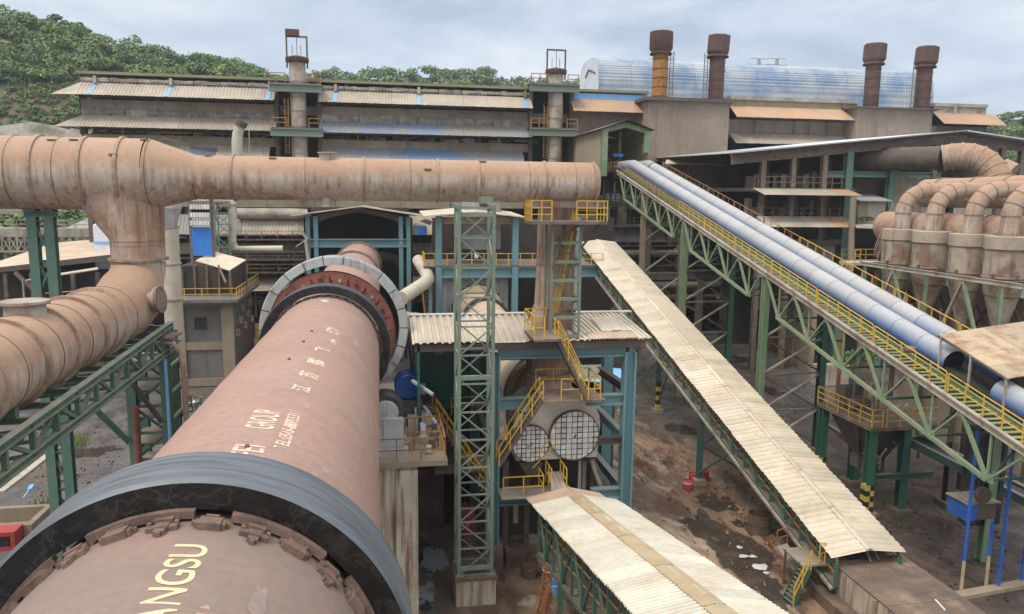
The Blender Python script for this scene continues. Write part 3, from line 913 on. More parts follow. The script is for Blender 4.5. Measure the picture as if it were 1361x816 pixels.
PAD = [(0, 0, .21, .26, .095, 0), (0, .155, .13, .05, .07, 0), (0, -.155, .13, .05, .07, 0), (.04, .20, .06, .05, .05, 0), (.04, -.20, .06, .05, .05, 0), (.11, 0, .05, .16, .11, 0)]
CROSS = [(0, 0, .20, .16, .07, 0), (-.03, 0, .11, .36, .055, 0), (.09, 0, .09, .22, .10, 0), (.15, 0, .05, .30, .07, 0), (-.15, 0, .10, .13, .06, 0), (-.22, 0, .06, .06, .055, 0), (.03, .16, .06, .05, .08, 0), (.03, -.16, .06, .05, .08, 0)]
nb = 28
for i in range(nb):
    a = 2 * math.pi * (i + .30) / nb
    chunk(kiln, 'retaining_pad' if i % 2 else 'cross_stop', 'block', 9.32 if i % 2 else 9.29, a, PAD if i % 2 else CROSS)
for i in range(9):                              # curved filler strips between tyre bore and shell
    a0 = 2 * math.pi * (i + .1) / 9 + .35
    MB().lathe([(2.44, 9.40), (2.54, 9.40), (2.54, 9.51), (2.44, 9.51)], KO, KAX, 12, True, a0, a0 + .52).done('filler_strip', 'block', kiln)
for i in range(40):
    chunk(kiln, 'tyre_shim', 'tyre2', 34.25, 2 * math.pi * i / 40, [(0, 0, .28, .26, .10, 0)])

# girth gear: red spring plates inside a pale guard ring
gr = link('girth_gear', MB().lathe([(2.42, 38.05), (3.22, 38.05), (3.22, 38.9), (2.42, 38.9)], KO, KAX, 96, True).mesh('girth_gear', 'redox'), kiln)
for i in range(20):
    a = 2 * math.pi * i / 20
    am = a + math.pi / 20
    b = MB()
    w0 = .155
    ring = [(2.42, -.115), (2.62, -w0), (3.14, -w0 * 1.005), (3.14, w0 * .98), (2.98, w0 * .9), (2.62, w0 * .45), (2.42, w0 * .1)]
    b.poly([kp(37.98, am + t, r) for r, t in ring], .05, KAX)
    b.done('spring_plate', 'redox', gr)
    h = MB().lathe([(0.002, 0), (.105, 0), (.105, -.03)], kp(37.96, am - .02, 2.86), KAX, 12)
    h.done('pin_disc', 'clerest' if i % 2 else 'dark', gr)
GO = KO + V((.22, 0, .36))
for i in range(22):
    a0 = 2 * math.pi * i / 22 + .007
    a1 = 2 * math.pi * (i + 1) / 22 - .007
    b = MB()
    b.lathe([(3.20, 38.0), (3.60, 38.0), (3.64, 38.06), (3.64, 39.3), (3.20, 39.3)], GO, KAX, 8, True, a0, a1)
    g_ = b.done('guard_segment', 'guard', kiln)
    pj = lambda a, r, y: GO + KAX * y + V((math.sin(a) * r, 0, math.cos(a) * r))
# far tyre and seal ring at the shed
for y, r in ((70, 2.62), (89, 2.62), (92.5, 2.75)):
    MB().lathe([(KR, y), (r, y), (r, y + .9), (KR, y + .9)], KO, KAX, 64).done('seal_ring', 'steelbr', kiln, True)


def lettering(text, h0, h1, a0, a1, m, name, par, f_ax, R0, off=.006):
    """flat print laid onto the curved shell: runs along the axis, its top towards +a"""
    cu = bpy.data.curves.new(name, 'FONT')
    cu.body = text
    cu.offset = 0.012 if len(text) > 2 and 'TEL' not in text else 0.022
    ob = bpy.data.objects.new(name, cu)
    COL.objects.link(ob)
    dg = bpy.context.evaluated_depsgraph_get()
    me = bpy.data.meshes.new_from_object(ob.evaluated_get(dg))
    bpy.data.objects.remove(ob)
    bm = bmesh.new()
    bm.from_mesh(me)
    xs = [q.co.x for q in bm.verts]
    ys = [q.co.y for q in bm.verts]
    x0, x1, y0, y1 = min(xs), max(xs), min(ys), max(ys)
    for k in range(1, 8):
        geo = bm.verts[:] + bm.edges[:] + bm.faces[:]
        bmesh.ops.bisect_plane(bm, geom=geo, plane_co=(0, y0 + (y1 - y0) * k / 8, 0), plane_no=(0, 1, 0))
    for q in bm.verts:
        h = h0 + (h1 - h0) * (q.co.x - x0) / (x1 - x0)
        a = a0 + (a1 - a0) * (q.co.y - y0) / (y1 - y0)
        q.co = f_ax(h, a, R0 + off)
    bm.to_mesh(me)
    bm.free()
    me.materials.clear()
    me.materials.append(MT[m])
    me.name = name
    return link(name, me, par)


for txt, h0, h1, a0, a1, m in (('JIANGSU', 6.72, 8.80, -14.5, -2.4, 'letter'), ('PENGFEI', 10.72, 12.62, -14.0, -2.0, 'letter2'), ('GROUP', 13.6, 14.85, -13.4, -1.2, 'letter2'),
                               ('TEL:0513-88755311', 12.72, 15.1, -22.3, -16.4, 'letter2'),
                               ('江', 16.75, 17.3, -22.5, -12, 'letter2'), ('苏', 18.2, 18.8, -24, -12, 'letter2'), ('鹏', 19.8, 20.45, -25.5, -13.2, 'letter2'), ('飞', 21.6, 22.3, -26.5, -15, 'letter2'),
                               ('集', 23.4, 24.2, -27.5, -16, 'letter2'), ('团', 25.2, 26.1, -28.5, -17, 'letter2')):
    lettering(txt, h0, h1, R(a0), R(a1), m, 'lettering', kiln, kp, KR)


def patch(h0, h1, a0, a1, m, seed=1, off=.0045):
    b = MB()
    n = 26
    ps = []
    for i in range(n):
        t = 2 * math.pi * i / n
        k = .8 + .35 * mnoise.noise(V((math.cos(t) * 2 + seed, math.sin(t) * 2, seed * 3.1)))
        ps.append(kp((h0 + h1) / 2 + (h1 - h0) / 2 * k * math.cos(t), R((a0 + a1) / 2 + (a1 - a0) / 2 * k * math.sin(t)), KR + off))
    c = kp((h0 + h1) / 2, R((a0 + a1) / 2), KR + off)
    b.add([c] + ps, [(0, 1 + i, 1 + (i + 1) % n) for i in range(n)])
    b.done('scuff_mark', m, kiln)


patch(13.9, 14.6, -22.5, -16, 'kilnmark', 1)
patch(13.5, 13.9, -22, -17.5, 'kilnmark', 2)
patch(7.2, 7.55, -19, -15.5, 'kilnmark', 3)
patch(32.4, 33.3, -8, 2, 'letter2', 4)
patch(10.9, 12.6, -38, -33, 'block2', 6)
patch(12.4, 13.3, -42, -37, 'block2', 7)
patch(7.3, 8.3, -32, -26, 'block2', 8)
patch(15.5, 16.1, -26, -21, 'kilnmark', 9)
patch(25, 27, -47, -40, 'block2', 11)
for y, a in ((12.5, -7), (19.9, -3), (22.6, -5.5), (24.6, -7)):
    o = MB().lathe([(.002, .06), (.035, .06), (.045, 0)], kp(y, R(a), KR - .01), kp(1, R(a), 1) - kp(1), 10).done('shell_stud', 'block', kiln)

# --- support pier 2 (under tyre and girth gear) with its deck, rollers and drive
PZ = 8.0
pier = thing('kiln_pier', 'tall rust-streaked concrete pier carrying the big kiln, with a railed deck', 'pier', (0, 36, 0))
MB().span(-7.2, 1.55, 33.2, 42.5, 0, PZ - .262).done('pier_block', 'concrete', pier)
MB().span(-7.5, 2.9, 32.9, 47.5, PZ - .26, PZ).done('deck_slab', 'conctan', pier)
MB().span(1.55, 3.6, 43.5, 46.5, 0, PZ - .452).done('pier_wing', 'concdk', pier)
MB().span(.55, 1.553, 33.05, 33.2, 0, PZ - .46).done('pier_pilaster', 'concrete', pier)
railing(pier, [(-.5, 33.0, PZ), (2.8, 33.0, PZ), (2.8, 40.5, PZ)], 1.05, 1.3, 'rustrail', mids=(.5,))
for x in (.85, 1.5, 2.2):
    MB().box((x, 35.4 + x, PZ + .45), (.5, .8, .9)).done('plinth', 'concrete', pier)
pier1 = thing('kiln_pier', 'broad dark pier under the near black tyre, mostly below the frame edge', 'pier', (KX, 10, 0))
MB().span(-6.5, 1.4, 6.5, 13.0, 0, 8.2).done('pier_block', 'concdk', pier1)
rol = thing('support_roller', 'grey support roller with black rim beside the big kiln on the deck', 'roller', (.2, 35, PZ))
MB().lathe([(.02, 34.3), (.82, 34.3), (.86, 34.38), (.86, 35.5), (.82, 35.58), (.02, 35.58)], (.15, 0, PZ + 1.9 - .0), (0, 1, 0), 40).done('roller', 'tyre2', rol, True)
MB().lathe([(.02, 34.2), (.55, 34.2), (.60, 34.3)], (.15, 0, PZ + 1.9), (0, 1, 0), 32).done('hub', 'guard', rol, True)
b = MB()
b.span(-.6, .95, 33.75, 34.15, PZ, PZ + 1.75)
b.span(-.6, .95, 35.7, 36.1, PZ, PZ + 1.75)
b.span(-.8, 1.15, 33.6, 36.3, PZ + .001, PZ + .35)
b.done('bearing_housing', 'guard', rol)
mot = thing('drive_motor', 'blue electric drive motor and gearbox beside the gear ring', 'motor', (1.6, 40, PZ))
MB().lathe([(.02, 0), (.62, 0), (.66, .08), (.66, 1.5), (.5, 1.65), (.02, 1.65)], (1.35, 38.9, PZ + 1.9), (0, 1, 0), 28).done('motor_body', 'bluenew', mot, True)
for k in range(6):
    MB().lathe([(.66, .2 + .2 * k), (.71, .2 + .2 * k), (.71, .26 + .2 * k), (.66, .26 + .2 * k)], (1.35, 38.9, PZ + 1.9), (0, 1, 0), 28).done('cooling_fin', 'bluenew', mot)
MB().span(.5, 2.1, 38.7, 41, PZ, PZ + 1.2).done('plinth', 'concgrey', mot)
MB().lathe([(.02, 0), (.33, 0), (.33, .5), (.02, .5)], (2.3, 39.6, PZ + 1.6), (-1, 0, 0), 20).done('shaft_coupling', 'guard', mot, True)
# loose kit on the deck
for i, (px, py, sx, sz, m, lab) in enumerate(((583, 470, .55, .9, 'cream', 'pale control box on the green wall beside the deck stair'), (562, 578, .26, .75, 'white', 'slim white cabinet standing on the pier deck'))):
    p = at(px, py, y=44.9 if i == 0 else 36.2)
    if i:
        p.z = PZ
    t = thing('control_cabinet', lab, 'cabinet', p)
    MB().box(p + V((0, 0, sz / 2)), (sx, .3, sz)).done('cabinet', m, t)
    MB().box(p + V((0, -.16, sz / 2)), (sx * .85, .02, sz * .88)).done('door', m, t)
pl = thing('lamp_post', 'grey steel post on the pier deck beside the gear ring', 'post', at(548, 505, y=41))
p = at(548, 508, y=41)
bar(pl, 'pole', (p.x, 41, PZ), (p.x, 41, PZ + 4.6), .26, .26, 'greyclad', 'pipe')
MB().box((p.x, 41, PZ + .04), (.6, .6, .08)).done('base_plate', 'steelbr', pl)
aw = thing('sheet_awning', 'small white corrugated awning beside the gear ring', 'awning', at(565, 425, y=41))
a, b_, c_, d_ = at(537, 413, y=42.5), at(563, 416, y=42.5), at(572, 441, y=40), at(541, 437, y=40)
sheets(aw, a, b_ - a, d_ - a, 4, 3, .03, 'clerest')
bar(aw, 'support', d_, d_ + V((.3, .3, -3)), .1, .1, 'steelbr')

dm = thing('deck_machinery', 'rusty jumble of pipes, brackets and grease pots on the kiln pier deck', 'machinery', (1.5, 36, PZ))
rk = random.Random(9)
for i in range(34):
    x, y = rk.uniform(.9, 2.6), rk.uniform(33.5, 44)
    k = rk.random()
    m = rk.choice(('steelbr', 'rustdrum', 'stack', 'concrete', 'flange', 'guard', 'dksteel'))
    if k < .4:
        MB().box((x, y, PZ + .2), (rk.uniform(.15, .5), rk.uniform(.15, .6), rk.uniform(.2, .5)), rk.uniform(0, 1.5)).done('bracket', m, dm)
    elif k < .75:
        bar(dm, 'pipe', (x, y, PZ + .05), (x, y, PZ + rk.uniform(.5, 1.5)), .09, .09, m, 'pipe')
    else:
        bar(dm, 'pipe', (x - rk.uniform(.4, 1), y, PZ + rk.uniform(.2, .9)), (x + .3, y + rk.uniform(-.5, .5), PZ + rk.uniform(.2, .9)), .08, .08, m, 'pipe')
for y in (34.2, 36.6, 38.2):
    bar(dm, 'rail', (.6, y, PZ + .95), (2.7, y, PZ + .95), .06, .06, 'rustrail')
    for x in (.7, 1.4, 2.1, 2.7):
        bar(dm, 'rail_post', (x, y, PZ), (x, y, PZ + .95), .06, .06, 'rustrail', up=(0, 1, 0))

# ================================================================== THE BIG GAS DUCT
DY = 38.5                                        # its depth in the plant
DZ = at(560, 240, y=DY).z
DR = 1.04
duct = thing('gas_duct', 'huge brown gas duct crossing the plant high above the kiln, with elbow riser', 'duct', (-6, DY, DZ))
xr = at(797, 245, y=DY).x
xa, xb, xc = at(262, 235, y=DY).x, at(200, 235, y=DY).x, -30.0
BR = 1.66                                        # radius of the wide left run
BZ = at(60, 230, y=DY).z


def run(x0, x1, r0, r1, z0, z1, name='duct_section', m='duct'):
    return MB().tube([(x0, DY, z0), (x1, DY, z1)], [r0, r1], 56, False).done(name, m, duct, True)


cuts = [xa] + [at(px, 240, y=DY).x for px in (312, 408, 484, 581, 700, 740, 786)]
for a, b in zip(cuts, cuts[1:]):
    run(a, b, DR, DR, DZ, DZ)
run(xb, xa, BR, DR, BZ, DZ, 'taper_section')
bl = [at(px, 235, y=DY).x for px in (0, 32, 62, 88, 124, 168)]
for a, b in zip([xc] + bl, bl + [xb]):
    run(a, b, BR, BR, BZ, BZ)
ec = MB().lathe([(DR, 0), (DR * .97, .12), (DR * .86, .26), (.3, .32), (.01, .33)], (cuts[-1], DY, DZ), (1, 0, 0), 56).done('end_cap', 'duct', duct, True)


def ring(x, r, z, w=.07, h=.07, m='flange'):
    MB().lathe([(r - .01, -w), (r + h, -w), (r + h, w), (r - .01, w)], (x, DY, z), (1, 0, 0), 56).done('stiffener_ring', m, duct)


for px in (312, 484, 581, 722, 786):
    ring(at(px, 240, y=DY).x, DR, DZ, .05, .06)
for px in (408, 700, 545, 636, 760):
    ring(at(px, 240, y=DY).x, DR, DZ, .012, .015, 'steelbr')
for px in (59, 121, 168):
    ring(at(px, 235, y=DY).x, BR, BZ, .07, .08)
for px in (27, 88, 205):
    ring(at(px, 235, y=DY).x, BR - (.03 if px == 205 else 0), BZ, .014, .02, 'steelbr')
for px, a in ((82, 60), (110, 62), (200, 68), (365, 62), (567, 30), (166, 30), (280, 72), (640, 65)):
    r = BR if px < 210 else DR
    zc = BZ if px < 210 else DZ
    t = R(a)
    b = MB().box((at(px, 235, y=DY).x, DY - (r + .04) * math.cos(t), zc + (r + .04) * math.sin(t)), (.34, .09, .06))
    b.done('lifting_lug', 'steelbr', duct)
# riser, dropping from the wide run, and the sloping mitre piece on its left
rz = at(185, 345, y=DY).z
xl, xR = at(148, 330, y=DY).x, at(219, 330, y=DY).x
rx, rr = (xl + xR) / 2, (xR - xl) / 2
tl, tr = at(84, 243, y=DY).x, at(219, 268, y=DY).x
ztop, zm = BZ - .55, at(150, 318, y=DY).z
n = 48
b = MB()
vs = []
for k, (z, xL, xRR, ry) in enumerate(((ztop, tl, tr, 1.45), (zm, xl, xR, rr), (rz + .1, xl, xR, rr))):
    cx, hx = (xL + xRR) / 2, (xRR - xL) / 2
    vs += [(cx + hx * math.cos(2 * math.pi * j / n), DY + ry * math.sin(2 * math.pi * j / n), z) for j in range(n)]
b.add(vs, [(k * n + j, k * n + (j + 1) % n, (k + 1) * n + (j + 1) % n, (k + 1) * n + j) for k in range(2) for j in range(n)])
b.done('branch_section', 'ductdk', duct, True)
for z, h in ((zm, .03), (rz + .75, .02)):
    MB().lathe([(rr, -.03), (rr + h, -.03), (rr + h, .03), (rr, .03)], (rx, DY, z), n=48).done('weld_seam', 'ductdk', duct)
MB().lathe([(rr, -.06), (rr + .13, -.06), (rr + .13, .06), (rr, .06)], (rx, DY, rz + .05), n=48).done('flange_ring', 'flange', duct)
# elbow down into the long lower run that comes back towards the near side
LX, LZ, LR = -11.75, 14.55, 1.36
ep = [V((rx, DY, rz)), V((rx + (LX - rx) * .1, DY - .05, rz - .5))]
yb = DY - 2.6
ep += [V((rx + (LX - rx) * k, DY - .1 - 2.5 * q, LZ + (rz - .5 - LZ) * p)) for k, q, p in ((.2, .10, .75), (.4, .25, .46), (.6, .50, .22), (.8, .78, .06))]
ep += [V((LX, yb - .5, LZ))]
MB().tube(ep, [rr, rr, rr * 1.02, LR * 1.04, LR * 1.05, LR * 1.03, LR], 56, False).done('elbow', 'duct', duct, True)
ys = [yb - .5, 33.2, 30.6, 28.0, 25.4, 22.8, 20.2, 17.6, 15, 9, 3]
for a, c in zip(ys, ys[1:]):
    MB().tube([(LX, a, LZ), (LX, c, LZ)], LR, 56, False).done('duct_section', 'duct', duct, True)
for i, y in enumerate(ys[1:-1]):
    MB().lathe([(LR - .01, -.1), (LR + .13, -.1), (LR + .13, .1), (LR - .01, .1)], (LX, y, LZ), (0, 1, 0), 56).done('stiffener_ring', 'flange' if i % 2 else 'duct', duct, True)
    MB().lathe([(LR, -.02), (LR + .02, -.02), (LR + .02, .02), (LR, .02)], (LX, y + 1.3, LZ), (0, 1, 0), 56).done('weld_seam', 'steelbr', duct)
for q in ep[2:6:2]:
    pass
# manholes and nozzles
p = at(35, 430, x=LX)
mh = MB().lathe([(.62, -.6), (.62, .28), (.74, .30), (.74, .40), (.01, .43)], (LX, p.y, LZ + LR), n=32).done('manhole', 'stack', duct, True)
MB().lathe([(.66, .285), (.76, .285), (.76, .32), (.66, .32)], (LX, p.y, LZ + LR), n=24).done('cover_rim', 'steelbr', mh)
p = at(205, 398, y=yb)
nz_ = MB().lathe([(.42, -.5), (.42, .38), (.60, .38), (.60, .50), (.01, .52)], (LX + LR * .92, yb + .6, LZ + .45), (1, -.15, .1), 28).done('side_manhole', 'stack', duct, True)
MB().lathe([(.60, .53), (.62, .53), (.62, .60), (.01, .62)], (LX + LR * .92, yb + .6, LZ + .45), (1, -.15, .1), 28).done('blind_cover', 'steelbr', nz_, True)
for px, sgn in ((436, 1), (436, -1)):
    x = at(px, 245, y=DY).x
    z = DZ + sgn * DR
    MB().lathe([(.36, -.2), (.38, .2), (.46, .22), (.46, .27), (.01, .28)], (x, DY - .2, z - .02), (0, 0, sgn), 24).done('nozzle', 'stack', duct, True)

# --- trestle under the wide run
def trestle(x0, x1, zt, zb, y, name, label, m='green', lw=.42, n=5):
    t = thing(name, label, 'steel trestle', ((x0 + x1) / 2, y, zb))
    for x in (x0, x1):
        bar(t, 'leg', (x + (.0 if x == x0 else .0), y, zb), (x, y, zt), lw, lw, m, 'H', (0, 1, 0))
    bar(t, 'cap_beam', (x0 - .35, y, zt + .13), (x1 + .35, y, zt + .13), .5, .26, m, 'H')
    for i in range(n):
        a, c = zb + (zt - zb) * i / n, zb + (zt - zb) * (i + 1) / n
        bar(t, 'strut', (x0, y + .02, c - .2), (x1, y + .02, c - .2), .12, .12, m)
        q = (x0, x1) if i % 2 else (x1, x0)
        bar(t, 'brace', (q[0], y + .05, a), (q[1], y + .05, c - .2), .12, .12, m)
        bar(t, 'brace', (q[1], y - .07, a), (q[0], y - .07, c - .2), .09, .09, m)
    return t


xs = [at(px, 300, y=DY).x for px in (44, 67)]
zt = at(55, 288, y=DY).z
t = trestle(xs[0], xs[1], zt, 0, DY, 'duct_trestle', 'two-legged green braced trestle under the wide left end of the duct', n=10)
for x in xs:
    MB().span(x - .25, x + .25, DY - .3, DY + .3, zt + .26, BZ - BR * .95).done('saddle', 'green', t)

# --- truss bridge under the lower run
tb = thing('truss_bridge', 'long green steel truss bridge carrying the lower brown duct on the left', 'truss', (LX, 25, 11))
for k, x in enumerate((-10.05, -13.2)):
    zt0, zb0 = at(0, 594, x=-10.05).z, at(8, 630, x=-10.05).z
    zt1, zb1 = at(223, 433, x=-10.05).z, at(211, 474, x=-10.05).z
    sl_ = (zt1 - zt0) / 16.4
    A0, A1 = V((x, 8, zt0 - sl_ * 13.3)), V((x, 38.4, zt1))
    B0, B1 = V((x, 8, zb0 - .12)), V((x, 38.4, zb1 - .02))
    truss(tb, A0, A1, B0, B1, 18, .26, .15, 'green', 'W')
for i in range(20):
    y = 8.5 + i * 1.57
    z = zt0 + (zt1 - zt0) * (y - 21) / 16.4 - .1
    bar(tb, 'cross_beam', (-13.2, y, z - .1), (-10.05, y, z - .1), .16, .2, 'green', 'H')
    bar(tb, 'plan_brace', (-13.2, y, zb0 + .1), (-10.05, y + 1.57, zb0 + .1), .1, .1, 'green')
    if i % 3 == 1:
        MB().span(LX - 1.0, LX + .9, y - .12, y + .12, z, LZ - LR * .72).done('saddle', 'green', tb)
# its far leg tower, with the grating levels, pipes and braces seen below it
lt = thing('leg_tower', 'green braced leg tower below the far end of the truss bridge', 'steel tower', (-11.4, 37.5, 0))
for (px, y) in ((174, 37.2), (220, 37.2), (189, 40.6), (232, 40.6)):
    x = at(px, 500, y=y).x
    bar(lt, 'leg', (x, y, 0), (x, y, 12.9 if px in (220, 232) else 11.6), .42, .42, 'green', 'H', (0, 1, 0))
xa_, xb_ = at(174, 500, y=37.2).x, at(220, 500, y=37.2).x
for i in range(9):
    z = .6 + i * 1.32
    for y in (37.2, 40.6):
        bar(lt, 'strut', (xa_, y, z), (xb_, y, z), .13, .13, 'green')
        bar(lt, 'brace', (xa_ if i % 2 else xb_, y, z), (xb_ if i % 2 else xa_, y, z + 1.32), .11, .11, 'dkgreen')
    bar(lt, 'strut', (xa_, 37.2, z + .4), (xa_, 40.6, z + .4), .12, .12, 'green')
    bar(lt, 'strut', (xb_, 37.2, z + .4), (xb_, 40.6, z + .4), .12, .12, 'green')
    if 3 < i < 9:
        MB().span(xa_ - .5, xb_ - .5, 37.6, 40.4, z + .6, z + .66).done('grating', 'steelbr', lt)
bar(lt, 'knee_brace', at(128, 545, y=36.5), at(172, 588, y=37), .26, .26, 'green', 'H')
bar(lt, 'knee_brace', at(175, 508, y=37), at(216, 562, y=37), .16, .2, 'dksteel', 'H')
rp_ = thing('drain_pipe', 'rust brown vertical pipe between the legs under the truss bridge', 'pipe', (xa_ + .5, 36.8, 0))
x = at(181, 560, y=36.6).x
MB().tube([(x, 36.6, 0), (x, 36.6, 10.0)], .15, 12).done('pipe', 'redox', rp_, True)
cd = thing('cable_duct', 'curved grey cable tray dropping beside a thin blue pipe', 'cable tray', (-10, 36.9, 0))
c0 = at(216, 455, y=36.8)
MB().tube([c0, c0 + V((.45, 0, -.05)), c0 + V((.75, 0, -.45)), c0 + V((.85, 0, -1.1)), V((c0.x + .9, 36.8, 0))], .13, 8).done('tray', 'flange', cd, True)
x = at(222, 520, y=36.7).x
bp_ = thing('water_pipe', 'thin blue vertical pipe on the green leg tower', 'pipe', (x, 36.7, 0))
bar(bp_, 'pipe', (x, 36.7, 0), (x, 36.7, 12.2), .13, .13, 'sky_bl', 'pipe')
pt = thing('steel_platform', 'small rusty plate platform above the curved cable tray', 'platform', at(220, 445, y=37))
MB().poly([at(205, 448, y=36.6), at(229, 449, y=36.6), at(242, 441, y=38.2), at(216, 441, y=38.2)], .1).done('plate', 'block', pt)

# --- cream vent pipe with its square head
vx, vy = at(230, 400, y=60).x, 60
vp = thing('vent_pipe', 'tall cream vertical vent pipe with a square galvanised head beside the riser', 'pipe', (vx, vy, 0))
zs = [at(230, py, y=vy).z for py in (500, 397, 350, 301)]
for a, c in zip([0] + zs, zs):
    MB().tube([(vx, vy, a), (vx, vy, c)], .66, 28, False).done('pipe_section', 'cream', vp, True)
for z in zs:
    MB().lathe([(.66, -.06), (.75, -.06), (.75, .06), (.66, .06)], (vx, vy, z), n=28).done('flange', 'stack', vp)
z0, z1 = zs[-1] + .06, at(230, 277, y=vy).z
b = MB()
b.add([(vx + .66 * math.cos(a), vy + .66 * math.sin(a), z0) for a in [R(45 + 90 * k) for k in range(4)]] + [(vx + sx * .78, vy + sy * .78, z1) for sx, sy in ((1, 1), (-1, 1), (-1, -1), (1, -1))],
      [(k, (k + 1) % 4, 4 + (k + 1) % 4, 4 + k) for k in range(4)])
b.span(vx - .8, vx + .8, vy - .8, vy + .8, z1 + .004, z1 + 1.0)
b.done('square_head', 'greyclad', vp)
trash = at(198, 400, y=vy)

# --- concrete building behind it, railing deck, blue sheet wall and mat awning
cb = thing('concrete_building', 'grey two-storey concrete building with tan frame and one window', 'building', (-17.5, 82, 0))
BY = 80.0
x0, x1 = at(240, 500, y=BY).x, at(313, 500, y=BY).x
zt = at(280, 400, y=BY).z
MB().span(x0, x1, BY, BY + 12, 0, zt).done('wall', 'concgrey', cb)
fr = [(x0 - .05, x0 + .7), (x1 - 1.1, x1 + .06)]
for a, c in fr:
    MB().span(a, c, BY - .25, BY + .3, 0, zt).done('column', 'conctan', cb)
for py in (508, 460, 402):
    z = max(.35, at(280, py, y=BY).z)
    MB().span(x0, x1 - 1.1, BY - .18, BY + .2, z - .35, z + .45).done('beam', 'conctan', cb)
window(cb, at(258, 430, y=BY).x, at(275, 430, y=BY).x, at(265, 438, y=BY).z, at(265, 421, y=BY).z, BY - .04, 'dksteel', 3)
MB().span(x0 - .5, x1 + .8, BY - 1.5, BY + 12.5, zt, zt + .3).done('roof_slab', 'concgrey', cb)
MB().span(x0, x1 - .5, BY + 2.2, BY + 12, zt + .3, zt + 3.4).done('upper_wall', 'dark', cb)
for k in range(5):
    bar(cb, 'upper_post', (x0 + .2 + k * 1.2, BY + 2.0, zt + .3), (x0 + .2 + k * 1.2, BY + 2.0, zt + 3.4), .16, .16, 'steelbr', up=(0, 1, 0))
railing(cb, [(x0 - .5, BY - 1.4, zt + .3), (x1 + .7, BY - 1.4, zt + .3), (x1 + .7, BY + 12.3, zt + .3)], 1.15, 1.5, 'yellow', r=.07)
for k in range(7):
    y = BY + 1.2 + k * 1.5
    MB().span(x1, x1 + .35, y, y + .6, 5 + (k % 3) * 1.1, 5.7 + (k % 3) * 1.1).done('service_box', 'stack', cb)
    bar(cb, 'wall_pipe', (x1 + .12, y + .9, 1.0), (x1 + .12, y + .9, zt - .4), .1, .1, 'steelbr', 'pipe')
MB().span(at(340, 458, y=88).x, at(358, 458, y=88).x, 87.9, 88, 2.2, 5.2).done('yellow_shutter', 'hazyel', cb)
bw = thing('blue_sheet_wall', 'bright blue sheet wall topped by grey louvre rows above the mat awning', 'wall', (-18, BY + 6, zt))
WY = BY + 4
a, c = at(257, 345, y=WY), at(286, 330, y=WY + 1.5)
zb_, zt_ = at(270, 340, y=WY).z, at(270, 302, y=WY).z
MB().corr((a.x, WY, zb_), (c.x - a.x, 0, 0), (0, 0, zt_ - zb_), 8, -.05).done('blue_sheet', 'bluesheet', bw)
for i in range(5):
    z = zt_ + .15 + i * .85
    MB().span(a.x - .1, c.x, WY - .35 + .05 * i, WY + .1, z, z + .55).done('louvre', 'clerest', bw)
    for k in range(7):
        MB().span(a.x + k * (c.x - a.x) / 7, a.x + (k + .75) * (c.x - a.x) / 7, WY - .42 + .05 * i, WY - .36 + .05 * i, z + .05, z + .5).done('louvre_pad', 'tile', bw)
for x in (a.x - .15, c.x + .1):
    bar(bw, 'post', (x, WY + .2, zt + .3), (x, WY + .2, zt_ + 4.4), .28, .28, 'steelbr')
ma = thing('mat_awning', 'buff mat-covered awning sloping out below the blue sheet wall', 'awning', (-16, BY, zt + 3))
q = [at(260, 346, y=WY - .3), at(284, 334, y=WY + 1.2), at(327, 345, y=WY - .6), at(305, 359, y=WY - 3.2)]
MB().poly(q, .09).done('mat_roof', 'roof', ma)
for v_ in (q[2], q[3], q[0]):
    bar(ma, 'strut', V((v_.x, v_.y, v_.z - .1)), V((v_.x, v_.y, zt + .3)), .12, .12, 'steelbr', up=(0, 1, 0))
bar(ma, 'brace', at(300, 375, y=WY - 3), at(290, 352, y=WY - 2.6), .15, .15, 'stack')

# --- two grounded motorbikes, drums, debris in the yard between
def bike(px, py, lab, col, yaw):
    p = gp(px, py)
    t = thing('motorbike', lab, 'motorbike', p, 'motorbikes parked in the left yard')
    c, s_ = math.cos(yaw), math.sin(yaw)
    W = lambda x, y, z: V((p.x + x * c - y * s_, p.y + x * s_ + y * c, z))
    for x in (-.62, .62):
        o = MB().lathe([(.20, -.05), (.29, -.05), (.29, .05), (.20, .05)], W(x, 0, .29), W(0, 1, 0) - W(0, 0, 0), 18, True).done('wheel', 'belt', t, True)
        MB().lathe([(.01, -.03), (.19, -.02), (.19, .02), (.01, .03)], W(x, 0, .29), W(0, 1, 0) - W(0, 0, 0), 12, True).done('rim', 'guard', o)
    MB().tube([W(-.62, 0, .29), W(-.25, 0, .42), W(.15, 0, .38), W(.42, 0, .75), W(.62, 0, .29)], [.05, .09, .10, .06, .04], 8).done('frame', 'dksteel', t, True)
    MB().tube([W(-.75, 0, .74), W(-.3, 0, .76), W(.0, 0, .72)], [.07, .13, .10], 8).done('seat', 'belt', t, True)
    MB().tube([W(-.02, 0, .70), W(.2, 0, .82), W(.42, 0, .74)], [.08, .15, .08], 8).done('fuel_tank', col, t, True)
    MB().tube([W(.40, -.34, 1.02), W(.5, 0, .98), W(.40, .34, 1.02)], .022, 6).done('handlebar', 'dksteel', t)
    MB().tube([W(.56, 0, .86), W(.64, 0, .86)], [.09, .07], 10).done('headlight', 'white', t)


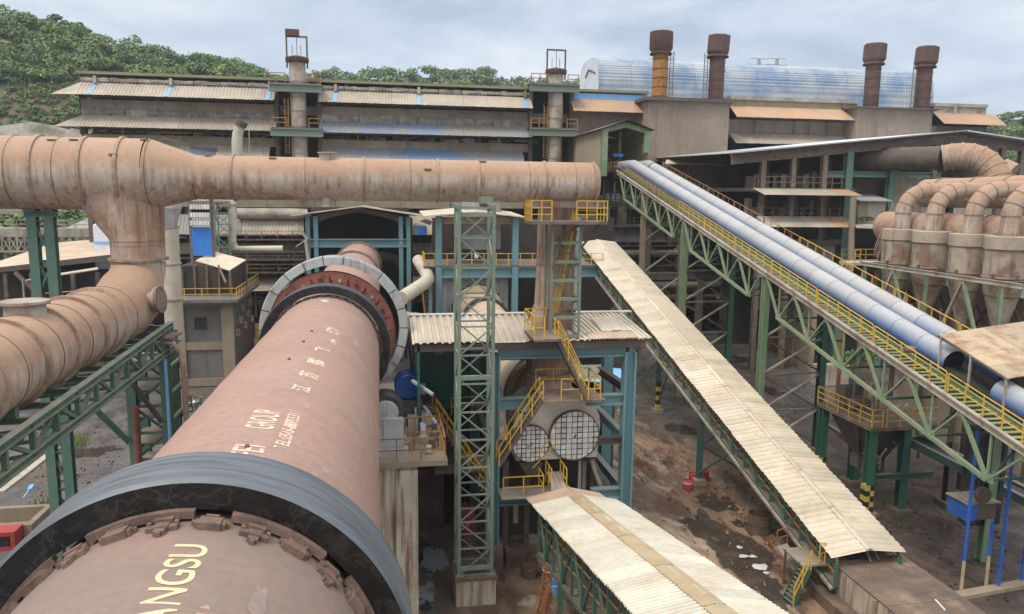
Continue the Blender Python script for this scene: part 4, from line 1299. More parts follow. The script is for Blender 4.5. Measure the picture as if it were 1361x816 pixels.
bike(243, 549, 'red motorbike parked in the left yard nearer the vent pipe', 'red', .4)
bike(256, 546, 'dark motorbike with a white leg shield parked close to the kiln', 'white', .7)
for px, py, lab, m in ((254, 540, 'small rusty open drum behind the motorbikes', 'rustdrum'), (263, 541, 'squat grey-green bin behind the parked motorbikes', 'grgreen')):
    p = gp(px, py)
    MBt = thing('drum', lab, 'drum', p)
    MB().lathe([(.01, .05), (.42, .05), (.45, 0), (.45, .95), (.41, .95), (.40, .2)], p, n=20).done('barrel', m, MBt, True)
    MB().lathe([(.45, .60), (.48, .62), (.45, .65)], p, n=20).done('hoop', m, MBt)

# --- near left corner: trough, red box, blue broom, kerb, weeds
p0 = gp(8, 715)
tr = thing('concrete_trough', 'open tan concrete trough on the ground beside the near tyre', 'trough', p0)
X0, Y0 = gp(47, 716).x, gp(30, 720).y
LX0, WY0 = 4.4, 3.0
for nm, sp in (('end_wall', (X0 - .35, X0, Y0, Y0 + WY0, 0, 1.0)), ('end_wall', (X0 - LX0, X0 - LX0 + .35, Y0, Y0 + WY0, 0, 1.0)),
               ('side_wall', (X0 - LX0 + .35, X0 - .35, Y0, Y0 + .35, 0, 1.0)), ('side_wall', (X0 - LX0 + .35, X0 - .35, Y0 + WY0 - .35, Y0 + WY0, 0, 1.0)), ('floor', (X0 - LX0 + .35, X0 - .35, Y0 + .35, Y0 + WY0 - .35, 0, .12))):
    MB().span(*sp).done(nm, 'conctan', tr)
rb = thing('red_box', 'small red steel box with a dark open front beside the trough', 'box', gp(5, 730))
q = gp(2, 727)
bx = MB()
for a in ((-.95, .95, -.5, -.42, 0, .18), (-.95, .95, -.5, -.42, .82, 1.0), (-.95, -.7, -.5, -.42, .18, .82), (.7, .95, -.5, -.42, .18, .82), (-.95, .95, .5, .58, 0, 1), (-.95, -.87, -.42, .5, 0, 1), (.87, .95, -.42, .5, 0, 1), (-.95, .95, -.5, .58, 1.002, 1.06)):
    bx.span(q.x + a[0], q.x + a[1], q.y + a[2], q.y + a[3], a[4], a[5])
bx.done('box_shell', 'red', rb)
MB().span(q.x - .6, q.x + .6, q.y - .4, q.y + .4, .02, .8).done('dark_inside', 'blackp', rb)
br = thing('broom', 'blue plastic broom leaning out of the concrete trough', 'broom', gp(38, 670))
a, c = at(31, 662, y=Y0 + 1.5), at(43, 645, y=Y0 + 3.2)
bar(br, 'handle', a, c, .07, .07, 'sky_bl')
bar(br, 'bristle_head', c - (c - a) * .35, c, .24, .12, 'sky_bl')
kb = gp(0, 655), gp(78, 595)
MB().bar(kb[0] + V((0, 0, .06)), kb[1] + V((0, 0, .06)), .5, .12).done('kerb', 'stack').update_tag()
tag(bpy.data.objects['kerb'], kind='structure')
for (px, py, n, rr_, lab) in ((88, 592, 260, 1.7, 0), (60, 680, 200, 1.4, 1), (1165, 490, 0, 0, 2)):
    if not n:
        continue
    p = gp(px, py)
    b = MB()
    for i in range(n):
        a, d = random.uniform(0, 6.28), rr_ * math.sqrt(random.random())
        q = p + V((d * math.cos(a), d * math.sin(a), 0))
        h = random.uniform(.3, .95)
        w_ = random.uniform(.03, .07)
        dx, dy = random.uniform(-.3, .3), random.uniform(-.3, .3)
        t = random.uniform(0, 3.14)
        u_ = V((math.cos(t) * w_, math.sin(t) * w_, 0))
        b.add([q - u_, q + u_, q + V((dx * .5, dy * .5, h * .6)) + u_ * .6, q + V((dx, dy, h)), q + V((dx * .5, dy * .5, h * .6)) - u_ * .6], [(0, 1, 2, 4), (4, 2, 3)])
    tag(b.done('weeds', 'grass'), kind='stuff')
# loose stones and clods
b = MB()
for i in range(4200):
    z = random.random()
    if i > 2600:
        px = random.uniform(845, 1080)
        py = 560 + (px - 845) * .75 + random.gauss(0, 55)
        if py < 455 or py > 815 or px > 1075:
            continue
    elif i % 3 == 0:
        px, py = random.uniform(40, 200), random.uniform(560, 720)
    elif i % 3 == 1:
        px, py = random.uniform(930, 1110), random.uniform(445, 560)
    else:
        px, py = random.uniform(1080, 1340), random.uniform(610, 800)
    p = gp(px, py)
    s_ = random.choice((.04, .06, .06, .09, .14))
    vs = [p + V((random.uniform(-1, 1) * s_, random.uniform(-1, 1) * s_, k * s_ * random.uniform(.6, 1))) for k in (0, 0, 0, 1, 1)]
    b.add(vs, [(0, 1, 3), (1, 2, 4), (2, 0, 3), (1, 4, 3), (2, 3, 4)])
tag(b.done('loose_stones', 'ground'), kind='stuff')

# --- far left background: footbridge gallery, long shed, pale silo, hut roof
fb = thing('pipe_gallery', 'long pale latticed pipe gallery bridging low before the green bank', 'gallery', (-40, 118, 8))
GY = 118
a, c = at(-30, 300, y=GY), at(150, 300, y=GY)
zt_, zb_ = at(60, 312, y=GY).z, at(60, 334, y=GY).z
MB().span(a.x, c.x, GY - .1, GY + 2.5, zt_ - .1, zt_ + .9).done('deck', 'stack', fb)
truss(fb, (a.x, GY, zt_ - .2), (c.x, GY, zt_ - .2), (a.x, GY, zb_), (c.x, GY, zb_), 18, .25, .16, 'stack', 'X', ch='box')
railing(fb, [(a.x, GY, zt_ + .9), (c.x, GY, zt_ + .9)], 1.2, 2.5, 'stack', r=.1)
for px in (10, 130):
    x = at(px, 320, y=GY).x
    for d in (-.8, .8):
        bar(fb, 'leg', (x + d, GY + 1, 0), (x + d, GY + 1, zb_), .35, .35, 'stack', up=(0, 1, 0))
ls = thing('long_shed', 'long dark open shed under a dusty tan roof at the far left', 'shed', (-34, 92, 0))
SY = 90
a, c = at(-40, 355, y=SY), at(158, 335, y=SY)
zl, zr_ = at(0, 357, y=SY).z, at(130, 337, y=SY).z
MB().add([(a.x, SY, zl - .2), (c.x, SY, zr_), (c.x, SY + 22, zr_ + 1.2), (a.x, SY + 22, zl + 1.4)], [(0, 1, 2, 3)]).done('roof', 'rooftan', ls)
MB().add([(a.x, SY - .02, zl - .75), (c.x, SY - .02, zr_ - .65), (c.x, SY - .02, zr_ - .02), (a.x, SY - .02, zl - .22)], [(0, 1, 2, 3)]).done('eave_beam', 'dksteel', ls)
MB().span(a.x, c.x, SY + 4, SY + 21.9, 0, zl - .6).done('inner_wall', 'dark', ls)
for px in (5, 40, 95, 128):
    x = at(px, 360, y=SY).x
    bar(ls, 'post', (x, SY + .3, 0), (x, SY + .3, zl - .5), .4, .4, 'dksteel', 'H', (0, 1, 0))
bar(ls, 'diagonal', at(20, 362, y=SY), at(52, 392, y=SY), .35, .35, 'steelbr')
bar(ls, 'wind_post', at(30, 370, y=SY - .5), at(33, 408, y=SY - .5), .16, .16, 'stack')
MB().poly([at(33, 372, y=84), at(130, 357, y=84), at(130, 355, y=88), at(60, 366, y=88)], .12).done('lower_roof', 'roof', ls)
railing(ls, [at(60, 405, y=84), at(100, 402, y=84)], 1.2, 1.2, 'yellow', r=.08)
so_ = thing('pale_silo', 'pale blue-white clad tower beside the brown riser', 'tower', at(140, 380, y=95))
x0, x1 = at(126, 340, y=95).x, at(152, 340, y=95).x
MB().span(x0, x1 + 2, 95, 99, 0, at(130, 299, y=95).z).done('clad_wall', 'white', so_)
MB().span(x0 + .02, x1 + 2, 94.9, 95, at(135, 323, y=95).z, at(135, 321, y=95).z).done('band', 'sky_bl', so_)
MB().add([(x0, 95.01, at(126, 299, y=95).z), (x1 + 2, 95.01, at(126, 299, y=95).z), (x1 + 2, 99, at(150, 280, y=95).z), (x0, 99, at(128, 292, y=95).z)], [(0, 1, 2, 3)]).done('roof', 'white', so_)
hr = thing('hut', 'grey hip-roofed hut half hidden behind the branch duct', 'hut', at(115, 320, y=125))
q = [at(86, 304, y=125), at(150, 304, y=125), at(150, 302, y=131), at(92, 302, y=131), at(120, 288, y=128), at(150, 282, y=128)]
b = MB()
b.add(q, [(0, 1, 5, 4), (2, 3, 4, 5), (3, 0, 4)])
b.done('roof', 'greyclad', hr)
MB().span(q[0].x + 1.5, q[1].x, 126, 130, 0, q[0].z - .05).done('wall', 'cladtan', hr)

# ================================================================== LATTICE MAST UNDER THE DUCT
mx_, my_ = at(630, 500, y=35.3).x, 35.3
mast = thing('lattice_mast', 'slender grey-green square lattice mast standing on a concrete pedestal under the duct', 'lattice mast', (mx_, my_, 0))
PH = 1.45
MB().span(mx_ - .98, mx_ + .98, my_ - 1.15, my_ + 1.15, 0, PH - .12).done('pedestal', 'concrete', mast)
MB().span(mx_ - 1.04, mx_ + 1.04, my_ - 1.2, my_ + 1.2, PH - .12, PH).done('pedestal_cap', 'concdk', mast)
ztop = at(630, 272, y=my_ - .8).z
lattice(mast, mx_, my_, PH, ztop - .15, 1.6, 1.6, 13, .16, .075, 'grgreen')
for sx in (-1, 1):
    for sy in (-1, 1):
        MB().span(mx_ + sx * .775 - .2, mx_ + sx * .775 + .2, my_ + sy * .775 - .2, my_ + sy * .775 + .2, PH + .001, PH + .05).done('foot_plate', 'grgreen', mast)
for z in (PH + .35, 11.4, ztop - .45):
    bar(mast, 'tie_beam', (mx_ - .9, my_ - .78, z), (mx_ + .9, my_ - .78, z), .14, .2, 'grgreen')
for sx in (-1, 1):
    bar(mast, 'saddle_beam', (mx_ + sx * .78, my_ - .9, ztop - .1), (mx_ + sx * .78, DY + .4, ztop - .1), .18, .22, 'grgreen')
MB().span(mx_ + .45, mx_ + .95, my_ + .6, my_ + 2.4, ztop + .05, DZ - DR * .72).done('saddle', 'grgreen', mast)

# ================================================================== SECOND KILN AND ITS HOOD
K2 = V((9.45, 38.3, 8.05))
k2 = thing('rotary_kiln', 'second smaller cream-dusted kiln running back under the shed from the tiled hood', 'kiln', (9.4, 55, 6))
K2A = V((.004, 1, .012)).normalized()
yc = [1.7, 6, 11, 16, 21, 26, 31, 37, 46, 58]
for a, c in zip(yc, yc[1:]):
    MB().lathe([(1.9, a), (1.9, c)], K2, K2A, 64).done('shell_section', 'kilntwo', k2, True)
    MB().lathe([(1.9, c - .04), (1.915, c - .02), (1.915, c + .02), (1.9, c + .04)], K2, K2A, 64).done('weld_seam', 'steelbr', k2)
for y, r, w_, m in ((4.3, 2.28, .8, 'cap'), (29.5, 2.2, .9, 'tyre2'), (35.5, 2.5, .5, 'cap')):
    MB().lathe([(1.9, y), (r, y), (r, y + w_), (1.9, y + w_)], K2, K2A, 72).done('tyre', m, k2, True)
hd = thing('kiln_hood', 'grey kiln discharge hood with two round white tiled doors facing the camera', 'kiln hood', (9.4, 37.5, 4))
hx, hz, hy = 9.3, at(745, 560, y=38.2).z, 38.2
prof = [(hx - 2.25, hz - 2.1), (hx - 2.4, hz - .3)] + [(hx + 2.4 * math.cos(a), hz - .2 + 1.9 * math.sin(a)) for a in [math.pi * (1 - k / 14) for k in range(15)]] + [(hx + 2.4, hz - .3), (hx + 2.25, hz - 2.1)]
b = MB()
b.poly([(x, hy, z) for x, z in prof], 2.6, (0, 1, 0))
b.done('hood_body', 'hood', hd)


def tiled_door(px, py, rad, cols):
    c = at(px, py, y=hy - .12)
    MB().lathe([(.01, 0), (rad, 0), (rad, .18), (.01, .18)], (c.x, hy - .02, c.z), (0, -1, 0), 48).done('door_plate', 'blackp', hd)
    d = MB().lathe([(rad - .02, .02), (rad + .03, .02), (rad + .03, .26), (rad - .02, .26)], (c.x, hy - .02, c.z), (0, -1, 0), 48, True).done('door_rim', 'block', hd)
    s_ = 2 * rad / cols
    for i in range(cols):
        for j in range(cols):
            x0, z0 = -rad + i * s_, -rad + j * s_
            g = .017 + .008 * ((i * 7 + j * 3) % 3)
            # clip the square tile to the circle
            ps = []
            P = [(x0 + g, z0 + g), (x0 + s_ - g, z0 + g), (x0 + s_ - g, z0 + s_ - g), (x0 + g, z0 + s_ - g)]
            rr_ = rad - .03
            if min(math.hypot(*p) for p in P) > rr_ and not (abs(x0 + s_ / 2) < s_ or abs(z0 + s_ / 2) < s_):
                continue
            for k in range(4):
                a, e_ = P[k], P[(k + 1) % 4]
                for q in range(6):
                    t = q / 6
                    x, z = a[0] + (e_[0] - a[0]) * t, a[1] + (e_[1] - a[1]) * t
                    if math.hypot(x, z) <= rr_:
                        ps.append((x, z))
                    else:
                        # slide along to the circle only where the edge crosses it
                        k_ = rr_ / math.hypot(x, z)
                        if x0 + g - .001 <= x * k_ <= x0 + s_ - g + .001 and z0 + g - .001 <= z * k_ <= z0 + s_ - g + .001:
                            ps.append((x * k_, z * k_))
            if len(ps) > 2:
                dp = random.uniform(.03, .06)
                MB().poly([(c.x + x, hy - .20 - dp, c.z + z) for x, z in ps], dp, (0, 1, 0)).done('tile', 'tile', hd)
    MB().bar((c.x - .02, hy - .27, c.z - .12), (c.x + .08, hy - .27, c.z + .06), .05, .05).done('door_hook', 'blackp', hd)


tiled_door(763, 578, 1.36, 9)
tiled_door(705, 589, 1.00, 8)
MB().tube(arc_pts((at(692, 560, y=hy - .1)), (1, 0, 0), (0, 0, 1), .5, R(60), R(200), 8), .05, 6).done('hose', 'blackp', hd)
# --- duct riser from the hood up to the end of the big duct
rs_ = thing('riser_duct', 'rust-streaked vertical riser joining the hood to the right end of the big duct', 'duct', (8.7, 39.6, 9))
ry_ = 39.6
X = lambda px, py: at(px, py, y=ry_)
segs = [((726, 520), 27), ((727, 505), 26), ((729, 475), 25), ((731, 440), 25)]
pz = [X(727, 512).z, X(727, 495).z, X(729, 440).z, X(737, 408).z, X(740, 350).z, X(742, 268).z]
pxs = [X(727, 512).x, X(727, 495).x, X(731, 440).x, X(738, 408).x, X(740, 350).x, X(742, 268).x]
rad_ = [1.3, 1.15, 1.32, 1.16, 1.10, 1.08]
for i in range(5):
    MB().tube([(pxs[i], ry_, pz[i]), (pxs[i + 1], ry_, pz[i + 1])], [rad_[i], rad_[i + 1]], 40, False).done('riser_section', 'ductdk', rs_, True)
    MB().lathe([(rad_[i + 1], -.04), (rad_[i + 1] + .06, -.04), (rad_[i + 1] + .06, .04), (rad_[i + 1], .04)], (pxs[i + 1], ry_, pz[i + 1]), n=40).done('flange_ring', 'flange', rs_)
MB().lathe([(1.15, -.12), (1.36, -.12), (1.36, .1), (1.15, .1)], (pxs[1], ry_, pz[1]), n=40).done('flange_ring', 'flange', rs_)

# ================================================================== TEAL FRAME ROUND THE HOOD
FY, BY2 = 37.3, 45.0
fx0, fx1 = at(655, 600, y=FY).x, at(832, 600, y=FY).x
fr_ = thing('teal_frame', 'tall teal steel frame and pent roof built round the kiln hood', 'steel frame', ((fx0 + fx1) / 2, 40, 0))
zr_ = at(740, 470, y=FY).z
for x, y, lo in ((fx0, FY, 1.75), (fx1, FY, .8), (fx0, BY2, 0), (at(806, 520, y=BY2).x, BY2, 0)):
    bar(fr_, 'column', (x, y, lo), (x, y, zr_), .62, .62, 'teal', 'H', (1, 0, 0) if y == FY else (0, 1, 0))
    MB().span(x - .5, x + .5, y - .5, y + .5, 0, lo if lo else .3).done('plinth', 'concdk', fr_)
xcol = at(806, 520, y=BY2).x
for py, y in ((467, FY), (588, FY), (659, FY)):
    z = at(740, py, y=FY).z
    if py == 588:
        bar(fr_, 'cross_beam', (fx0 + .2, y, z), (at(681, 588, y=y).x, y, z), .35, .4, 'dksteel', 'H')
        bar(fr_, 'cross_beam', (at(796, 588, y=y).x, y, z), (fx1 - .2, y, z), .35, .4, 'dksteel', 'H')
    elif py == 659:
        bar(fr_, 'cross_beam', (fx0 + .2, y, z), (at(718, 655, y=y).x, y, z), .4, .62, 'teal', 'H')
        bar(fr_, 'cross_beam', (at(785, 650, y=y).x, y, z), (fx1 - .2, y, z), .4, .62, 'teal', 'H')
    else:
        bar(fr_, 'cross_beam', (fx0 + .2, y, z), (fx1 - .2, y, z), .4, .62, 'teal', 'H')
    bar(fr_, 'side_beam', (fx1, y, z), (fx1, BY2, z), .35, .5, 'teal', 'H')
    bar(fr_, 'side_beam', (fx0, y, z), (fx0, BY2, z), .35, .5, 'teal', 'H')
zm_ = at(740, 533, y=FY).z
bar(fr_, 'cross_beam', (fx0 + .2, FY - .02, zm_), (fx0 + 2.2, FY - .02, zm_), .35, .6, 'teal', 'H')
bar(fr_, 'cross_beam', (at(780, 512, y=FY).x, FY - .02, zm_), (fx1 - .2, FY - .02, zm_), .35, .6, 'teal', 'H')
bar(fr_, 'knee_brace', at(797, 492, y=43), at(828, 513, y=40), .35, .45, 'dksteel', 'H')
bar(fr_, 'cross_beam', (fx0, BY2, at(780, 470, y=BY2).z), (fx1, BY2, at(780, 470, y=BY2).z), .35, .5, 'gallgreen', 'H')
# roof: two slopes, eave at the front, laid in lapped sheets; a gap is left for the riser
ez, rz_ = 12.62, 13.45
ex0, ex1 = at(548, 459, y=36.8).x, at(867, 452, y=36.8).x
rx0, rx1 = at(562, 428, y=40.6).x, at(838, 424, y=40.6).x
gx0, gx1 = pxs[2] - 1.15, pxs[2] + 1.15
ey, ry2 = 36.8, 40.6
u_ = (ex1 - ex0)
sheets(fr_, (ex0, ey, ez), (gx0 - ex0, 0, 0), (0, ry2 - ey, rz_ - ez), 9, 2, .07, 'roof')
sheets(fr_, (gx1, ey, ez), (ex1 - gx1, 0, 0), (-.6, ry2 - ey, rz_ - ez), 7, 2, .07, 'roof')
sheets(fr_, (gx0, ey, ez - .02), (gx1 - gx0, 0, 0), (0, 1.3, .285), 3, 2, .07, 'rooftan')
sheets(fr_, (ex0, 45.4, ez - .1), (ex1 - ex0 - 1.2, 0, 0), (0, ry2 - 45.4, rz_ - ez + .1), 16, 2, -.07, 'roof')
MB().bar((ex0, ry2, rz_ + .05), (gx0, ry2, rz_ + .05), .5, .05).done('ridge_cap', 'roofw', fr_)
MB().bar((gx1, ry2, rz_ + .05), (rx1, ry2, rz_ + .05), .5, .05).done('ridge_cap', 'roofw', fr_)
sheets(fr_, (gx1 + 1.2, 37.6, ez + .30), (1.6, 0, 0), (-.1, 1.9, .42), 3, 4, .05, 'roofw', 'patch_sheet')
sheets(fr_, (gx1 + .3, 36.7, ez + .06), (2.6, 0, 0), (0, .9, .2), 4, 4, .05, 'rooftan', 'patch_sheet')
MB().span(ex0 + .1, ex1 - .3, ey + .1, ey + .2, ez - .42, ez - .06).done('eave_beam', 'dksteel', fr_)
# green wall left of the frame
gw = thing('green_wall', 'glossy bottle green panel wall under the left eave of the pent roof', 'wall', (ex0, 45, 0))
gx = [at(px, 500, y=45).x for px in (549, 605, 655)]
for a, c in zip(gx, gx[1:]):
    MB().span(a + .02, c - .02, 45.0, 45.15, at(600, 543, y=45).z, ez - .2).done('wall_panel', 'greenwall', gw)
MB().span(gx[0] - .1, gx[0], 36.9, 45.1, at(600, 543, y=45).z, ez - .1).done('wall_panel', 'greenwall', gw)
MB().span(gx[0], gx[2], 45.2, 45.5, 0, ez - .3).done('back_wall', 'dark', gw)
MB().span(gx[0] + .1, gx[2], 41.2, 45, 4.3, 4.5).done('floor', 'concdk', gw)
sb_ = at(500, 500, y=44)
# green box and blue shed roof seen through the frame on the right
bs = thing('blue_roofed_shed', 'low shed with light blue corrugated roof seen through the teal frame', 'shed', (15, 51, 0))
q = [at(752, 505, y=47), at(832, 512, y=47), at(814, 484, y=52), at(752, 484, y=52)]
sheets(bs, q[0], q[1] - q[0], q[3] - q[0], 6, 4, .04, 'sky_bl')
MB().span(q[0].x + .3, q[1].x - .4, 48, 51.6, 0, q[0].z - .1).done('wall', 'dkgreen', bs)
gb = thing('green_cabinet', 'dark green equipment cabinet behind the right teal column', 'cabinet', at(806, 540, y=45.8))
a, c = at(792, 575, y=46.2), at(815, 513, y=46.2)
MB().span(a.x, c.x, 46.2, 47.4, a.z, c.z).done('cabinet', 'dkgreen', gb)
MB().span(a.x + .08, c.x - .08, 46.14, 46.2, a.z + .1, c.z - .1).done('door', 'dkgreen', gb)
for x in (a.x + .1, c.x - .1):
    bar(gb, 'leg', (x, 46.4, 0), (x, 46.4, a.z), .1, .1, 'dksteel', up=(0, 1, 0))
# machinery clutter under the hood
mc = thing('hood_support', 'dark steel legs, chutes and pale pipes under the tiled hood', 'support', (9.3, 38.5, 0))
for px, m, w_ in ((672, 'dksteel', .3), (776, 'stack', .2), (787, 'dksteel', .22), (770, 'guard', .16), (700, 'dksteel', .3)):
    x = at(px, 630, y=38.6).x
    bar(mc, 'leg', (x, 38.6, 0), (x, 38.6, at(px, 612, y=38.6).z), w_, w_, m, up=(0, 1, 0))
MB().tube([at(786, 612, y=38.1), at(792, 630, y=38.1), at(800, 650, y=38.1)], .12, 8).done('pipe', 'stack', mc, True)
MB().poly([at(690, 615, y=38.3), at(722, 615, y=38.3), at(716, 632, y=38.3), at(700, 632, y=38.3)], 1.6, (0, 1, 0)).done('chute', 'dksteel', mc)
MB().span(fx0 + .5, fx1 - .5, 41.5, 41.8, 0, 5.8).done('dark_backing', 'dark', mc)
bar(mc, 'pale_post', at(685, 668, y=38.5), at(685, 694, y=38.5), .25, .25, 'stack')
MB().span(at(672, 700, y=38).x, at(705, 700, y=38).x, 37.6, 39, 0, .9).done('plinth', 'concdk', mc)
bar(mc, 'sloping_chute', at(786, 610, y=38.2), at(806, 650, y=38.2), .35, .3, 'steelbr')
# --- platforms, stairs and yellow rails
sr = thing('stair_set', 'yellow railed stairs and landings climbing across the teal frame', 'staircase', (8, 37, 4))
zA = at(660, 600, y=36.9).z
p0_, p1_ = at(660, 612, y=36.75), at(717, 526, y=36.75)
stairs(sr, p0_, p1_, (0, -1, 0), 15, 'dksteel', w=.85)
za = p1_.z
MB().span(p1_.x, at(797, 526, y=36.75).x, 35.7, 38.0, za - .14, za - .02).done('landing', 'steelbr', sr)
xe = at(796, 526, y=36.0).x
railing(sr, [(p1_.x + .05, 38.0, za), (xe, 38.0, za)], 1.1, 1.1)
railing(sr, [(p1_.x + .9, 35.75, za), (xe - 1.0, 35.75, za)], 1.1, 1.1)
railing(sr, [(xe - .95, 35.75, za), (xe, 35.75, za), (xe, 37.9, za)], 1.1, .9)
p2_, p3_ = at(776, 526, y=36.3), at(737, 448, y=36.3)
stairs(sr, p2_, p3_, (0, -1, 0), 16, 'dksteel', w=.8)
zb2 = at(725, 446, y=36.3).z
xa2, xb2 = at(705, 450, y=36.3).x, at(741, 450, y=36.3).x
MB().span(xa2, xb2, 35.3, 37.9, zb2 - .12, zb2).done('landing', 'steelbr', sr)
railing(sr, [(xb2 - .3, 37.8, zb2), (xa2, 37.8, zb2), (xa2, 35.35, zb2), (xb2 - .9, 35.35, zb2)], 1.15, .8)
# lower deck with rails in front of the hood
zd = at(700, 652, y=FY).z
ld = thing('front_deck', 'narrow railed deck on the lower teal beam in front of the hood', 'deck', (7.5, 37, zd))
MB().span(fx0 + .3, at(760, 655, y=36.8).x, 36.2, 37.6, zd + .02, zd + .1).done('deck_plate', 'stack', ld)
railing(ld, [(fx0 + .4, 36.25, zd + .1), (at(722, 655, y=36.25).x, 36.25, zd + .1), (at(722, 655, y=36.25).x, 37.4, zd + .1)], 1.1, .9)
a, c = at(708, 622, y=36.9), at(735, 593, y=36.9)
for k in (0, .55):
    bar(ld, 'sloping_handrail', a + V((0, 0, k)), c + V((0, 0, k)), .05, .05, 'yellow')
xg = at(733, 640, y=36.2).x, at(753, 640, y=36.2).x
railing(ld, [(xg[0], 37.6, zd + .3), (xg[0], 36.2, zd + .3)], 1.2, .7)
railing(ld, [(xg[1], 37.6, zd + .3), (xg[1], 36.2, zd + .3)], 1.2, .7)
for k in range(3):
    w_ = (xg[1] - xg[0]) / 3
    MB().add([(xg[0] + k * w_ + .01, 37.5, zd + .9), (xg[0] + (k + 1) * w_ - .01, 37.5, zd + .9), (xg[0] + (k + 1) * w_ + .12, 35.6, zd - .0), (xg[0] + k * w_ + .14, 35.6, zd - .0)], [(0, 1, 2, 3)]).done('ramp_plank', 'stack', ld)
# left hand stair behind the mast, from the pier deck down
ss = thing('deck_stair', 'yellow railed steep stair behind the lattice mast leading down from the kiln deck', 'staircase', (4, 39, 4))
a, c = at(645, 655, y=38.6), at(575, 548, y=40)
stairs(ss, a, c, (.2, -1, 0), 18, 'steelbr', w=.8)
railing(ss, [at(600, 552, y=41), at(655, 548, y=41)], 1.0, 1.2)
MB().span(2.7, 5.6, 38, 43, zd + .9, zd + 1.05).done('landing', 'concdk', ss)
for (a, c) in (((548, 506), (575, 524)), ((563, 540), (585, 570))):
    bar(ss, 'white_handrail', at(*a, y=38), at(*c, y=36.5), .13, .13, 'white')
bk = thing('red_tank', 'small faded red tank half hidden behind the lattice mast', 'tank', gp(615, 705))
p = gp(617, 708)
MB().lathe([(.01, 0), (.6, 0), (.65, .1), (.65, 1.5), (.5, 1.7), (.01, 1.75)], p, n=24).done('tank_body', 'red', bk, True)
MB().lathe([(.01, 1.75), (.12, 1.75), (.12, 1.95), (.01, 1.95)], p, n=12).done('filler_cap', 'rustdrum', bk)

# --- stair tower and cage platform at the duct end
st_ = thing('stair_tower', 'thin dark steel stair tower with a yellow caged platform beside the riser', 'stair tower', (10, 37.7, 12.6))
tx0, tx1 = at(729, 400, y=37.6).x, at(766, 400, y=37.6).x
zt_, zb_ = at(745, 297, y=37.6).z, at(765, 443, y=37.6).z
for x in (tx0, tx1):
    for y in (37.0, 38.4):
        bar(st_, 'leg', (x, y, zb_ - (.9 if x == tx0 else 0)), (x, y, zt_), .12, .12, 'grgreen', up=(0, 1, 0))
nlv = 6
for i in range(nlv + 1):
    z = zb_ + (zt_ - zb_) * i / nlv
    bar(st_, 'strut', (tx0, 37.0, z), (tx1, 37.0, z), .14, .16, 'grgreen')
    bar(st_, 'strut', (tx1, 37.0, z), (tx1, 38.4, z), .1, .1, 'grgreen')
    if i < nlv:
        z2 = zb_ + (zt_ - zb_) * (i + 1) / nlv
        a, c = ((tx0, tx1) if i % 2 else (tx1, tx0))
        bar(st_, 'brace', (a, 37.0, z), (c, 37.0, z2), .09, .09, 'dksteel')
bar(st_, 'outrigger', (tx0, 37.0, at(740, 360, y=37).z), (tx0 + .6, 36.8, zt_), .12, .12, 'dksteel')
bar(st_, 'outrigger', (tx1, 37.0, at(760, 330, y=37).z), (tx1 + .9, 36.8, zt_), .12, .12, 'dksteel')
stairs(st_, (tx0 + .35, 37.9, zb_ + .3), (tx1 - .15, 38.1, zt_ - .3), (0, -1, 0), 22, 'steelbr', w=.6)
cx0, cx1 = at(705, 290, y=36.6).x, at(805, 290, y=36.6).x
MB().span(cx0, cx1, 36.3, 38.2, zt_, zt_ + .16).done('platform', 'steelbr', st_)
railing(st_, [(cx0, 38.1, zt_ + .16), (cx0, 36.35, zt_ + .16), (at(733, 290, y=36.4).x, 36.35, zt_ + .16)], 1.0, .5, r=.05, mids=(.33, .66))
railing(st_, [(at(766, 290, y=36.4).x, 36.35, zt_ + .16), (cx1, 36.35, zt_ + .16), (cx1, 38.1, zt_ + .16)], 1.0, .6, r=.05, mids=(.33, .66))
railing(st_, [(at(766, 290, y=38.1).x, 38.1, zt_ + .16), (cx1, 38.1, zt_ + .16)], 1.0, .6, r=.05)
bar(st_, 'top_beam', at(715, 272, y=37.3), at(800, 272, y=37.3), .25, .3, 'steelbr')
bar(st_, 'red_bracket', at(718, 271, y=36.8), at(744, 271, y=36.8), .2, .14, 'redox')

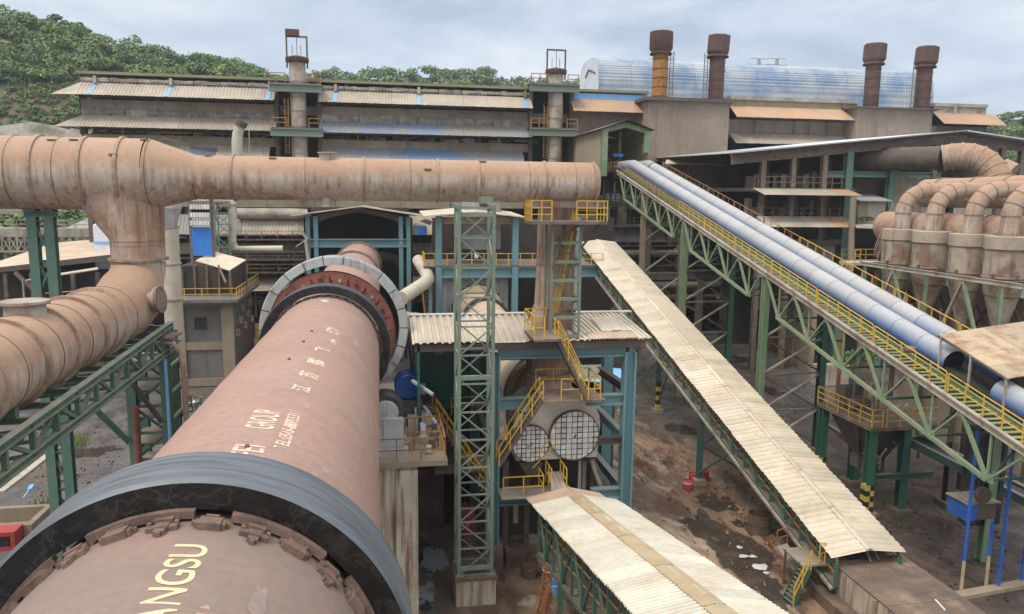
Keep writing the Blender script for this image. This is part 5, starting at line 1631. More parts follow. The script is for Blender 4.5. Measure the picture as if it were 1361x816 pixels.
# ================================================================== LOWER COVERED CONVEYOR (bottom middle)
def gallery(root, x0, x1, ya, za, yb, zb, hgt, npan, ridges, amp, m1, capm, tm, ntr, rise, cw2=.36, overh=.35):
    """covered conveyor from (ya, za) to (yb, zb); x0..x1 = eaves; za/zb = eave height"""
    xm = (x0 + x1) / 2
    d = V((0, yb - ya, zb - za))
    sheets(root, (x0, ya, za), d, (xm - x0, 0, rise), npan, ridges, -amp, m1)
    sheets(root, (x1, ya, za), d, (xm - x1, 0, rise), npan, ridges, amp, m1)
    k = max(4, npan // 4)
    for i in range(k):
        a, c = V((xm, ya, za + rise + .07)) + d * (i / k), V((xm, ya, za + rise + .07)) + d * ((i + .985) / k)
        b = MB()
        for sx in (-1, 1):
            b.add([a + V((0, 0, .03)), c + V((0, 0, .03)), c + V((sx * cw2, 0, -.02)), a + V((sx * cw2, 0, -.02)), c + V((sx * cw2, 0, -.10)), a + V((sx * cw2, 0, -.10))], [(0, 1, 2, 3), (3, 2, 4, 5)])
        b.done('ridge_cap', capm, root)
    for x in (x0 + overh, x1 - overh):
        o = V((0, 0, -.12))
        truss(root, V((x, ya, za)) + o, V((x, yb, zb)) + o, V((x, ya, za - hgt)), V((x, yb, zb - hgt)), ntr, .16, .12, tm, 'W', ch='H')
        for q in (.32, .55):
            bar(root, 'side_rail', (x, ya, za - hgt * q), (x, yb, zb - hgt * q), .05, .05, 'rustrail')
    MB().add([(x0 + overh, ya, za - hgt), (x1 - overh, ya, za - hgt), (x1 - overh, yb, zb - hgt), (x0 + overh, yb, zb - hgt)], [(0, 1, 2, 3)]).done('floor_plate', 'steelbr', root)
    MB().span(xm - .6, xm + .6, 0, 1, 0, 1)
    MB().add([(xm - .6, ya, za - hgt + .75), (xm + .6, ya, za - hgt + .75), (xm + .6, yb, zb - hgt + .75), (xm - .6, yb, zb - hgt + .75)], [(0, 1, 2, 3)]).done('belt', 'belt', root)
    for i in range(ntr):
        t = (i + .5) / ntr
        p = V((0, ya, za)).lerp(V((0, yb, zb)), t)
        bar(root, 'roof_tie', (x0 + overh, p.y, p.z - .15), (x1 - overh, p.y, p.z - .15), .1, .1, tm)


g2 = thing('covered_conveyor', 'short covered conveyor with white corrugated gable roof at the bottom centre', 'conveyor', (9.4, 28, 3))
e0, e1 = at(700, 664, y=35.9), at(840, 816, x=at(700, 664, y=35.9).x)
e2 = at(836, 682, x=at(1018, 816, y=e1.y).x + .02)
sl2 = (e1.z - e0.z) / (e1.y - e0.y)
ynear = 15.0
znear = e0.z + sl2 * (ynear - e0.y)
gx0_, gx1_ = e0.x, at(1018, 816, y=e1.y).x
ys_ = 34.4
gallery(g2, gx0_, gx1_, ynear, znear, ys_, e0.z + sl2 * (ys_ - e0.y), 2.5, 21, 4, .085, 'roofw', 'cap', 'gallgreen', 12, .38)
zs_ = e0.z + sl2 * (ys_ - e0.y)
sheets(g2, (gx0_, ys_, zs_), (0, 1.8, 1.8 * sl2), ((gx1_ - gx0_) / 2, 0, .45), 2, 5, -.05, 'rooftan')
sheets(g2, (gx1_ - .35, ys_, zs_), (0, 1.8, 1.8 * sl2), (-(gx1_ - gx0_) / 2 + .35, 0, .45), 2, 5, .05, 'rooftan')
for y in (22, 30):
    for x in (gx0_ + .4, gx1_ - .4):
        bar(g2, 'post', (x, y, 0), (x, y, e0.z + sl2 * (y - e0.y) - 2.5), .22, .22, 'gallgreen', 'H', (0, 1, 0))
rst = thing('red_stair', 'short red steel stair with orange handrails beside the lower conveyor', 'staircase', (8, 30, 0))
a, c = at(716, 768, y=30.6), at(738, 735, y=30.6)
stairs(rst, (a.x, 30.6, .0), (gx0_ + .1, 30.6, 2.4), (0, 1, 0), 9, 'redox', 'rustrail', w=.9)
for px, py, m, lab, r in ((736, 786, 'sky_bl', 'blue plastic tub on the ground below the red stair', .42), (730, 768, 'red', 'red and white drum at the foot of the red stair', .36)):
    p = gp(px, py)
    t = thing('tub' if r > .4 else 'drum', lab, 'tub' if r > .4 else 'drum', p)
    MB().lathe([(.01, 0), (r * .85, 0), (r, .5), (r * .93, .5), (r * .8, .08), (.01, .08)], p, n=22).done('shell', m, t, True)
    MB().lathe([(r, .44), (r * 1.06, .47), (r * 1.04, .52), (r * .95, .52)], p, n=22).done('rim', 'white', t, True)
for k, (px, py, r) in enumerate(((690, 745, .55), (703, 765, .45))):
    p = gp(px, py)
    t = thing('drum', ['wide dark mud-caked drum in the shade left of the lower conveyor', 'smaller dark drum in the shade nearer the red stair'][k], 'drum', p)
    MB().lathe([(.01, .02), (r, .02), (r, .95), (r - .04, .95), (r - .05, .2)], p, n=20).done('barrel', 'rustdrum', t)
    MB().lathe([(r, .5), (r + .03, .52), (r, .55)], p, n=20).done('hoop', 'rustdrum', t)

# ================================================================== LONG COVERED CONVEYOR
g1 = thing('covered_conveyor', 'very long inclined covered conveyor with a cream corrugated gable roof and green truss sides', 'conveyor', (23.5, 50, 0))
GX0, GX1 = 21.5, 25.6
n0 = at(1105, 742, x=GX0)
f0 = at(770, 322, x=GX0)
gs = (f0.z - n0.z) / (f0.y - n0.y)
gz = lambda y: n0.z + gs * (y - n0.y)
gallery(g1, GX0, GX1, n0.y, n0.z, 80.0, gz(80), 1.55, 62, 2, .045, 'roof', 'roof', 'gallgreen', 30, .26, .17, overh=.3)
for x in (GX0 + .3, GX1 - .3):
    bar(g1, 'edge_beam', (x - (.16 if x < 23 else -.16), n0.y, n0.z - 1.62), (x - (.16 if x < 23 else -.16), 80, gz(80) - 1.62), .12, .16, 'stack')


def hazard(par, x, y, w, n=6, h=.42, name='hazard_band'):
    for i in range(n):
        MB().span(x - w / 2, x + w / 2, y - w / 2, y + w / 2, i * h, (i + 1) * h - .002).done(name, 'hazyel' if i % 2 == 0 else 'blackp', par)


for (px, py, hz_) in ((929, 643, 0), (825, 551, 1)):
    p = gp(px, py)
    zt = gz(p.y) - 1.6
    for x in (GX0 + .35, GX1 - .35):
        bar(g1, 'post', (x, p.y, 0), (x, p.y, zt), .34, .34, 'gallgreen', 'H', (0, 1, 0))
        MB().span(x - .42, x + .42, p.y - .42, p.y + .42, 0, .42).done('footing', 'conctan', g1)
        if hz_:
            for i in range(6):
                MB().span(x - .19, x + .19, p.y - .19, p.y + .19, .45 + i * .42, .45 + i * .42 + .418).done('hazard_band', 'hazyel' if i % 2 == 0 else 'blackp', g1)
    for k in (0, 1):
        za, zc = zt * (.15 + .4 * k), zt * (.55 + .4 * k)
        bar(g1, 'bent_brace', (GX0 + .35, p.y, za), (GX1 - .35, p.y, zc), .1, .1, 'gallgreen')
        bar(g1, 'bent_brace', (GX1 - .35, p.y + .08, za), (GX0 + .35, p.y + .08, zc), .1, .1, 'dksteel')
    bar(g1, 'long_brace', (GX0 + .35, p.y, .8), (GX0 + .35, p.y - 4.5, gz(p.y - 4.5) - 1.7), .1, .1, 'gallgreen')
    bar(g1, 'long_brace', (GX1 - .35, p.y, .8), (GX1 - .35, p.y - 4.5, gz(p.y - 4.5) - 1.7), .1, .1, 'dksteel')
for y in (38.6,):
    for x in (GX1 - .35,):
        bar(g1, 'post', (x, y, 0), (x, y, gz(y) - 1.6), .3, .3, 'gallgreen', 'H', (0, 1, 0))
# red drums by the first post
for px, py, r, lab in ((914, 650, .36, 'red and white striped drum standing left of the conveyor post'), (921, 640, .30, 'red fire drum tucked behind the striped drum at the post foot'), (937, 637, .28, 'dull red drum in the shade right of the conveyor post')):
    p = gp(px, py)
    t = thing('drum', lab, 'drum', p)
    MB().lathe([(.01, 0), (r, 0), (r, .62), (r - .03, .64), (r - .04, .55), (.01, .55)], p, n=24).done('barrel', 'red', t, True)
    for z in (.2, .42):
        MB().lathe([(r, z - .03), (r + .02, z), (r, z + .03)], p, n=24).done('hoop', 'red', t)
    if px == 914:
        MB().lathe([(r + .004, .45), (r + .004, .58)], p, n=24).done('white_band', 'white', t)
p = gp(1009, 706)
t = thing('drum', 'big open rusty tub standing in the puddle beside the long conveyor', 'tub', p)
MB().lathe([(.01, .05), (.62, .05), (.68, 0), (.72, 1.15), (.66, 1.15), (.62, .2)], p, n=28).done('barrel', 'rustdrum', t, True)
MB().lathe([(.70, .6), (.74, .63), (.71, .66)], p, n=28).done('hoop', 'rustdrum', t)
# concrete tail pit of the conveyor and its little stair
pit = thing('tail_pit', 'concrete conveyor tail pit with rusty steel cover plates at the lower right', 'pit', (24, 28, 0))
PX0, PX1 = at(1103, 744, z=2.0).x, at(1201, 735, z=2.0).x - .25
PY = 32.6
MB().span(PX0, PX0 + .5, 16, PY, 0, 1.94).done('side_wall', 'concrete', pit)
MB().span(PX1 - .4, PX1, 16, PY, 0, 1.94).done('side_wall', 'concrete', pit)
MB().span(PX0 + .5, PX1 - .4, PY - .5, PY, 0, 1.94).done('end_wall', 'concrete', pit)
for i in range(7):
    y1 = PY + .1 - i * 2.4
    MB().span(PX0 - .03, PX1 + .03, y1 - 2.38, y1, 1.942, 2.0 + .006 * (i % 2)).done('cover_plate', 'rustplate' if 'rustplate' in MT else 'concdk', pit)
for k in range(5):
    bar(pit, 'wall_rib', (PX0 - .06, 30.9 - k * 2.3, 0), (PX0 - .06, 30.9 - k * 2.3, 1.9), .14, .12, 'conctan', up=(0, 1, 0))
bar(pit, 'loose_rod', at(1152, 733, z=2.3), at(1157, 746, z=2.02), .07, .07, 'stack')
bar(pit, 'loose_rod', at(1161, 731, z=2.3), at(1168, 744, z=2.02), .07, .07, 'stack')
bar(pit, 'tube_lamp', at(1243, 797, z=2.04), at(1256, 811, z=2.04), .06, .06, 'white')
MB().span(PX0 - .8, PX0 - .05, 29, 32.4, 0, .6).done('side_step', 'concdk', pit)
ts = thing('tail_stair', 'small steel stair with a yellow handrail at the conveyor tail', 'staircase', (20, 32.5, 0))
s0, sw = gp(1041, 796), gp(1054, 806)
wdv = (sw - s0).normalized()
s1 = at(1064, 748, z=1.9)
zt_ = s1.z
stairs(ts, s0, s1, wdv, 9, 'dkgreen', 'yellow', w=(sw - s0).length, rails=(1,))
MB().span(s1.x - .05, GX0 + .3, s1.y - .3, s1.y + 1.6, zt_ - .1, zt_).done('landing', 'cladbr', ts)
railing(ts, [(s1.x + .85, s1.y - .25, zt_), (GX0 + .2, s1.y - .25, zt_)], 1.1, .6)
MB().poly([at(1032, 726, y=35), at(1046, 722, y=35), at(1068, 752, y=33.6), at(1054, 757, y=33.6)], .06).done('walk_plate', 'cladbr', ts)
railing(ts, [at(1032, 726, y=35.2), at(1046, 722, y=35.2)], .9, .8, 'rustrail')
for x in (s1.x, s1.x + .8):
    bar(ts, 'leg', (x, s1.y + 1.4, 0), (x, s1.y + 1.4, zt_), .1, .1, 'dksteel', up=(0, 1, 0))
# plastic scraps in the mud
for i, (px, py, r) in enumerate(((983, 728, .22), (990, 740, .35), (1001, 740, .25), (1012, 754, .55), (1018, 762, .2))):
    p = gp(px, py, .03)
    b = MB()
    ps = [p + V((r * random.uniform(.6, 1.2) * math.cos(k * .7), r * random.uniform(.4, .9) * math.sin(k * .7), random.uniform(0, .08))) for k in range(9)]
    b.add([p + V((0, 0, .12))] + ps, [(0, 1 + k, 1 + (k + 1) % 9) for k in range(9)])
    tag(b.done('plastic_scrap', 'bag'), ['torn white plastic scrap highest up the muddy roadway puddle', 'crumpled white plastic beside the roadway puddle', 'small white plastic piece at the puddle rim', 'largest flattened white sack on the mud by the puddle', 'tiny white scrap nearest the tail stair'][i], 'scrap')

# ================================================================== BLUE PIPE CONVEYOR BRIDGE
CX0, CX1 = 28.4, 34.2
cz = lambda y: 2.58 + .2296 * y
CT = 89.0                                        # where it levels off into the portal
pc = thing('pipe_conveyor', 'steep conveyor bridge with two dusty blue cover pipes and a yellow railed walkway', 'conveyor', (31, 60, 0))
Pc = lambda x, y, dz=0.0: V((x, y, cz(min(y, CT)) + dz))
y_n = 27.0
for x, m in ((CX0, 'stack'), (CX1, 'stack')):
    bar(pc, 'edge_pipe', Pc(x, y_n, -.02), Pc(x, CT, -.02), .19, .19, 'stack', 'pipe')
    bar(pc, 'edge_beam', Pc(x + .05, y_n, -.25), Pc(x + .05, CT, -.25), .16, .28, 'stack', 'H')
bar(pc, 'inner_beam', Pc(29.55, y_n, .1), Pc(29.55, CT, .1), .14, .3, 'walkgreen', 'H')
bar(pc, 'inner_beam', Pc(33.9, y_n, .1), Pc(33.9, CT, .1), .14, .3, 'walkgreen', 'H')
for i in range(150):                              # walkway treads
    y = 27.2 + i * .412
    o = link('tread', unit('box', 'walkgreen'), pc)
    Mx = Matrix.Diagonal((1.02, .26, .04, 1))
    Mx.translation = V((29.0, y, cz(y) - .02 + .025 * (i % 2)))
    o.matrix_basis = Mx
MB().add([Pc(29.6, y_n, -.25), Pc(CX1, y_n, -.25), Pc(CX1, CT, -.25), Pc(29.6, CT, -.25)], [(0, 1, 2, 3)]).done('deck_plate', 'steelbr', pc)
MB().add([Pc(CX0 + .1, y_n, -.12), Pc(29.6, y_n, -.12), Pc(29.6, CT, -.12), Pc(CX0 + .1, CT, -.12)], [(0, 1, 2, 3)]).done('walk_plate', 'steelbr', pc)
yy = y_n
k = 0
while yy < CT - 1:
    y2 = min(CT, yy + 6.05)
    railing(pc, [Pc(CX0 + .05, yy + .08), Pc(CX0 + .05, y2 - .08)], 1.1, 1.2, 'yellow' if y2 < 75 else 'rustrail')
    if y2 > 39:
        railing(pc, [Pc(CX1 - .05, max(yy, 38) + .08), Pc(CX1 - .05, y2 - .08)], 1.1, 1.2, 'yellow' if y2 < 60 else 'rustrail')
    yy = y2
    k += 1
railing(pc, [Pc(CX0 + .05, CT), Pc(CX0 + .05, CT + 3.6)], 1.1, 1.2, 'rustrail')
MB().add([Pc(CX0, CT, -.2), Pc(CX1, CT, -.2), V((CX1, CT + 5, cz(CT) - .2)), V((CX0, CT + 5, cz(CT) - .2))], [(0, 1, 2, 3)]).done('top_deck', 'steelbr', pc)
# cover pipes: lapped 2.2 m lengths with small gaps that show the bare blue and a black inspection slot
for x, ye, gaps in ((30.6, 35.2, (44, 56.5, 66, 78, 84)), (32.55, 33.5, (45.8, 60.5, 70, 80))):
    y = ye
    pr = .65
    while y < CT - 1.5:
        y2 = min(y + 2.25, CT - 1.2)
        g_ = [q for q in gaps if y < q <= y2]
        MB().tube([Pc(x, y, .62), Pc(x, y2 - .02, .62)], pr, 32, False).done('cover_pipe', 'bluepipe' if y > 40 else 'bluepipe2', pc, True)
        MB().lathe([(pr, -.010), (pr + .006, -.010), (pr + .006, .010), (pr, .010)], Pc(x, y2, .62), V((0, 1, .2296)), 32).done('lap_joint', 'steelbr', pc)
        if g_:
            c = Pc(x, g_[0], .62)
            ax = V((0, 1, .2296)).normalized()
            MB().lathe([(pr + .006, -.17), (pr + .006, .17)], c, ax, 24, False, R(100), R(205)).done('clean_blue_band', 'sky_bl', pc, True)
            MB().lathe([(pr + .01, -.14), (pr + .01, .14)], c - ax * .3, ax, 10, False, R(176), R(210)).done('inspection_slot', 'blackp', pc, True)
        y = y2
    pts = [Pc(x, CT - 1.2, .62), V((x, CT + .3, cz(CT) + .67)), V((x, CT + 1.8, cz(CT) + .70)), V((x, CT + 7, cz(CT) + .70))]
    MB().tube(pts, pr, 32).done('cover_pipe', 'bluepipe', pc, True)
    MB().tube([Pc(x, ye + .02, .62), Pc(x, ye + 1.2, .62)], pr - .05, 24).done('pipe_mouth', 'blackp', pc)
    MB().add([Pc(x - .55, y_n, .3), Pc(x + .55, y_n, .3), Pc(x + .55, ye + 1, .3), Pc(x - .55, ye + 1, .3)], [(0, 1, 2, 3)]).done('belt', 'belt', pc)
    for q in range(6):
        yq = y_n + .8 + q * 1.5
        bar(pc, 'idler_roller', Pc(x - .6, yq, .2), Pc(x + .6, yq, .2), .13, .13, 'dksteel', 'pipe')
x = 30.6
MB().tube([Pc(x, 29.0, .62), Pc(x, 31.9, .62)], .65, 32).done('cover_pipe', 'bluepipe2', pc, True)
MB().lathe([(.01, -.28), (.16, -.3), (.2, -.26), (.2, .26), (.01, .3)], Pc(28.95, 36.6, .75), (1, -.5, 0), 16).done('fire_bottle', 'block', pc, True)
# under-slung trusses, two planes: (y start, y end, number of panels)
def belly(ya, yb, n, dp=2.45):
    for x in (CX0 + .1, CX1 - .1):
        d = (yb - ya) / n
        lo = [Pc(x, ya + d * (i + .5), -.3 - dp) for i in range(n)]
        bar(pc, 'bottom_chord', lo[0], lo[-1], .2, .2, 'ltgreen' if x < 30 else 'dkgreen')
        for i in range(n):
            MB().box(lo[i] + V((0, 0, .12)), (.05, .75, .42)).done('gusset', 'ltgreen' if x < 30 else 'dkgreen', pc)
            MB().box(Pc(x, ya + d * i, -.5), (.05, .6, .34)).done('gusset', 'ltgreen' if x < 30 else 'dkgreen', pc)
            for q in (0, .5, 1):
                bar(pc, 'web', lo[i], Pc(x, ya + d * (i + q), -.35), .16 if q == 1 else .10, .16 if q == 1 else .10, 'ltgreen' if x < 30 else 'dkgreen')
    for i in range(n):
        y = ya + (yb - ya) / n * (i + .5)
        bar(pc, 'cross_strut', Pc(CX0 + .1, y, -.3 - dp), Pc(CX1 - .1, y, -.3 - dp), .12, .12, 'dkgreen')
        bar(pc, 'plan_brace', Pc(CX0 + .1, y, -.3 - dp), Pc(CX1 - .1, y + (yb - ya) / n * .5, -.35), .1, .1, 'dkgreen')


belly(28.0, 51.9, 6)
belly(52.7, 68.1, 4)
belly(68.7, 88.0, 5)
for y, m in ((52.4, 'ltgreen'), (68.4, 'ltgreen'), (80, 'conctan')):
    for x in (CX0 + .35, CX1 - .35):
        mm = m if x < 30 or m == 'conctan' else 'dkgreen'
        bar(pc, 'column', (x, y, .0), (x, y, cz(y) - .45), .5, .5, mm, 'H', (0, 1, 0))
        MB().span(x - .5, x + .5, y - .5, y + .5, 0, .5).done('footing', 'concdk', pc)
    nb_ = 4 if y < 60 else 5
    for i in range(nb_):
        za, zc = (cz(y) - 3) * i / nb_ + .7, (cz(y) - 3) * (i + 1) / nb_ + .7
        bar(pc, 'bent_strut', (CX0 + .35, y, zc), (CX1 - .35, y, zc), .13, .13, 'steelbr')
        bar(pc, 'bent_brace', (CX0 + .35, y - .06, za), (CX1 - .35, y - .06, zc), .13, .13, 'stack')
        bar(pc, 'bent_brace', (CX1 - .35, y + .06, za), (CX0 + .35, y + .06, zc), .13, .13, 'dksteel')
bar(pc, 'tail_column', (CX1 - 1.2, 34.5, 0), (CX1 - 1.2, 34.5, cz(34.5) - .4), .5, .5, 'ltgreen', 'H', (0, 1, 0))
# mat-roofed shelter over the lower belts
sh = thing('mat_shelter', 'rust-mottled buff sheet shelter over the lower end of the blue pipes', 'shelter', (33, 39, 9))
def sc(px, py, x):
    return at(px, py, x=x)
a, c = sc(1247, 444, 29.95), sc(1340, 503, 29.95)
d_ = V((6.2, .7, .5))
for i in range(4):
    p0_, p1_ = a.lerp(c, i / 4), a.lerp(c, (i + .985) / 4)
    for j in range(2):
        o0, o1 = d_ * (j / 2), d_ * ((j + .985) / 2)
        MB().poly([p0_ + o0, p1_ + o0, p1_ + o1, p0_ + o1], .05).done('mat_sheet', 'rustsheet', sh)
for t in (.5, .98, .05):
    p = a.lerp(c, t)
    bar(sh, 'post', Pc(p.x - .0, p.y, 0), V((p.x, p.y, p.z - .06)), .09, .09, 'stack', up=(0, 1, 0))
bar(sh, 'eave_tube', a - V((0, 0, .1)), c - V((0, 0, .1)), .08, .08, 'dksteel')

# ================================================================== HOPPER PLATFORM UNDER THE BRIDGE
hp = thing('hopper_platform', 'yellow railed ore hopper platform on green columns with hazard striped feet', 'platform', (32, 45, 0))
q0, q1 = gp(1161, 682), gp(1093, 613)
hy0 = q0.y - .35
_a = at(1158, 569, y=hy0)
hz, hx0 = _a.z, _a.x
hy1 = at(1086, 531, x=hx0).y
hx1 = hx0 + 5.6
cA = at(1155, 584, y=hy0)
MB().span(hx0, hx1, hy0, hy1, hz - .25, hz).done('deck', 'concdk', hp)
for x, y in ((hx0 + .35, q0.y), (hx0 + .35, hy1 - .4), (hx0 + 2.9, q0.y + .2), (hx0 + 2.9, hy1 - .4)):
    bar(hp, 'column', (x, y, 0), (x, y, hz - .25), .52, .52, 'dkgreen', 'H', (0, 1, 0))
    MB().span(x - .6, x + .6, y - .6, y + .6, 0, .18).done('base_plate', 'concdk', hp)
for x, y in ((hx0 + .35, q0.y), (hx0 + .35, hy1 - .4)):
    for i in range(5):
        for j, sx in enumerate((-1, 1)):
            MB().span(x + (.0 if sx > 0 else -.285), x + (.285 if sx > 0 else 0), y - .285, y + .285, .2 + i * .36, .2 + i * .36 + .358).done('hazard_band', 'hazyel' if (i + j) % 2 == 0 else 'blackp', hp)
railing(hp, [(hx0 + .05, hy1, hz), (hx0 + .05, hy0 + .05, hz)], 1.15, 1.1, 'yellow', mids=(.33, .66))
railing(hp, [(hx0 + .1, hy0 + .05, hz), (hx0 + .8, hy0 + .05, hz)], 1.15, .8, 'yellow', mids=(.33, .66))
railing(hp, [(hx0 + 1.1, hy0 + .05, hz), (hx1 - .9, hy0 + .05, hz)], 1.15, .9, 'yellow', mids=(.33, .66))
railing(hp, [(hx0 + .1, hy1 - .05, hz), (hx1, hy1 - .05, hz)], 1.15, 1.3, 'rustrail', mids=(.5,))
for i, (x, y) in enumerate(((hx0 + 1.9, hy1 - 2.6), (hx0 + 2.1, hy0 + 2.4))):
    b = MB()
    t0, t1 = 1.6, .45
    vs = [(x + sx * t0, y + sy * t0, hz - .25) for sx, sy in ((-1, -1), (1, -1), (1, 1), (-1, 1))] + [(x + sx * t1, y + sy * t1, hz - 2.9) for sx, sy in ((-1, -1), (1, -1), (1, 1), (-1, 1))]
    b.add(vs, [(k, (k + 1) % 4, 4 + (k + 1) % 4, 4 + k) for k in range(4)])
    b.done('hopper', 'dksteel', hp)
    MB().span(x - .5, x + .5, y - .5, y + .5, hz - 3.8, hz - 2.9).done('gate', 'dksteel', hp)
bar(hp, 'side_beam', at(1098, 565, y=q1.y), at(1168, 612, y=q0.y), .3, .4, 'steelbr', 'H')
bar(hp, 'cross_beam', (hx0 + .9, q0.y, hz - 3.4), (hx1 - .6, q0.y, hz - 3.4), .3, .4, 'dkgreen', 'H')
bar(hp, 'belt_frame', (hx0 + 3.2, q0.y + .6, 4.6), (hx0 + 6.5, 30, 2.6), .3, .5, 'green', 'H')
bar(hp, 'belt_frame', (hx0 + 4.4, q0.y + .6, 4.6), (hx0 + 7.7, 30, 2.6), .3, .5, 'green', 'H')
MB().add([V((hx0 + 3.3, q0.y + .6, 4.75)), V((hx0 + 4.3, q0.y + .6, 4.75)), V((hx0 + 7.6, 30, 2.75)), V((hx0 + 6.6, 30, 2.75))], [(0, 1, 2, 3)]).done('belt', 'belt', hp)
hb = thing('tin_hut', 'small hut with a brown corrugated lean-to roof on the hopper platform', 'hut', (hx0 + 2.5, hy1 - 2, hz))
q = [at(1136, 506, y=hy1 - 3.0), at(1170, 508, y=hy1 - 3.0), at(1165, 492, y=hy1 - .4), at(1134, 490, y=hy1 - .4)]
MB().corr(q[0], q[1] - q[0], q[3] - q[0], 9, .05).done('roof_sheet', 'cladbr', hb)
for v_ in q:
    bar(hb, 'post', (v_.x, v_.y, hz), v_ - V((0, 0, .03)), .09, .09, 'steelbr', up=(0, 1, 0))
MB().span(q[0].x + .2, q[1].x - .3, hy1 - 1.8, hy1 - 1.0, hz, hz + 1.5).done('machine', 'dksteel', hb)
MB().tube([(q[0].x + .3, hy1 - 2.2, hz + .5), (q[1].x - .2, hy1 - 2.2, hz + .5)], .35, 14).done('motor', 'dksteel', hb, True)
railing(hb, [(q[0].x, hy1 - 3, hz), (q[1].x + .5, hy1 - 3, hz)], 1.2, .8, 'rustrail')
pq = thing('pump_set', 'dark jumble of pump pipes and valves hanging below the hopper platform', 'pump', (hx0 + 3, hy0 + 1, 3))
for k in range(12):
    x, y, z = hx0 + random.uniform(1.2, 4.5), hy0 + random.uniform(.5, 4), random.uniform(2.6, hz - 1)
    MB().tube([(x, y, z), (x, y, z + random.uniform(.6, 1.4)), (x + random.uniform(-.8, .8), y + random.uniform(-.6, .6), z + 1.5)], .07, 7).done('pipe', random.choice(['dksteel', 'steelbr', 'rustdrum', 'stack']), pq)
# far side of the platform: more stubby columns, plinths, debris
for k, (px, py, h, m, lab) in enumerate(((1135, 640, 4.0, 'dkgreen', 'short dark green column on a square base behind the hopper'), (1277, 655, 6.0, 'dksteel', 'dark column with a bolted base under the far belts'), (1258, 668, 4.2, 'dksteel', 'thin sooty column between the hopper and the dark chute'))):
    p = gp(px, py)
    t = thing('column', lab, 'column', p)
    bar(t, 'shaft', p, p + V((0, 0, h)), .5, .5, m, 'H', (0, 1, 0))
    MB().box(p + V((0, 0, .1)), (1.1, 1.1, .2)).done('base_plate', 'concdk', t)
# dark belt chute, blue box, spiked blue poles, kerb, pipe rail
dc = thing('belt_chute', 'wide black rubber chute hanging behind the spiked blue poles', 'chute', at(1312, 620, y=34.5))
a, c = at(1298, 590, y=34.5), at(1330, 690, y=34.5)
b = MB()
for i in range(14):
    x = a.x + (c.x - a.x) * i / 14
    b.span(x, x + (c.x - a.x) / 14 - .015, 34.5 + .03 * (i % 2), 35.3, c.z - .3, at(1310, 570, y=34.5).z)
b.done('rubber_curtain', 'belt', dc)
bb = thing('blue_box', 'blue fronted steel box hung beneath the black chute', 'box', at(1300, 680, y=33.2))
a, c = at(1283, 700, y=33.0), at(1322, 668, y=33.0)
MB().span(a.x, a.x + .62, 33.0, 34.4, a.z + .3, c.z).done('blue_panel', 'bluenew', bb)
MB().span(a.x + .622, c.x + .2, 33.05, 34.4, a.z + .3, c.z - .05).done('steel_body', 'dksteel', bb)
MB().span(a.x - .1, c.x + .3, 32.9, 34.5, c.z + .002, c.z + .06).done('lid', 'stack', bb)
MB().lathe([(.01, 0), (.42, 0), (.42, .3), (.01, .3)], (a.x + .8, 33.1, c.z + .5), (0, -1, 0), 20).done('wheel', 'rustdrum', bb, True)
for i, (px0, py0, px1, py1, split, lab) in enumerate(((1277, 787, 1297, 570, 735, 'spiked blue pole with a yellowed lower half, first on the left'), (1310, 780, 1318, 690, 737, 'short spiked pole half blue half yellowed beside the green column'),
                                                 (1326, 783, 1347, 590, 900, 'all blue spiked pole reaching from the kerb into the bridge'), (1357, 775, 1361, 660, 900, 'blue spiked pole at the right edge of the picture'))):
    p = gp(px0, py0)
    tp = at(px1, py1, y=p.y + .2)
    if i == 0:
        zs_ = at(px0 + 5, split, y=p.y).z
    t = thing('spiked_pole', lab, 'pole', p, 'spiked blue poles along the kerb')
    zsp = 1.75 if i < 2 else 0.02
    top = max(tp.z, 3.2)
    bar(t, 'foot', p, p + V((0, 0, zsp)), .17, .17, 'cap', 'pipe')
    bar(t, 'pole', p + V((0, 0, zsp)), V((p.x, p.y, top)), .17, .17, 'bluenew', 'pipe')
    nsp = int((top - zsp) / .17)
    b = MB()
    for j in range(nsp):
        z = zsp + j * .17
        a = j * 2.4
        b.bar((p.x, p.y, z), (p.x + .26 * math.cos(a), p.y + .26 * math.sin(a), z + .05), .02, .02)
        b.bar((p.x, p.y, z), (p.x - .26 * math.cos(a), p.y - .26 * math.sin(a), z + .05), .02, .02)
    tag(b.done('spike_wires', 'bluenew', t), kind='stuff')
q = gp(1258, 797), gp(1361, 778)
d_ = (q[1] - q[0])
kk = link('kerb', None)
bpy.data.objects.remove(kk)
MB().bar(q[0] + V((0, 0, .1)), q[0] + d_ * 1.6 + V((0, 0, .1)), .55, .2).done('kerb', 'conctan')
tag(bpy.data.objects['kerb.001'] if 'kerb.001' in bpy.data.objects else bpy.data.objects['kerb'], kind='structure')
gpipe = thing('pipe_rail', 'thick green pipe sloping down beside the concrete tail pit', 'pipe', gp(1255, 800))
MB().tube([at(1250, 786, z=1.2), at(1262, 793, z=1.1), at(1300, 818, z=.6), at(1330, 840, z=.4)], .13, 10).done('pipe', 'green', gpipe, True)

# ================================================================== MAIN SMELTER BUILDING (rear)
FYB = 108.0
ZF = lambda py, px=430, y=FYB: at(px, py, y=y).z
XF = lambda px, py=200, y=FYB: at(px, py, y=y).x
mb = thing('smelter_building', 'long grimy grey smelter hall with tiers of sheet awnings across the whole background', 'building', (0, FYB, 0))
XL, XR = XF(107, 120), XF(860, 150)
zroof = ZF(106)
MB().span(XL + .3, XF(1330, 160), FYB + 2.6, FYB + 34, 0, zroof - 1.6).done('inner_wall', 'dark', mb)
MB().span(XL - .2, XR, FYB - .3, FYB + 34, zroof - .35, zroof).done('roof_edge', 'fascia', mb)


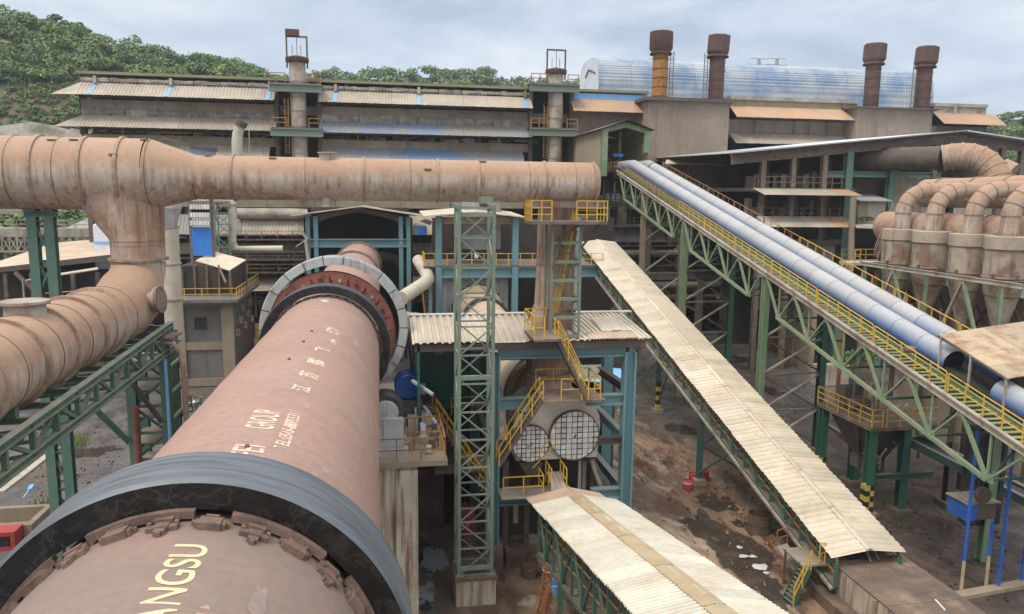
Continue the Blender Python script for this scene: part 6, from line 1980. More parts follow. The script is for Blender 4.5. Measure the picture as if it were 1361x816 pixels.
def awn(x0, x1, pyt, pyb, out, m, name='awning_sheet', hipl=False, seg=None, pxr=430):
    zt, zb = ZF(pyt, pxr), at(pxr, pyb, y=FYB - out).z
    n = max(1, int((x1 - x0) / 9.0)) if seg is None else seg
    for i in range(n):
        a, c = x0 + (x1 - x0) * i / n, x0 + (x1 - x0) * (i + 1) / n
        MB().corr((a, FYB - .05, zt), (c - a - .02, 0, 0), (0, -out, zb - zt), max(3, int((c - a) / .42)), -.06, jit=.02).done(name, m[i % len(m)] if isinstance(m, tuple) else m, mb)
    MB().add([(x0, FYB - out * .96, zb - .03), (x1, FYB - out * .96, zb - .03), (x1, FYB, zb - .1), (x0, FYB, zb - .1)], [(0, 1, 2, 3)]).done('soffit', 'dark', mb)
    if hipl:
        MB().add([(x0 + .02, FYB - out, zb), (x0 + .02, FYB - .05, zt), (x0 - out * 1.15, FYB - out, zb - .03), (x0 - out * 1.15, FYB + 3, zb - .03)], [(0, 1, 2), (1, 3, 2)]).done('hip_sheet', m if isinstance(m, str) else m[0], mb)


def band(x0, x1, pyt, pyb, m, name='wall_panel', dy=0.0, step=6.1, th=.25):
    zt, zb = ZF(pyt), ZF(pyb)
    n = max(1, round((x1 - x0) / step))
    for i in range(n):
        a, c = x0 + (x1 - x0) * i / n, x0 + (x1 - x0) * (i + 1) / n
        MB().span(a + .02, c - .02, FYB + dy + random.uniform(0, .04), FYB + dy + th, zb, zt).done(name, m, mb)


def sacks(x0, x1, pyt, pyb, step=2.6):
    """slack grey filter cloths hung side by side"""
    zt, zb = ZF(pyt), ZF(pyb)
    n = round((x1 - x0) / step)
    for i in range(n):
        a, c = x0 + (x1 - x0) * i / n, x0 + (x1 - x0) * (i + 1) / n - .06
        vs, fs = [], []
        for j in range(5):
            for k in range(6):
                s_ = random.uniform(-.09, .02) - (.12 if 0 < j < 4 else 0)
                vs.append((a + (c - a) * k / 5, FYB - .02 + s_, zb + (zt - zb) * j / 4 + (random.uniform(-.08, .08) if j in (0, 4) else 0)))
        for j in range(4):
            for k in range(5):
                fs.append((j * 6 + k, j * 6 + k + 1, j * 6 + k + 7, j * 6 + k + 6))
        MB().add(vs, fs).done('filter_cloth', 'sack', mb, True)


def bay(px0, px1, hip=False, third='awnblue'):
    x0, x1 = XF(px0), XF(px1)
    sacks(x0 + .2, x1 - .2, 113.5, 119.5, 3.2)
    awn(x0, x1, 120.5, 135.5, 2.3, 'awning', hipl=hip)
    band(x0, x1, 141, 152.5, 'wallgr')
    sacks(x0, x1, 152, 162)
    awn(x0, x1, 161.5, 176, 2.3, third, hipl=hip)
    band(x0, x1, 185, 196.5, 'wallgr')
    awn(x0, x1 - 1, 196.2, 214, 2.0, third)
    for px in (px0 + 22, (px0 + px1) / 2 - 8, px1 - 8):
        x = XF(px)
        bar(mb, 'downpipe', (x, FYB - .4, ZF(112)), (x, FYB - .5, ZF(121)), .35, .35, 'stack', up=(0, 1, 0))
        MB().add([(x - .15, FYB - .12, ZF(121) + .09), (x + .25, FYB - .12, ZF(121) + .09), (x + .1, FYB - 2.34, at(430, 135.5, y=FYB - 2.3).z + .1), (x - .4, FYB - 2.34, at(430, 135.5, y=FYB - 2.3).z + .1)], [(0, 1, 2, 3)]).done('blue_rib_sheet', 'sky_bl', mb)
    for i in range(9):
        x = x0 + (x1 - x0) * i / 8
        bar(mb, 'column', (x, FYB + .7, 0), (x, FYB + .7, zroof - .4), .6, .6, 'dksteel', 'H', (0, 1, 0))


bay(112, 370, True, 'awning')
bay(426, 704, False, 'awnblue')
# lower storeys
def low(px0, px1):
    x0, x1 = XF(px0, 300), XF(px1, 300)
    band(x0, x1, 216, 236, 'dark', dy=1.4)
    band(x0, x1, 262, 276, 'wallgr')
    awn(x0, x1, 286, 312, 2.2, ('awnblue', 'awning'))
    band(x0, x1, 323, 337, 'wallgr')
    band(x0, x1, 341, 343.5, 'steelbr', 'floor_beam', -.3, 20)
    band(x0, x1, 351, 353, 'steelbr', 'floor_beam', -.3, 20)
    awn(x0, x1, 368, 386, 3.0, 'awning')
    band(x0, x1, 398, 404, 'steelbr', 'floor_beam', 0, 12)
    railing(mb, [(x0, FYB - .4, ZF(404)), (x1, FYB - .4, ZF(404))], 1.1, 2.2, 'rustrail', r=.09)


low(225, 420)
low(420, 640)
b0 = XF(640, 300)
x0, x1 = XF(640, 300), XF(1010, 300)
band(x0, x1, 255, 275, 'wallgr')
awn(x0, x1, 296, 322, 2.2, ('awnblue', 'awnblue', 'awning'), pxr=430)
band(x0, x1, 330, 337, 'steelbr', 'floor_beam', 0, 12)
awn(x0, x1, 352, 376, 2.4, ('awning', 'awnblue'))
band(x0, x1, 377, 381, 'stack', 'floor_beam', -.3, 12)
for py in (398, 412, 428):
    band(x0, x1, py, py + 2.2, 'steelbr', 'floor_beam', -.1, 14)
railing(mb, [(x0, FYB - .3, ZF(428)), (x1, FYB - .3, ZF(428))], 1.2, 2.0, 'rustrail', r=.08)
railing(mb, [(x0, FYB - .3, ZF(345)), (x1, FYB - .3, ZF(345))], 1.2, 2.0, 'rustrail', r=.08)
for px in (785, 803, 822):
    x = XF(px, 300)
    bar(mb, 'teal_column' if px == 822 else 'column', (x, FYB - 1, 6), (x, FYB - 1, ZF(270)), .9, .7, 'teal' if px == 803 else 'conctan', up=(0, 1, 0))
for px, base in ((858, 0), (903, 0), (970, 1), (1003, 1), (993, 0), (930, 1), (1034, 1)):
    x = XF(px, 380, FYB - 4)
    bar(mb, 'column', (x, FYB - 4, 0), (x, FYB - 4, ZF(300 if not base else 372)), .85, .85, 'conctan' if not base else 'cladbr', up=(0, 1, 0))
for py in (372, 384):
    bar(mb, 'floor_beam', (XF(960, 380, FYB - 4), FYB - 4, ZF(py)), (XF(1060, 380, FYB - 4), FYB - 4, ZF(py)), .4, .5, 'steelbr')
hg = thing('hanging_flap', 'brown propped hatch flap standing out of the dark lower storey', 'hatch', at(960, 390, y=FYB - 3))
MB().poly([at(946, 380, y=FYB - 2), at(957, 380, y=FYB - 2), at(965, 397, y=FYB - 5), at(952, 397, y=FYB - 5)], .1).done('flap', 'cladbr', hg)
MB().span(XF(945), XF(968), FYB - 2.5, FYB - 1, ZF(412), ZF(398)).done('box', 'cladbr', hg)
bg_ = thing('white_bags', 'heap of white woven bags on the ground before the dark columns', 'bags', gp(987, 440))
for i in range(6):
    p = gp(979 + i * 3.2, 441 - (i % 2) * 2)
    MB().lathe([(.02, 0), (.6, .06), (.75, .3), (.5, .62), (.05, .7)], p, n=12).done('bag', 'bag', bg_, True)
rd = thing('rust_bin', 'rusty round bin on the gravel near the slatted brown screen', 'bin', gp(1027, 460))
p = gp(1027, 463)
MB().lathe([(.01, 0), (.9, 0), (.95, 1.6), (.85, 1.6), (.8, .3)], p, n=20).done('barrel', 'rustdrum', rd)
MB().lathe([(.93, .8), (.98, .84), (.94, .88)], p, n=20).done('hoop', 'rustdrum', rd)
# slatted brown screen wall right of the bin
sc_ = thing('slatted_screen', 'brown slatted screen wall behind the conveyor bent', 'screen', gp(1050, 470))
y_ = 82
a = at(1040, 400, y=92)
c = at(1078, 480, y=76)
for i in range(9):
    z = .4 + i * 1.15
    bar(sc_, 'slat', (a.x, 92, z), (c.x, 76, z), .12, 1.0, 'cladbr')
for t in (0, .5, 1):
    p = V((a.x, 92, 0)).lerp(V((c.x, 76, 0)), t)
    bar(sc_, 'post', p, p + V((0, 0, 10.8)), .4, .4, 'cladtan', up=(0, 1, 0))
# pipes run along the low storeys
pr_ = thing('wall_pipe', 'long pale pipe running along the hall and bending down at its left', 'pipe', (XF(320, 290), FYB - 1, ZF(285)))
MB().tube([(XF(410, 282), FYB - 1.2, ZF(284)), (XF(318, 282), FYB - 1.2, ZF(284))], .75, 14).done('pipe', 'clerest', pr_, True)
z1 = ZF(332)
x_ = at(310, 300, y=90).x
q = [at(285, 266, y=90), at(306, 266, y=90), at(309, 272, y=90), at(309, 322, y=90), at(314, 331, y=90), at(376, 331, y=90)]
op = thing('offtake_pipe', 'thin cream pipe dropping from the duct level and turning right along the hall', 'pipe', q[3])
MB().tube(q, .42, 14).done('pipe', 'cream', op, True)
for v_ in q[2:5]:
    MB().lathe([(.42, -.05), (.52, -.05), (.52, .05), (.42, .05)], v_, n=14).done('flange', 'stack', op)
# the gap-sided lattice beside it
lw_ = thing('cable_lattice', 'dark thin lattice frame standing beside the blue sheet wall', 'lattice mast', at(297, 320, y=89))
x_ = at(297, 320, y=89).x
lattice(lw_, x_, 89.5, 10, at(297, 268, y=89).z, 1.5, 1.5, 7, .14, .09, 'grgreen')
# dark pipe with a bent mouth sticking up before the left bay
ch = thing('bent_chimney', 'short cream stack with a dark bent mouth before the second awning', 'chimney', XF and at(316, 200, y=100))
q = [at(316, 215, y=100), at(315, 190, y=100), at(316, 178, y=100), at(319, 167, y=100)]
MB().tube(q[:3] + [q[3]], [.66, .66, .64, .6], 20).done('stack', 'cream', ch, True)
MB().tube([at(319, 168, y=99.9), at(322, 161, y=99.9)], [.72, .78], 20).done('mouth', 'dksteel', ch, True)
bar(ch, 'thin_post', at(332, 210, y=100), at(331, 173, y=100), .12, .12, 'stack')
lc = thing('lean_to', 'small blue clad lean-to with a dark sloping roof above the duct', 'lean-to', at(255, 195, y=100))
q = [at(216, 184, y=98), at(288, 198, y=98), at(288, 205, y=98), at(252, 205, y=98)]
MB().poly([at(215, 184, y=98), at(289, 197, y=98), at(289, 198, y=102), at(215, 183, y=102)], .35).done('roof', 'dksteel', lc)
for i in range(7):
    a0, a1 = 252 + i * 5, 252 + i * 5 + 4.5
    MB().poly([at(a0, 210, y=98.3), at(a1, 210, y=98.3), at(a1, 191 + (a1 - 250) * .19, y=98.3), at(a0, 191 + (a0 - 250) * .19, y=98.3)], .1, (0, 1, 0)).done('clad_panel', 'bluepipe', lc)


# --- two tall pale stacks in recessed bays, with green platforms
def tall_stack(px, py_top, pxa, pxb, lab, lean_rig, full=True):
    ys = FYB - 1.2
    t = thing('stack', lab, 'chimney', at(px, 260, y=ys))
    X_ = at(px, 150, y=ys).x
    zt = at(px, py_top, y=ys).z
    r = 1.05
    zs = [ZF(262), ZF(235), ZF(205), ZF(170), ZF(150), ZF(133), ZF(112), zt]
    for a, c in zip(zs, zs[1:]):
        MB().tube([(X_, ys, a), (X_, ys, c)], r, 32, False).done('stack_section', 'stack', t, True)
        MB().lathe([(r, -.05), (r + .07, -.05), (r + .07, .05), (r, .05)], (X_, ys, a), n=32).done('flange', 'flange', t)
    MB().lathe([(r, -.75), (r + .30, -.65), (r + .32, -.1), (r + .1, .0), (.01, .3)], (X_, ys, zt), n=28).done('cowl', 'brown', t, True)
    for k in range(20):
        a = 2 * math.pi * k / 20
        MB().box((X_ + (r + .36) * math.cos(a), ys + (r + .36) * math.sin(a), zt - .38), (.2, .2, .5), a).done('cowl_lug', 'brown', t)
    hgt = 2.6
    for sx in (-1, 1):
        bar(t, 'gantry_post', (X_ + sx * (r + .25), ys, zt - 1.4), (X_ + sx * (r + .25), ys, zt + hgt), .2, .2, 'dksteel', up=(0, 1, 0))
    bar(t, 'gantry_beam', (X_ - r - .35, ys, zt + hgt), (X_ + r + .35, ys, zt + hgt), .2, .2, 'dksteel')
    for sx in (-.6, 0, .5):
        bar(t, 'hoist_rod', (X_ + sx, ys, zt + .3), (X_ + sx, ys, zt + hgt - (0 if sx == 0 else 1.1)), .07, .07, 'dksteel')
    if lean_rig:
        MB().span(X_ - r - .35, X_ + .35, ys - .3, ys + .3, zt + hgt + .1, zt + hgt + .9).done('hoist_box', 'brown', t)
    xa, xb = XF(pxa), XF(pxb)
    for py in (117, 176):
        z = at(px, py, y=FYB - 2.6).z
        bar(mb, 'bay_girder', (xa - .6, FYB - 2.6, z), (xb + .6, FYB - 2.6, z), .5, 1.05, 'grgreen', 'H')
        MB().span(xa - .5, xb + .5, FYB - 2.5, FYB + .6, z + .58, z + .66).done('bay_floor', 'steelbr', mb)
        railing(mb, [(xa - .4, FYB - 2.6, z + .66), (X_ - 1.4, FYB - 2.6, z + .66)], 1.2, 1.3, 'rustrail', r=.1)
        railing(mb, [(X_ + 1.4, FYB - 2.6, z + .66), (xb + .4, FYB - 2.6, z + .66)], 1.2, 1.3, 'rustrail', r=.1)
    band(xa - .5, xb + .5, 141, 153, 'wallgr', dy=1.0)
    for x in (xa, xb):
        bar(mb, 'column', (x, FYB - .4, ZF(240)), (x, FYB - .4, zroof - .3), .5, .5, 'dksteel', 'H', (0, 1, 0))
    x = X_ - 1.75
    for k in (0, .5):
        bar(t, 'ladder_rail', (x + k, ys - .6, ZF(205)), (x + k, ys - .6, ZF(133)), .1, .1, 'rustrail', up=(0, 1, 0))
    for k in range(20):
        z = ZF(205) + (ZF(133) - ZF(205)) * k / 20
        bar(t, 'rung', (x, ys - .6, z), (x + .5, ys - .6, z), .07, .07, 'rustrail')
    bar(t, 'side_bracket', at(px - 14, 97, y=ys), at(px - 8, 98, y=ys), .1, .1, 'dksteel')
    bar(t, 'side_bracket', at(px - 12, 97, y=ys), at(px - 11, 108, y=ys), .1, .1, 'dksteel')


tall_stack(397, 76, 370, 426, 'pale rust-streaked stack with a hoist gantry between the two left awning bays', True)
tall_stack(738, 92, 704, 757, 'pale stained stack with a square hoist frame just left of the portal', False)

# --- bay right of the second stack, the box-outs and the right hand awnings
zr2 = ZF(120, 757)
x0, x1 = XF(757, 140), XF(860, 140)
MB().corr((x0, FYB - .1, at(757, 136, y=FYB).z), (x1 - x0, 0, 0), (0, 0, at(757, 123, y=FYB).z - at(757, 136, y=FYB).z), 40, -.05).done('clerestory_sheet', 'sky_bl', mb)
za, zb_ = at(800, 133, y=FYB).z, at(800, 148.5, y=FYB - 2.4).z
MB().corr((x0, FYB - .12, za), (x1 - x0, 0, 0), (0, -2.4, zb_ - za), 44, -.06, jit=.02).done('awning_sheet', 'awnred', mb)
MB().span(x0, x1, FYB + .2, FYB + .5, ZF(215), za).done('wall_panel', 'cladbr', mb)


def boxout(px0, px1, pyt, pyb, yf, lab, yb=FYB + 3):
    t = thing('box_tower', lab, 'building', at((px0 + px1) / 2, 200, y=yf))
    a, c = at(px0, pyt, y=yf), at(px1, pyt + (px1 - px0) * .035, y=yf)
    zb = at((px0 + px1) / 2, pyb, y=yf).z
    MB().corr((a.x, yf, zb), (c.x - a.x, 0, 0), (0, 0, a.z - zb), int((c.x - a.x) / .32), -.05).done('front_cladding', 'cladbr', t)
    MB().corr((a.x, yb, zb), (0, yf - yb, 0), (0, 0, a.z - zb), 14, -.05).done('side_cladding', 'cladbr', t)
    MB().corr((c.x, yf, zb), (0, yb - yf, 0), (0, 0, a.z - zb), 14, -.05).done('side_cladding', 'cladbr', t)
    MB().span(a.x - .7, c.x + .7, yf - .7, yb, a.z, a.z + .22).done('roof_slab', 'dksteel', t)
    return t, a, c


bx1, a1, c1 = boxout(862, 970, 133.5, 216, 103.5, 'tall brown-grey ribbed cladding box below the two left brown chimneys')
bx2, a2, c2 = boxout(1140, 1240, 143.5, 190, 104.5, 'ribbed brown cladding box below the two right brown chimneys')
for (pa, pb, m) in ((970, 1140, 'awnred'), (1241, 1312, 'awnred')):
    yv = FYB - .5
    s_ = lambda px: (px - 970) * .033
    a, c = at(pa, 139 + s_(pa), y=yv), at(pb, 139 + s_(pa), y=yv)
    x0, x1 = a.x, at(pb, 142, y=yv).x
    ztop_, zc_ = at(pa, 132 + s_(pa), y=yv).z, at(pa, 141 + s_(pa), y=yv).z
    MB().corr((x0, yv + .1, zc_), (x1 - x0, 0, 0), (0, 0, ztop_ - zc_), int((x1 - x0) / .4), -.05).done('clerestory_sheet', 'cladtan' if pa < 1200 else 'clerest', mb)
    MB().span(x0, x1, yv - .15, yv + 12, ztop_, ztop_ + .5).done('roof_edge', 'clerest', mb)
    zb_ = at(pa, 155 + s_(pa), y=yv - 2.6).z
    MB().corr((x0, yv, zc_), (x1 - x0 + (.0 if pa < 1200 else 1.5), 0, 0), (0, -2.6, zb_ - zc_), int((x1 - x0) / .4), -.06, jit=.02).done('awning_sheet', m, mb)
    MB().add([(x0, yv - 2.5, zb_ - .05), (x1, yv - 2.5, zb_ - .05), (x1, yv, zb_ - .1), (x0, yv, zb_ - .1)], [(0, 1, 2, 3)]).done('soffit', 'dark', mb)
    MB().corr((x0, yv + .3, at(pa, 182, y=yv).z), (x1 - x0, 0, 0), (0, 0, zb_ - at(pa, 182, y=yv).z), int((x1 - x0) / .5), -.05).done('wall_sheet', 'cladbr', mb)
    if pa < 1200:
        zt2, zb2 = at(pa, 177, y=yv).z, at(pa, 190, y=yv - 2.6).z
        MB().corr((x0, yv - .1, zt2), (x1 - x0, 0, 0), (0, -2.6, zb2 - zt2), int((x1 - x0) / .4), -.06, jit=.02).done('awning_sheet', 'awning', mb)
        for px in (1003, 1055, 1075, 1100, 1128):
            xx = at(px, 165, y=yv).x
            bar(mb, 'downpipe', (xx, yv - .1, zb2), (xx, yv - .1, zb_), .16, .16, 'steelbr', up=(0, 1, 0))
    for px in ((1122, 1270) if pa > 1200 else (1122,)):
        xx = at(px, 140, y=yv - .3).x
        bar(mb, 'downpipe', (xx, yv - .3, zc_ - .3), (xx, yv - .3, ztop_), .25, .25, 'stack', up=(0, 1, 0))
# porch roof right of the first box-out
pw = thing('porch', 'thin pale porch roof on posts over a railed gallery right of the portal', 'porch', at(950, 230, y=100))
MB().poly([at(886, 212, y=99), at(1012, 214, y=99), at(1006, 219, y=97), at(884, 217, y=97)], .12).done('roof', 'roof', pw)
zg = at(950, 247, y=98).z
xx0, xx1 = at(892, 240, y=98).x, at(1012, 240, y=98).x
MB().span(xx0, xx1, 97.6, 101, zg - .3, zg).done('floor', 'steelbr', pw)
railing(pw, [(xx0, 97.7, zg), (xx1, 97.7, zg)], 1.3, 1.4, 'steelbr', r=.09)
for px in (916, 948, 962, 986, 1008):
    xx = at(px, 230, y=98.2).x
    bar(pw, 'post', (xx, 98.2, zg), (xx, 98.2, at(px, 217, y=98.2).z), .16, .16, 'steelbr', up=(0, 1, 0))
MB().span(xx0, xx1 + 2, 101, 101.3, zg, zg + 4).done('back_wall', 'cladbr', pw)
for a, c in (((962, 248), (985, 262)), ((985, 262), (1010, 248))):
    bar(pw, 'brace', at(*a, y=98), at(*c, y=98), .2, .2, 'greyclad')
# --- portal where the pipe conveyor enters
po = thing('portal', 'gabled tan sheet portal with a green front frame swallowing the blue pipes', 'portal', (31, 93, 18))
YP = 93.0
pxl, pxr = at(800, 190, y=YP).x, at(862, 190, y=YP).x
zE, zB, zA = at(803, 172, y=YP).z, at(803, 234, y=YP).z, at(830, 161, y=YP).z
zEr = at(858, 172, y=YP).z
for x in (pxl + .3, pxr - .3):
    bar(po, 'frame_post', (x, YP, zB if x < 30 else zB + 3), (x, YP, zE - .1), .75, .75, 'ltgreen', 'H', (0, 1, 0))
xm = (pxl + pxr) / 2
bar(po, 'frame_beam', (pxl, YP, zE - .2), (xm, YP, zA - .45), .4, .6, 'ltgreen', 'H')
bar(po, 'frame_beam', (xm, YP, zA - .45), (pxr, YP, zE - .2), .4, .6, 'ltgreen', 'H')
MB().corr((pxl - .05, FYB, zB), (0, YP - FYB, 0), (0, 0, zE - zB), 40, -.05).done('side_wall', 'cladtan', po)
MB().corr((pxr, YP, zB), (0, FYB - YP, 0), (0, 0, zE - zB), 40, -.05).done('side_wall', 'cladtan', po)
for s_ in (-1, 1):
    xe = pxl - .6 if s_ < 0 else pxr + .6
    MB().add([(xe, YP - .8, zE + .0), (xe, FYB, zE + .0), (xm, FYB, zA + .15), (xm, YP - .8, zA + .15)], [(0, 1, 2, 3)]).done('roof_slope', 'steelbr', po)
MB().span(pxl + .1, pxr - .1, FYB - .6, FYB - .3, zB, zE).done('back_wall', 'dark', po)
for i in range(5):
    x = xm + .2 + i * .62
    MB().span(x, x + .58, FYB - 3, FYB - 2.9, cz(CT) + .3, cz(CT) + 4.2).done('inner_panel', 'rustsheet', po)
bar(po, 'inner_post', (xm - .1, YP + 2, zB), (xm - .1, YP + 2, zE), .4, .4, 'dksteel', up=(0, 1, 0))
MB().span(xm - 1.2, xm + .1, YP + 1, YP + 2.2, cz(CT) + 1.9, cz(CT) + 2.3).done('drive_guard', 'bluenew', po)
# --- blue-white barrel vaulted monitor behind
bv = thing('barrel_hall', 'long blue-white barrel vaulted roof rising behind the hall with rust runs', 'building', (60, 128, 30))
YV, dV = 122.0, 12.5
xa_, xb_ = at(796, 100, y=YV).x, at(1243, 110, y=YV).x
zb_, zt_ = at(795, 121, y=YV).z - 1.5, at(798, 80, y=YV + 6).z
prof = []
for k in range(13):
    a = math.pi * k / 12
    prof.append((YV + dV / 2 - dV / 2 * math.copysign(abs(math.cos(a)) ** .5, math.cos(a)), zb_ + (zt_ - zb_) * math.sin(a) ** .62))
nseg = 11
for i in range(nseg):
    x0, x1 = xa_ + (xb_ - xa_) * i / nseg, xa_ + (xb_ - xa_) * (i + 1) / nseg - .04
    vs, fs = [], []
    fine = []
    for (y0, z0), (y1, z1) in zip(prof, prof[1:]):
        for q in range(6):
            t = q / 6
            y, z = y0 + (y1 - y0) * t, z0 + (z1 - z0) * t
            nrm = V((0, -(z1 - z0), (y1 - y0))).normalized() * (-1 if False else 1)
            h = .06 if q % 2 else 0
            fine.append((y + nrm.y * h, z + nrm.z * h))
    fine.append(prof[-1])
    for y, z in fine:
        vs += [(x0, y, z), (x1, y, z)]
    fs = [(2 * j, 2 * j + 1, 2 * j + 3, 2 * j + 2) for j in range(len(fine) - 1)]
    MB().add(vs, fs).done('vault_sheet', 'barrelroof', bv)
    bar(bv, 'vault_rib', (x1 + .02, prof[2][0] - .1, prof[2][1]), (x1 + .02, prof[5][0], prof[5][1] + .06), .07, .12, 'rustsheet')
MB().add([(xa_, y, z) for y, z in prof], [tuple(range(len(prof)))]).done('end_wall', 'white', bv)
q = at(778, 103, y=YV + 8), at(785, 93, y=YV + 6), at(791, 97, y=YV + 2)
bar(bv, 'end_flashing', (xa_ - .06, q[0].y, q[0].z), (xa_ - .06, q[1].y, q[1].z), .2, .2, 'dksteel')
bar(bv, 'end_flashing', (xa_ - .06, q[1].y, q[1].z), (xa_ - .06, q[2].y, q[2].z), .2, .2, 'dksteel')
MB().span(xa_ - 1, xb_ + 1, YV - 3, YV + 14, zb_ - 3, zb_ - .01).done('roof_base', 'clerest', bv)


def brown_chimney(px, pyt, pyc, pyb, yv, lab, m, dent=0.0, ladder=0):
    t = thing('brown_chimney', lab, 'chimney', at(px, pyb, y=yv), 'brown capped chimneys on the hall roof')
    X_ = at(px, pyb, y=yv).x
    zt, zc, zb = at(px, pyt, y=yv).z, at(px, pyc, y=yv).z, at(px, pyb, y=yv).z - 1.0
    r, rc = 1.10, 1.66
    k = 6
    for i in range(k):
        a, c = zb + (zc - zb) * i / k, zb + (zc - zb) * (i + 1) / k
        MB().tube([(X_, yv, a), (X_, yv, c)], r, 28, False).done('shaft_section', m, t, True)
        MB().lathe([(r, -.04), (r + .06, -.04), (r + .06, .04), (r, .04)], (X_, yv, c), n=28).done('band', 'brown', t)
    n = 8 if dent else 24
    MB().lathe([(r, -.75), (rc, .0), (rc, zt - zc), (rc - .12, zt - zc + .1), (.01, zt - zc + .16)], (X_, yv, zc + .2), (dent, 0, 1), n).done('cap', 'brown', t, not dent)
    MB().lathe([(r * .9, .0), (r + .5, -.55), (r + .45, -.7)], (X_, yv, zc + .1), n=24).done('cap_skirt', 'brown', t)
    if ladder:
        x = X_ + ladder * (r + .35)
        for d in (0, .55):
            bar(t, 'ladder_rail', (x + d * ladder, yv, zb), (x + d * ladder, yv, zc), .09, .09, 'steelbr', up=(0, 1, 0))
        for j in range(22):
            z = zb + (zc - zb) * j / 22
            bar(t, 'rung', (x, yv, z), (x + .55 * ladder, yv, z), .07, .07, 'steelbr')


brown_chimney(876, 45, 67, 131, 106.5, 'ochre-shafted chimney with a dark round brown cap, first from the left', 'ochre', 0, 1)
brown_chimney(951, 50, 71, 133, 106.5, 'brown chimney with a battered angular cap standing right of the ochre one', 'brown', .05, -1)
brown_chimney(1157, 61, 81, 141, 107.5, 'brown chimney with pale patches on its shaft, third from the left', 'brown', .02)
brown_chimney(1225, 65, 85, 145, 107.5, 'brown chimney furthest right with a ladder on its left side', 'brown', .05, -1)
MB().span(a1.x - .6, c1.x + .6, 103, 113, a1.z + .22, a1.z + .5).done('roof_deck', 'dksteel', bx1)
# --- transmission pylons far beyond
for px, py, h, lab in ((880, 70, 17, 'faint lattice power pylon just right of the ochre chimney'), (1009, 78, 13, 'distant lattice power pylon left of the pair above the vault'), (1033, 78, 13, 'distant lattice power pylon right of the pair above the vault')):
    yv = 420
    p = at(px, py, y=yv)
    t = thing('power_pylon', lab, 'pylon', p, 'far power pylons')
    z1 = p.z
    for sx in (-1, 1):
        for sy in (-1, 1):
            bar(t, 'leg', (p.x + sx * 2.5, yv + sy * 2.5, z1 - 34), (p.x + sx * .5, yv + sy * .5, z1), .3, .3, 'greyclad', up=(0, 1, 0))
    for k, wd in ((0, 5.5), (3.4, 7), (6.8, 5.5)):
        bar(t, 'cross_arm', (p.x - wd, yv, z1 - k), (p.x + wd, yv, z1 - k), .35, .35, 'greyclad')
    for k in range(8):
        s_ = .5 + k * .25
        bar(t, 'brace', (p.x - s_, yv - s_, z1 - k * 4), (p.x + s_ + .25, yv - s_, z1 - k * 4 - 4), .2, .2, 'greyclad')

# ================================================================== KILN SHEDS IN FRONT OF THE HALL
ks = thing('kiln_shed', 'open fronted shed with pale sagging roof swallowing the far end of the big kiln', 'shed', (-5, 92, 0))
YS = 91.5
sx0, sx1 = at(410, 330, y=YS).x, at(543, 330, y=YS).x
ze, za = at(400, 285, y=YS).z, at(480, 273, y=YS).z
for x in (sx0, sx0 + .9, sx1 - .9, sx1):
    bar(ks, 'post', (x, YS, 0), (x, YS, ze - .2), .5, .5, 'teal', 'H', (0, 1, 0))
bar(ks, 'tie_beam', (sx0, YS, at(480, 323, y=YS).z), (sx1, YS, at(480, 323, y=YS).z), .6, 1.0, 'teal', 'H')
xm = at(480, 280, y=YS).x
xl, xr = at(388, 286, y=YS).x, at(567, 287, y=YS).x
for i in range(6):
    t0, t1 = i / 6, (i + .99) / 6
    for s_, xe in ((-1, xl), (1, xr)):
        f = lambda t: V((xm + (xe - xm) * t, YS - 1.2, za + (at(480, 286, y=YS).z - za) * t))
        a, c = f(t0), f(t1)
        MB().poly([a, c, c + V((0, 16, -.2)), a + V((0, 16, -.2))], .14).done('roof_sheet', 'roof', ks)
b = MB()
n = 12
top = [V((sx0 + (sx1 - sx0) * i / n, YS + .2, ze + (za - ze) * (1 - abs(i / n - .5) * 2) - .25)) for i in range(n + 1)]
for i in range(n):
    dip = lambda k: V((0, 0, -.5 - .9 * (abs(k / n - .5) * 2) ** 4))
    b.add([top[i], top[i + 1], top[i + 1] + dip(i + 1), top[i] + dip(i)], [(0, 1, 2, 3)])
b.done('gable_truss', 'dksteel', ks)
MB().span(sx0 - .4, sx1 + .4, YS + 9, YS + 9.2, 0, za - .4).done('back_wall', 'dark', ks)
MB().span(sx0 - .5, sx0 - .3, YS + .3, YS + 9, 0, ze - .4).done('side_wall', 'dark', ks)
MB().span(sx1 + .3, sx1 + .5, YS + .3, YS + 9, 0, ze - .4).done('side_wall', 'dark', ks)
bar(ks, 'white_drainpipe', at(393, 298, y=YS - .6), at(409, 318, y=YS - .6), .3, .3, 'clerest')
bar(ks, 'white_drainpipe', at(406, 318, y=YS - .6), at(411, 352, y=YS - .6), .42, .42, 'clerest', 'pipe')
bar(ks, 'white_drainpipe', at(393, 328, y=YS - .6), at(406, 319, y=YS - .6), .16, .16, 'clerest')
MB().tube([at(505, 340, y=YS + 3), at(527, 345, y=YS + 3), at(535, 352, y=YS + 1)], .6, 12).done('dark_pipe', 'dksteel', ks, True)
# cream elbow pipe right of it
ep_ = thing('elbow_pipe', 'cream pipe with a knee bend coming down beside the gear ring', 'pipe', at(560, 370, y=70))
MB().tube([at(556, 346, y=78), at(567, 364, y=74), at(569, 371, y=73), at(563, 377, y=72), at(533, 397, y=64)], .62, 18).done('pipe', 'cream', ep_, True)
ls_ = thing('cat_ladder', 'narrow rusty ladder stair between the two kiln sheds', 'ladder', at(563, 410, y=85))
stairs(ls_, at(566, 432, y=84), at(559, 375, y=86), (1, 0, 0), 16, 'steelbr', 'rustrail', w=1.0)
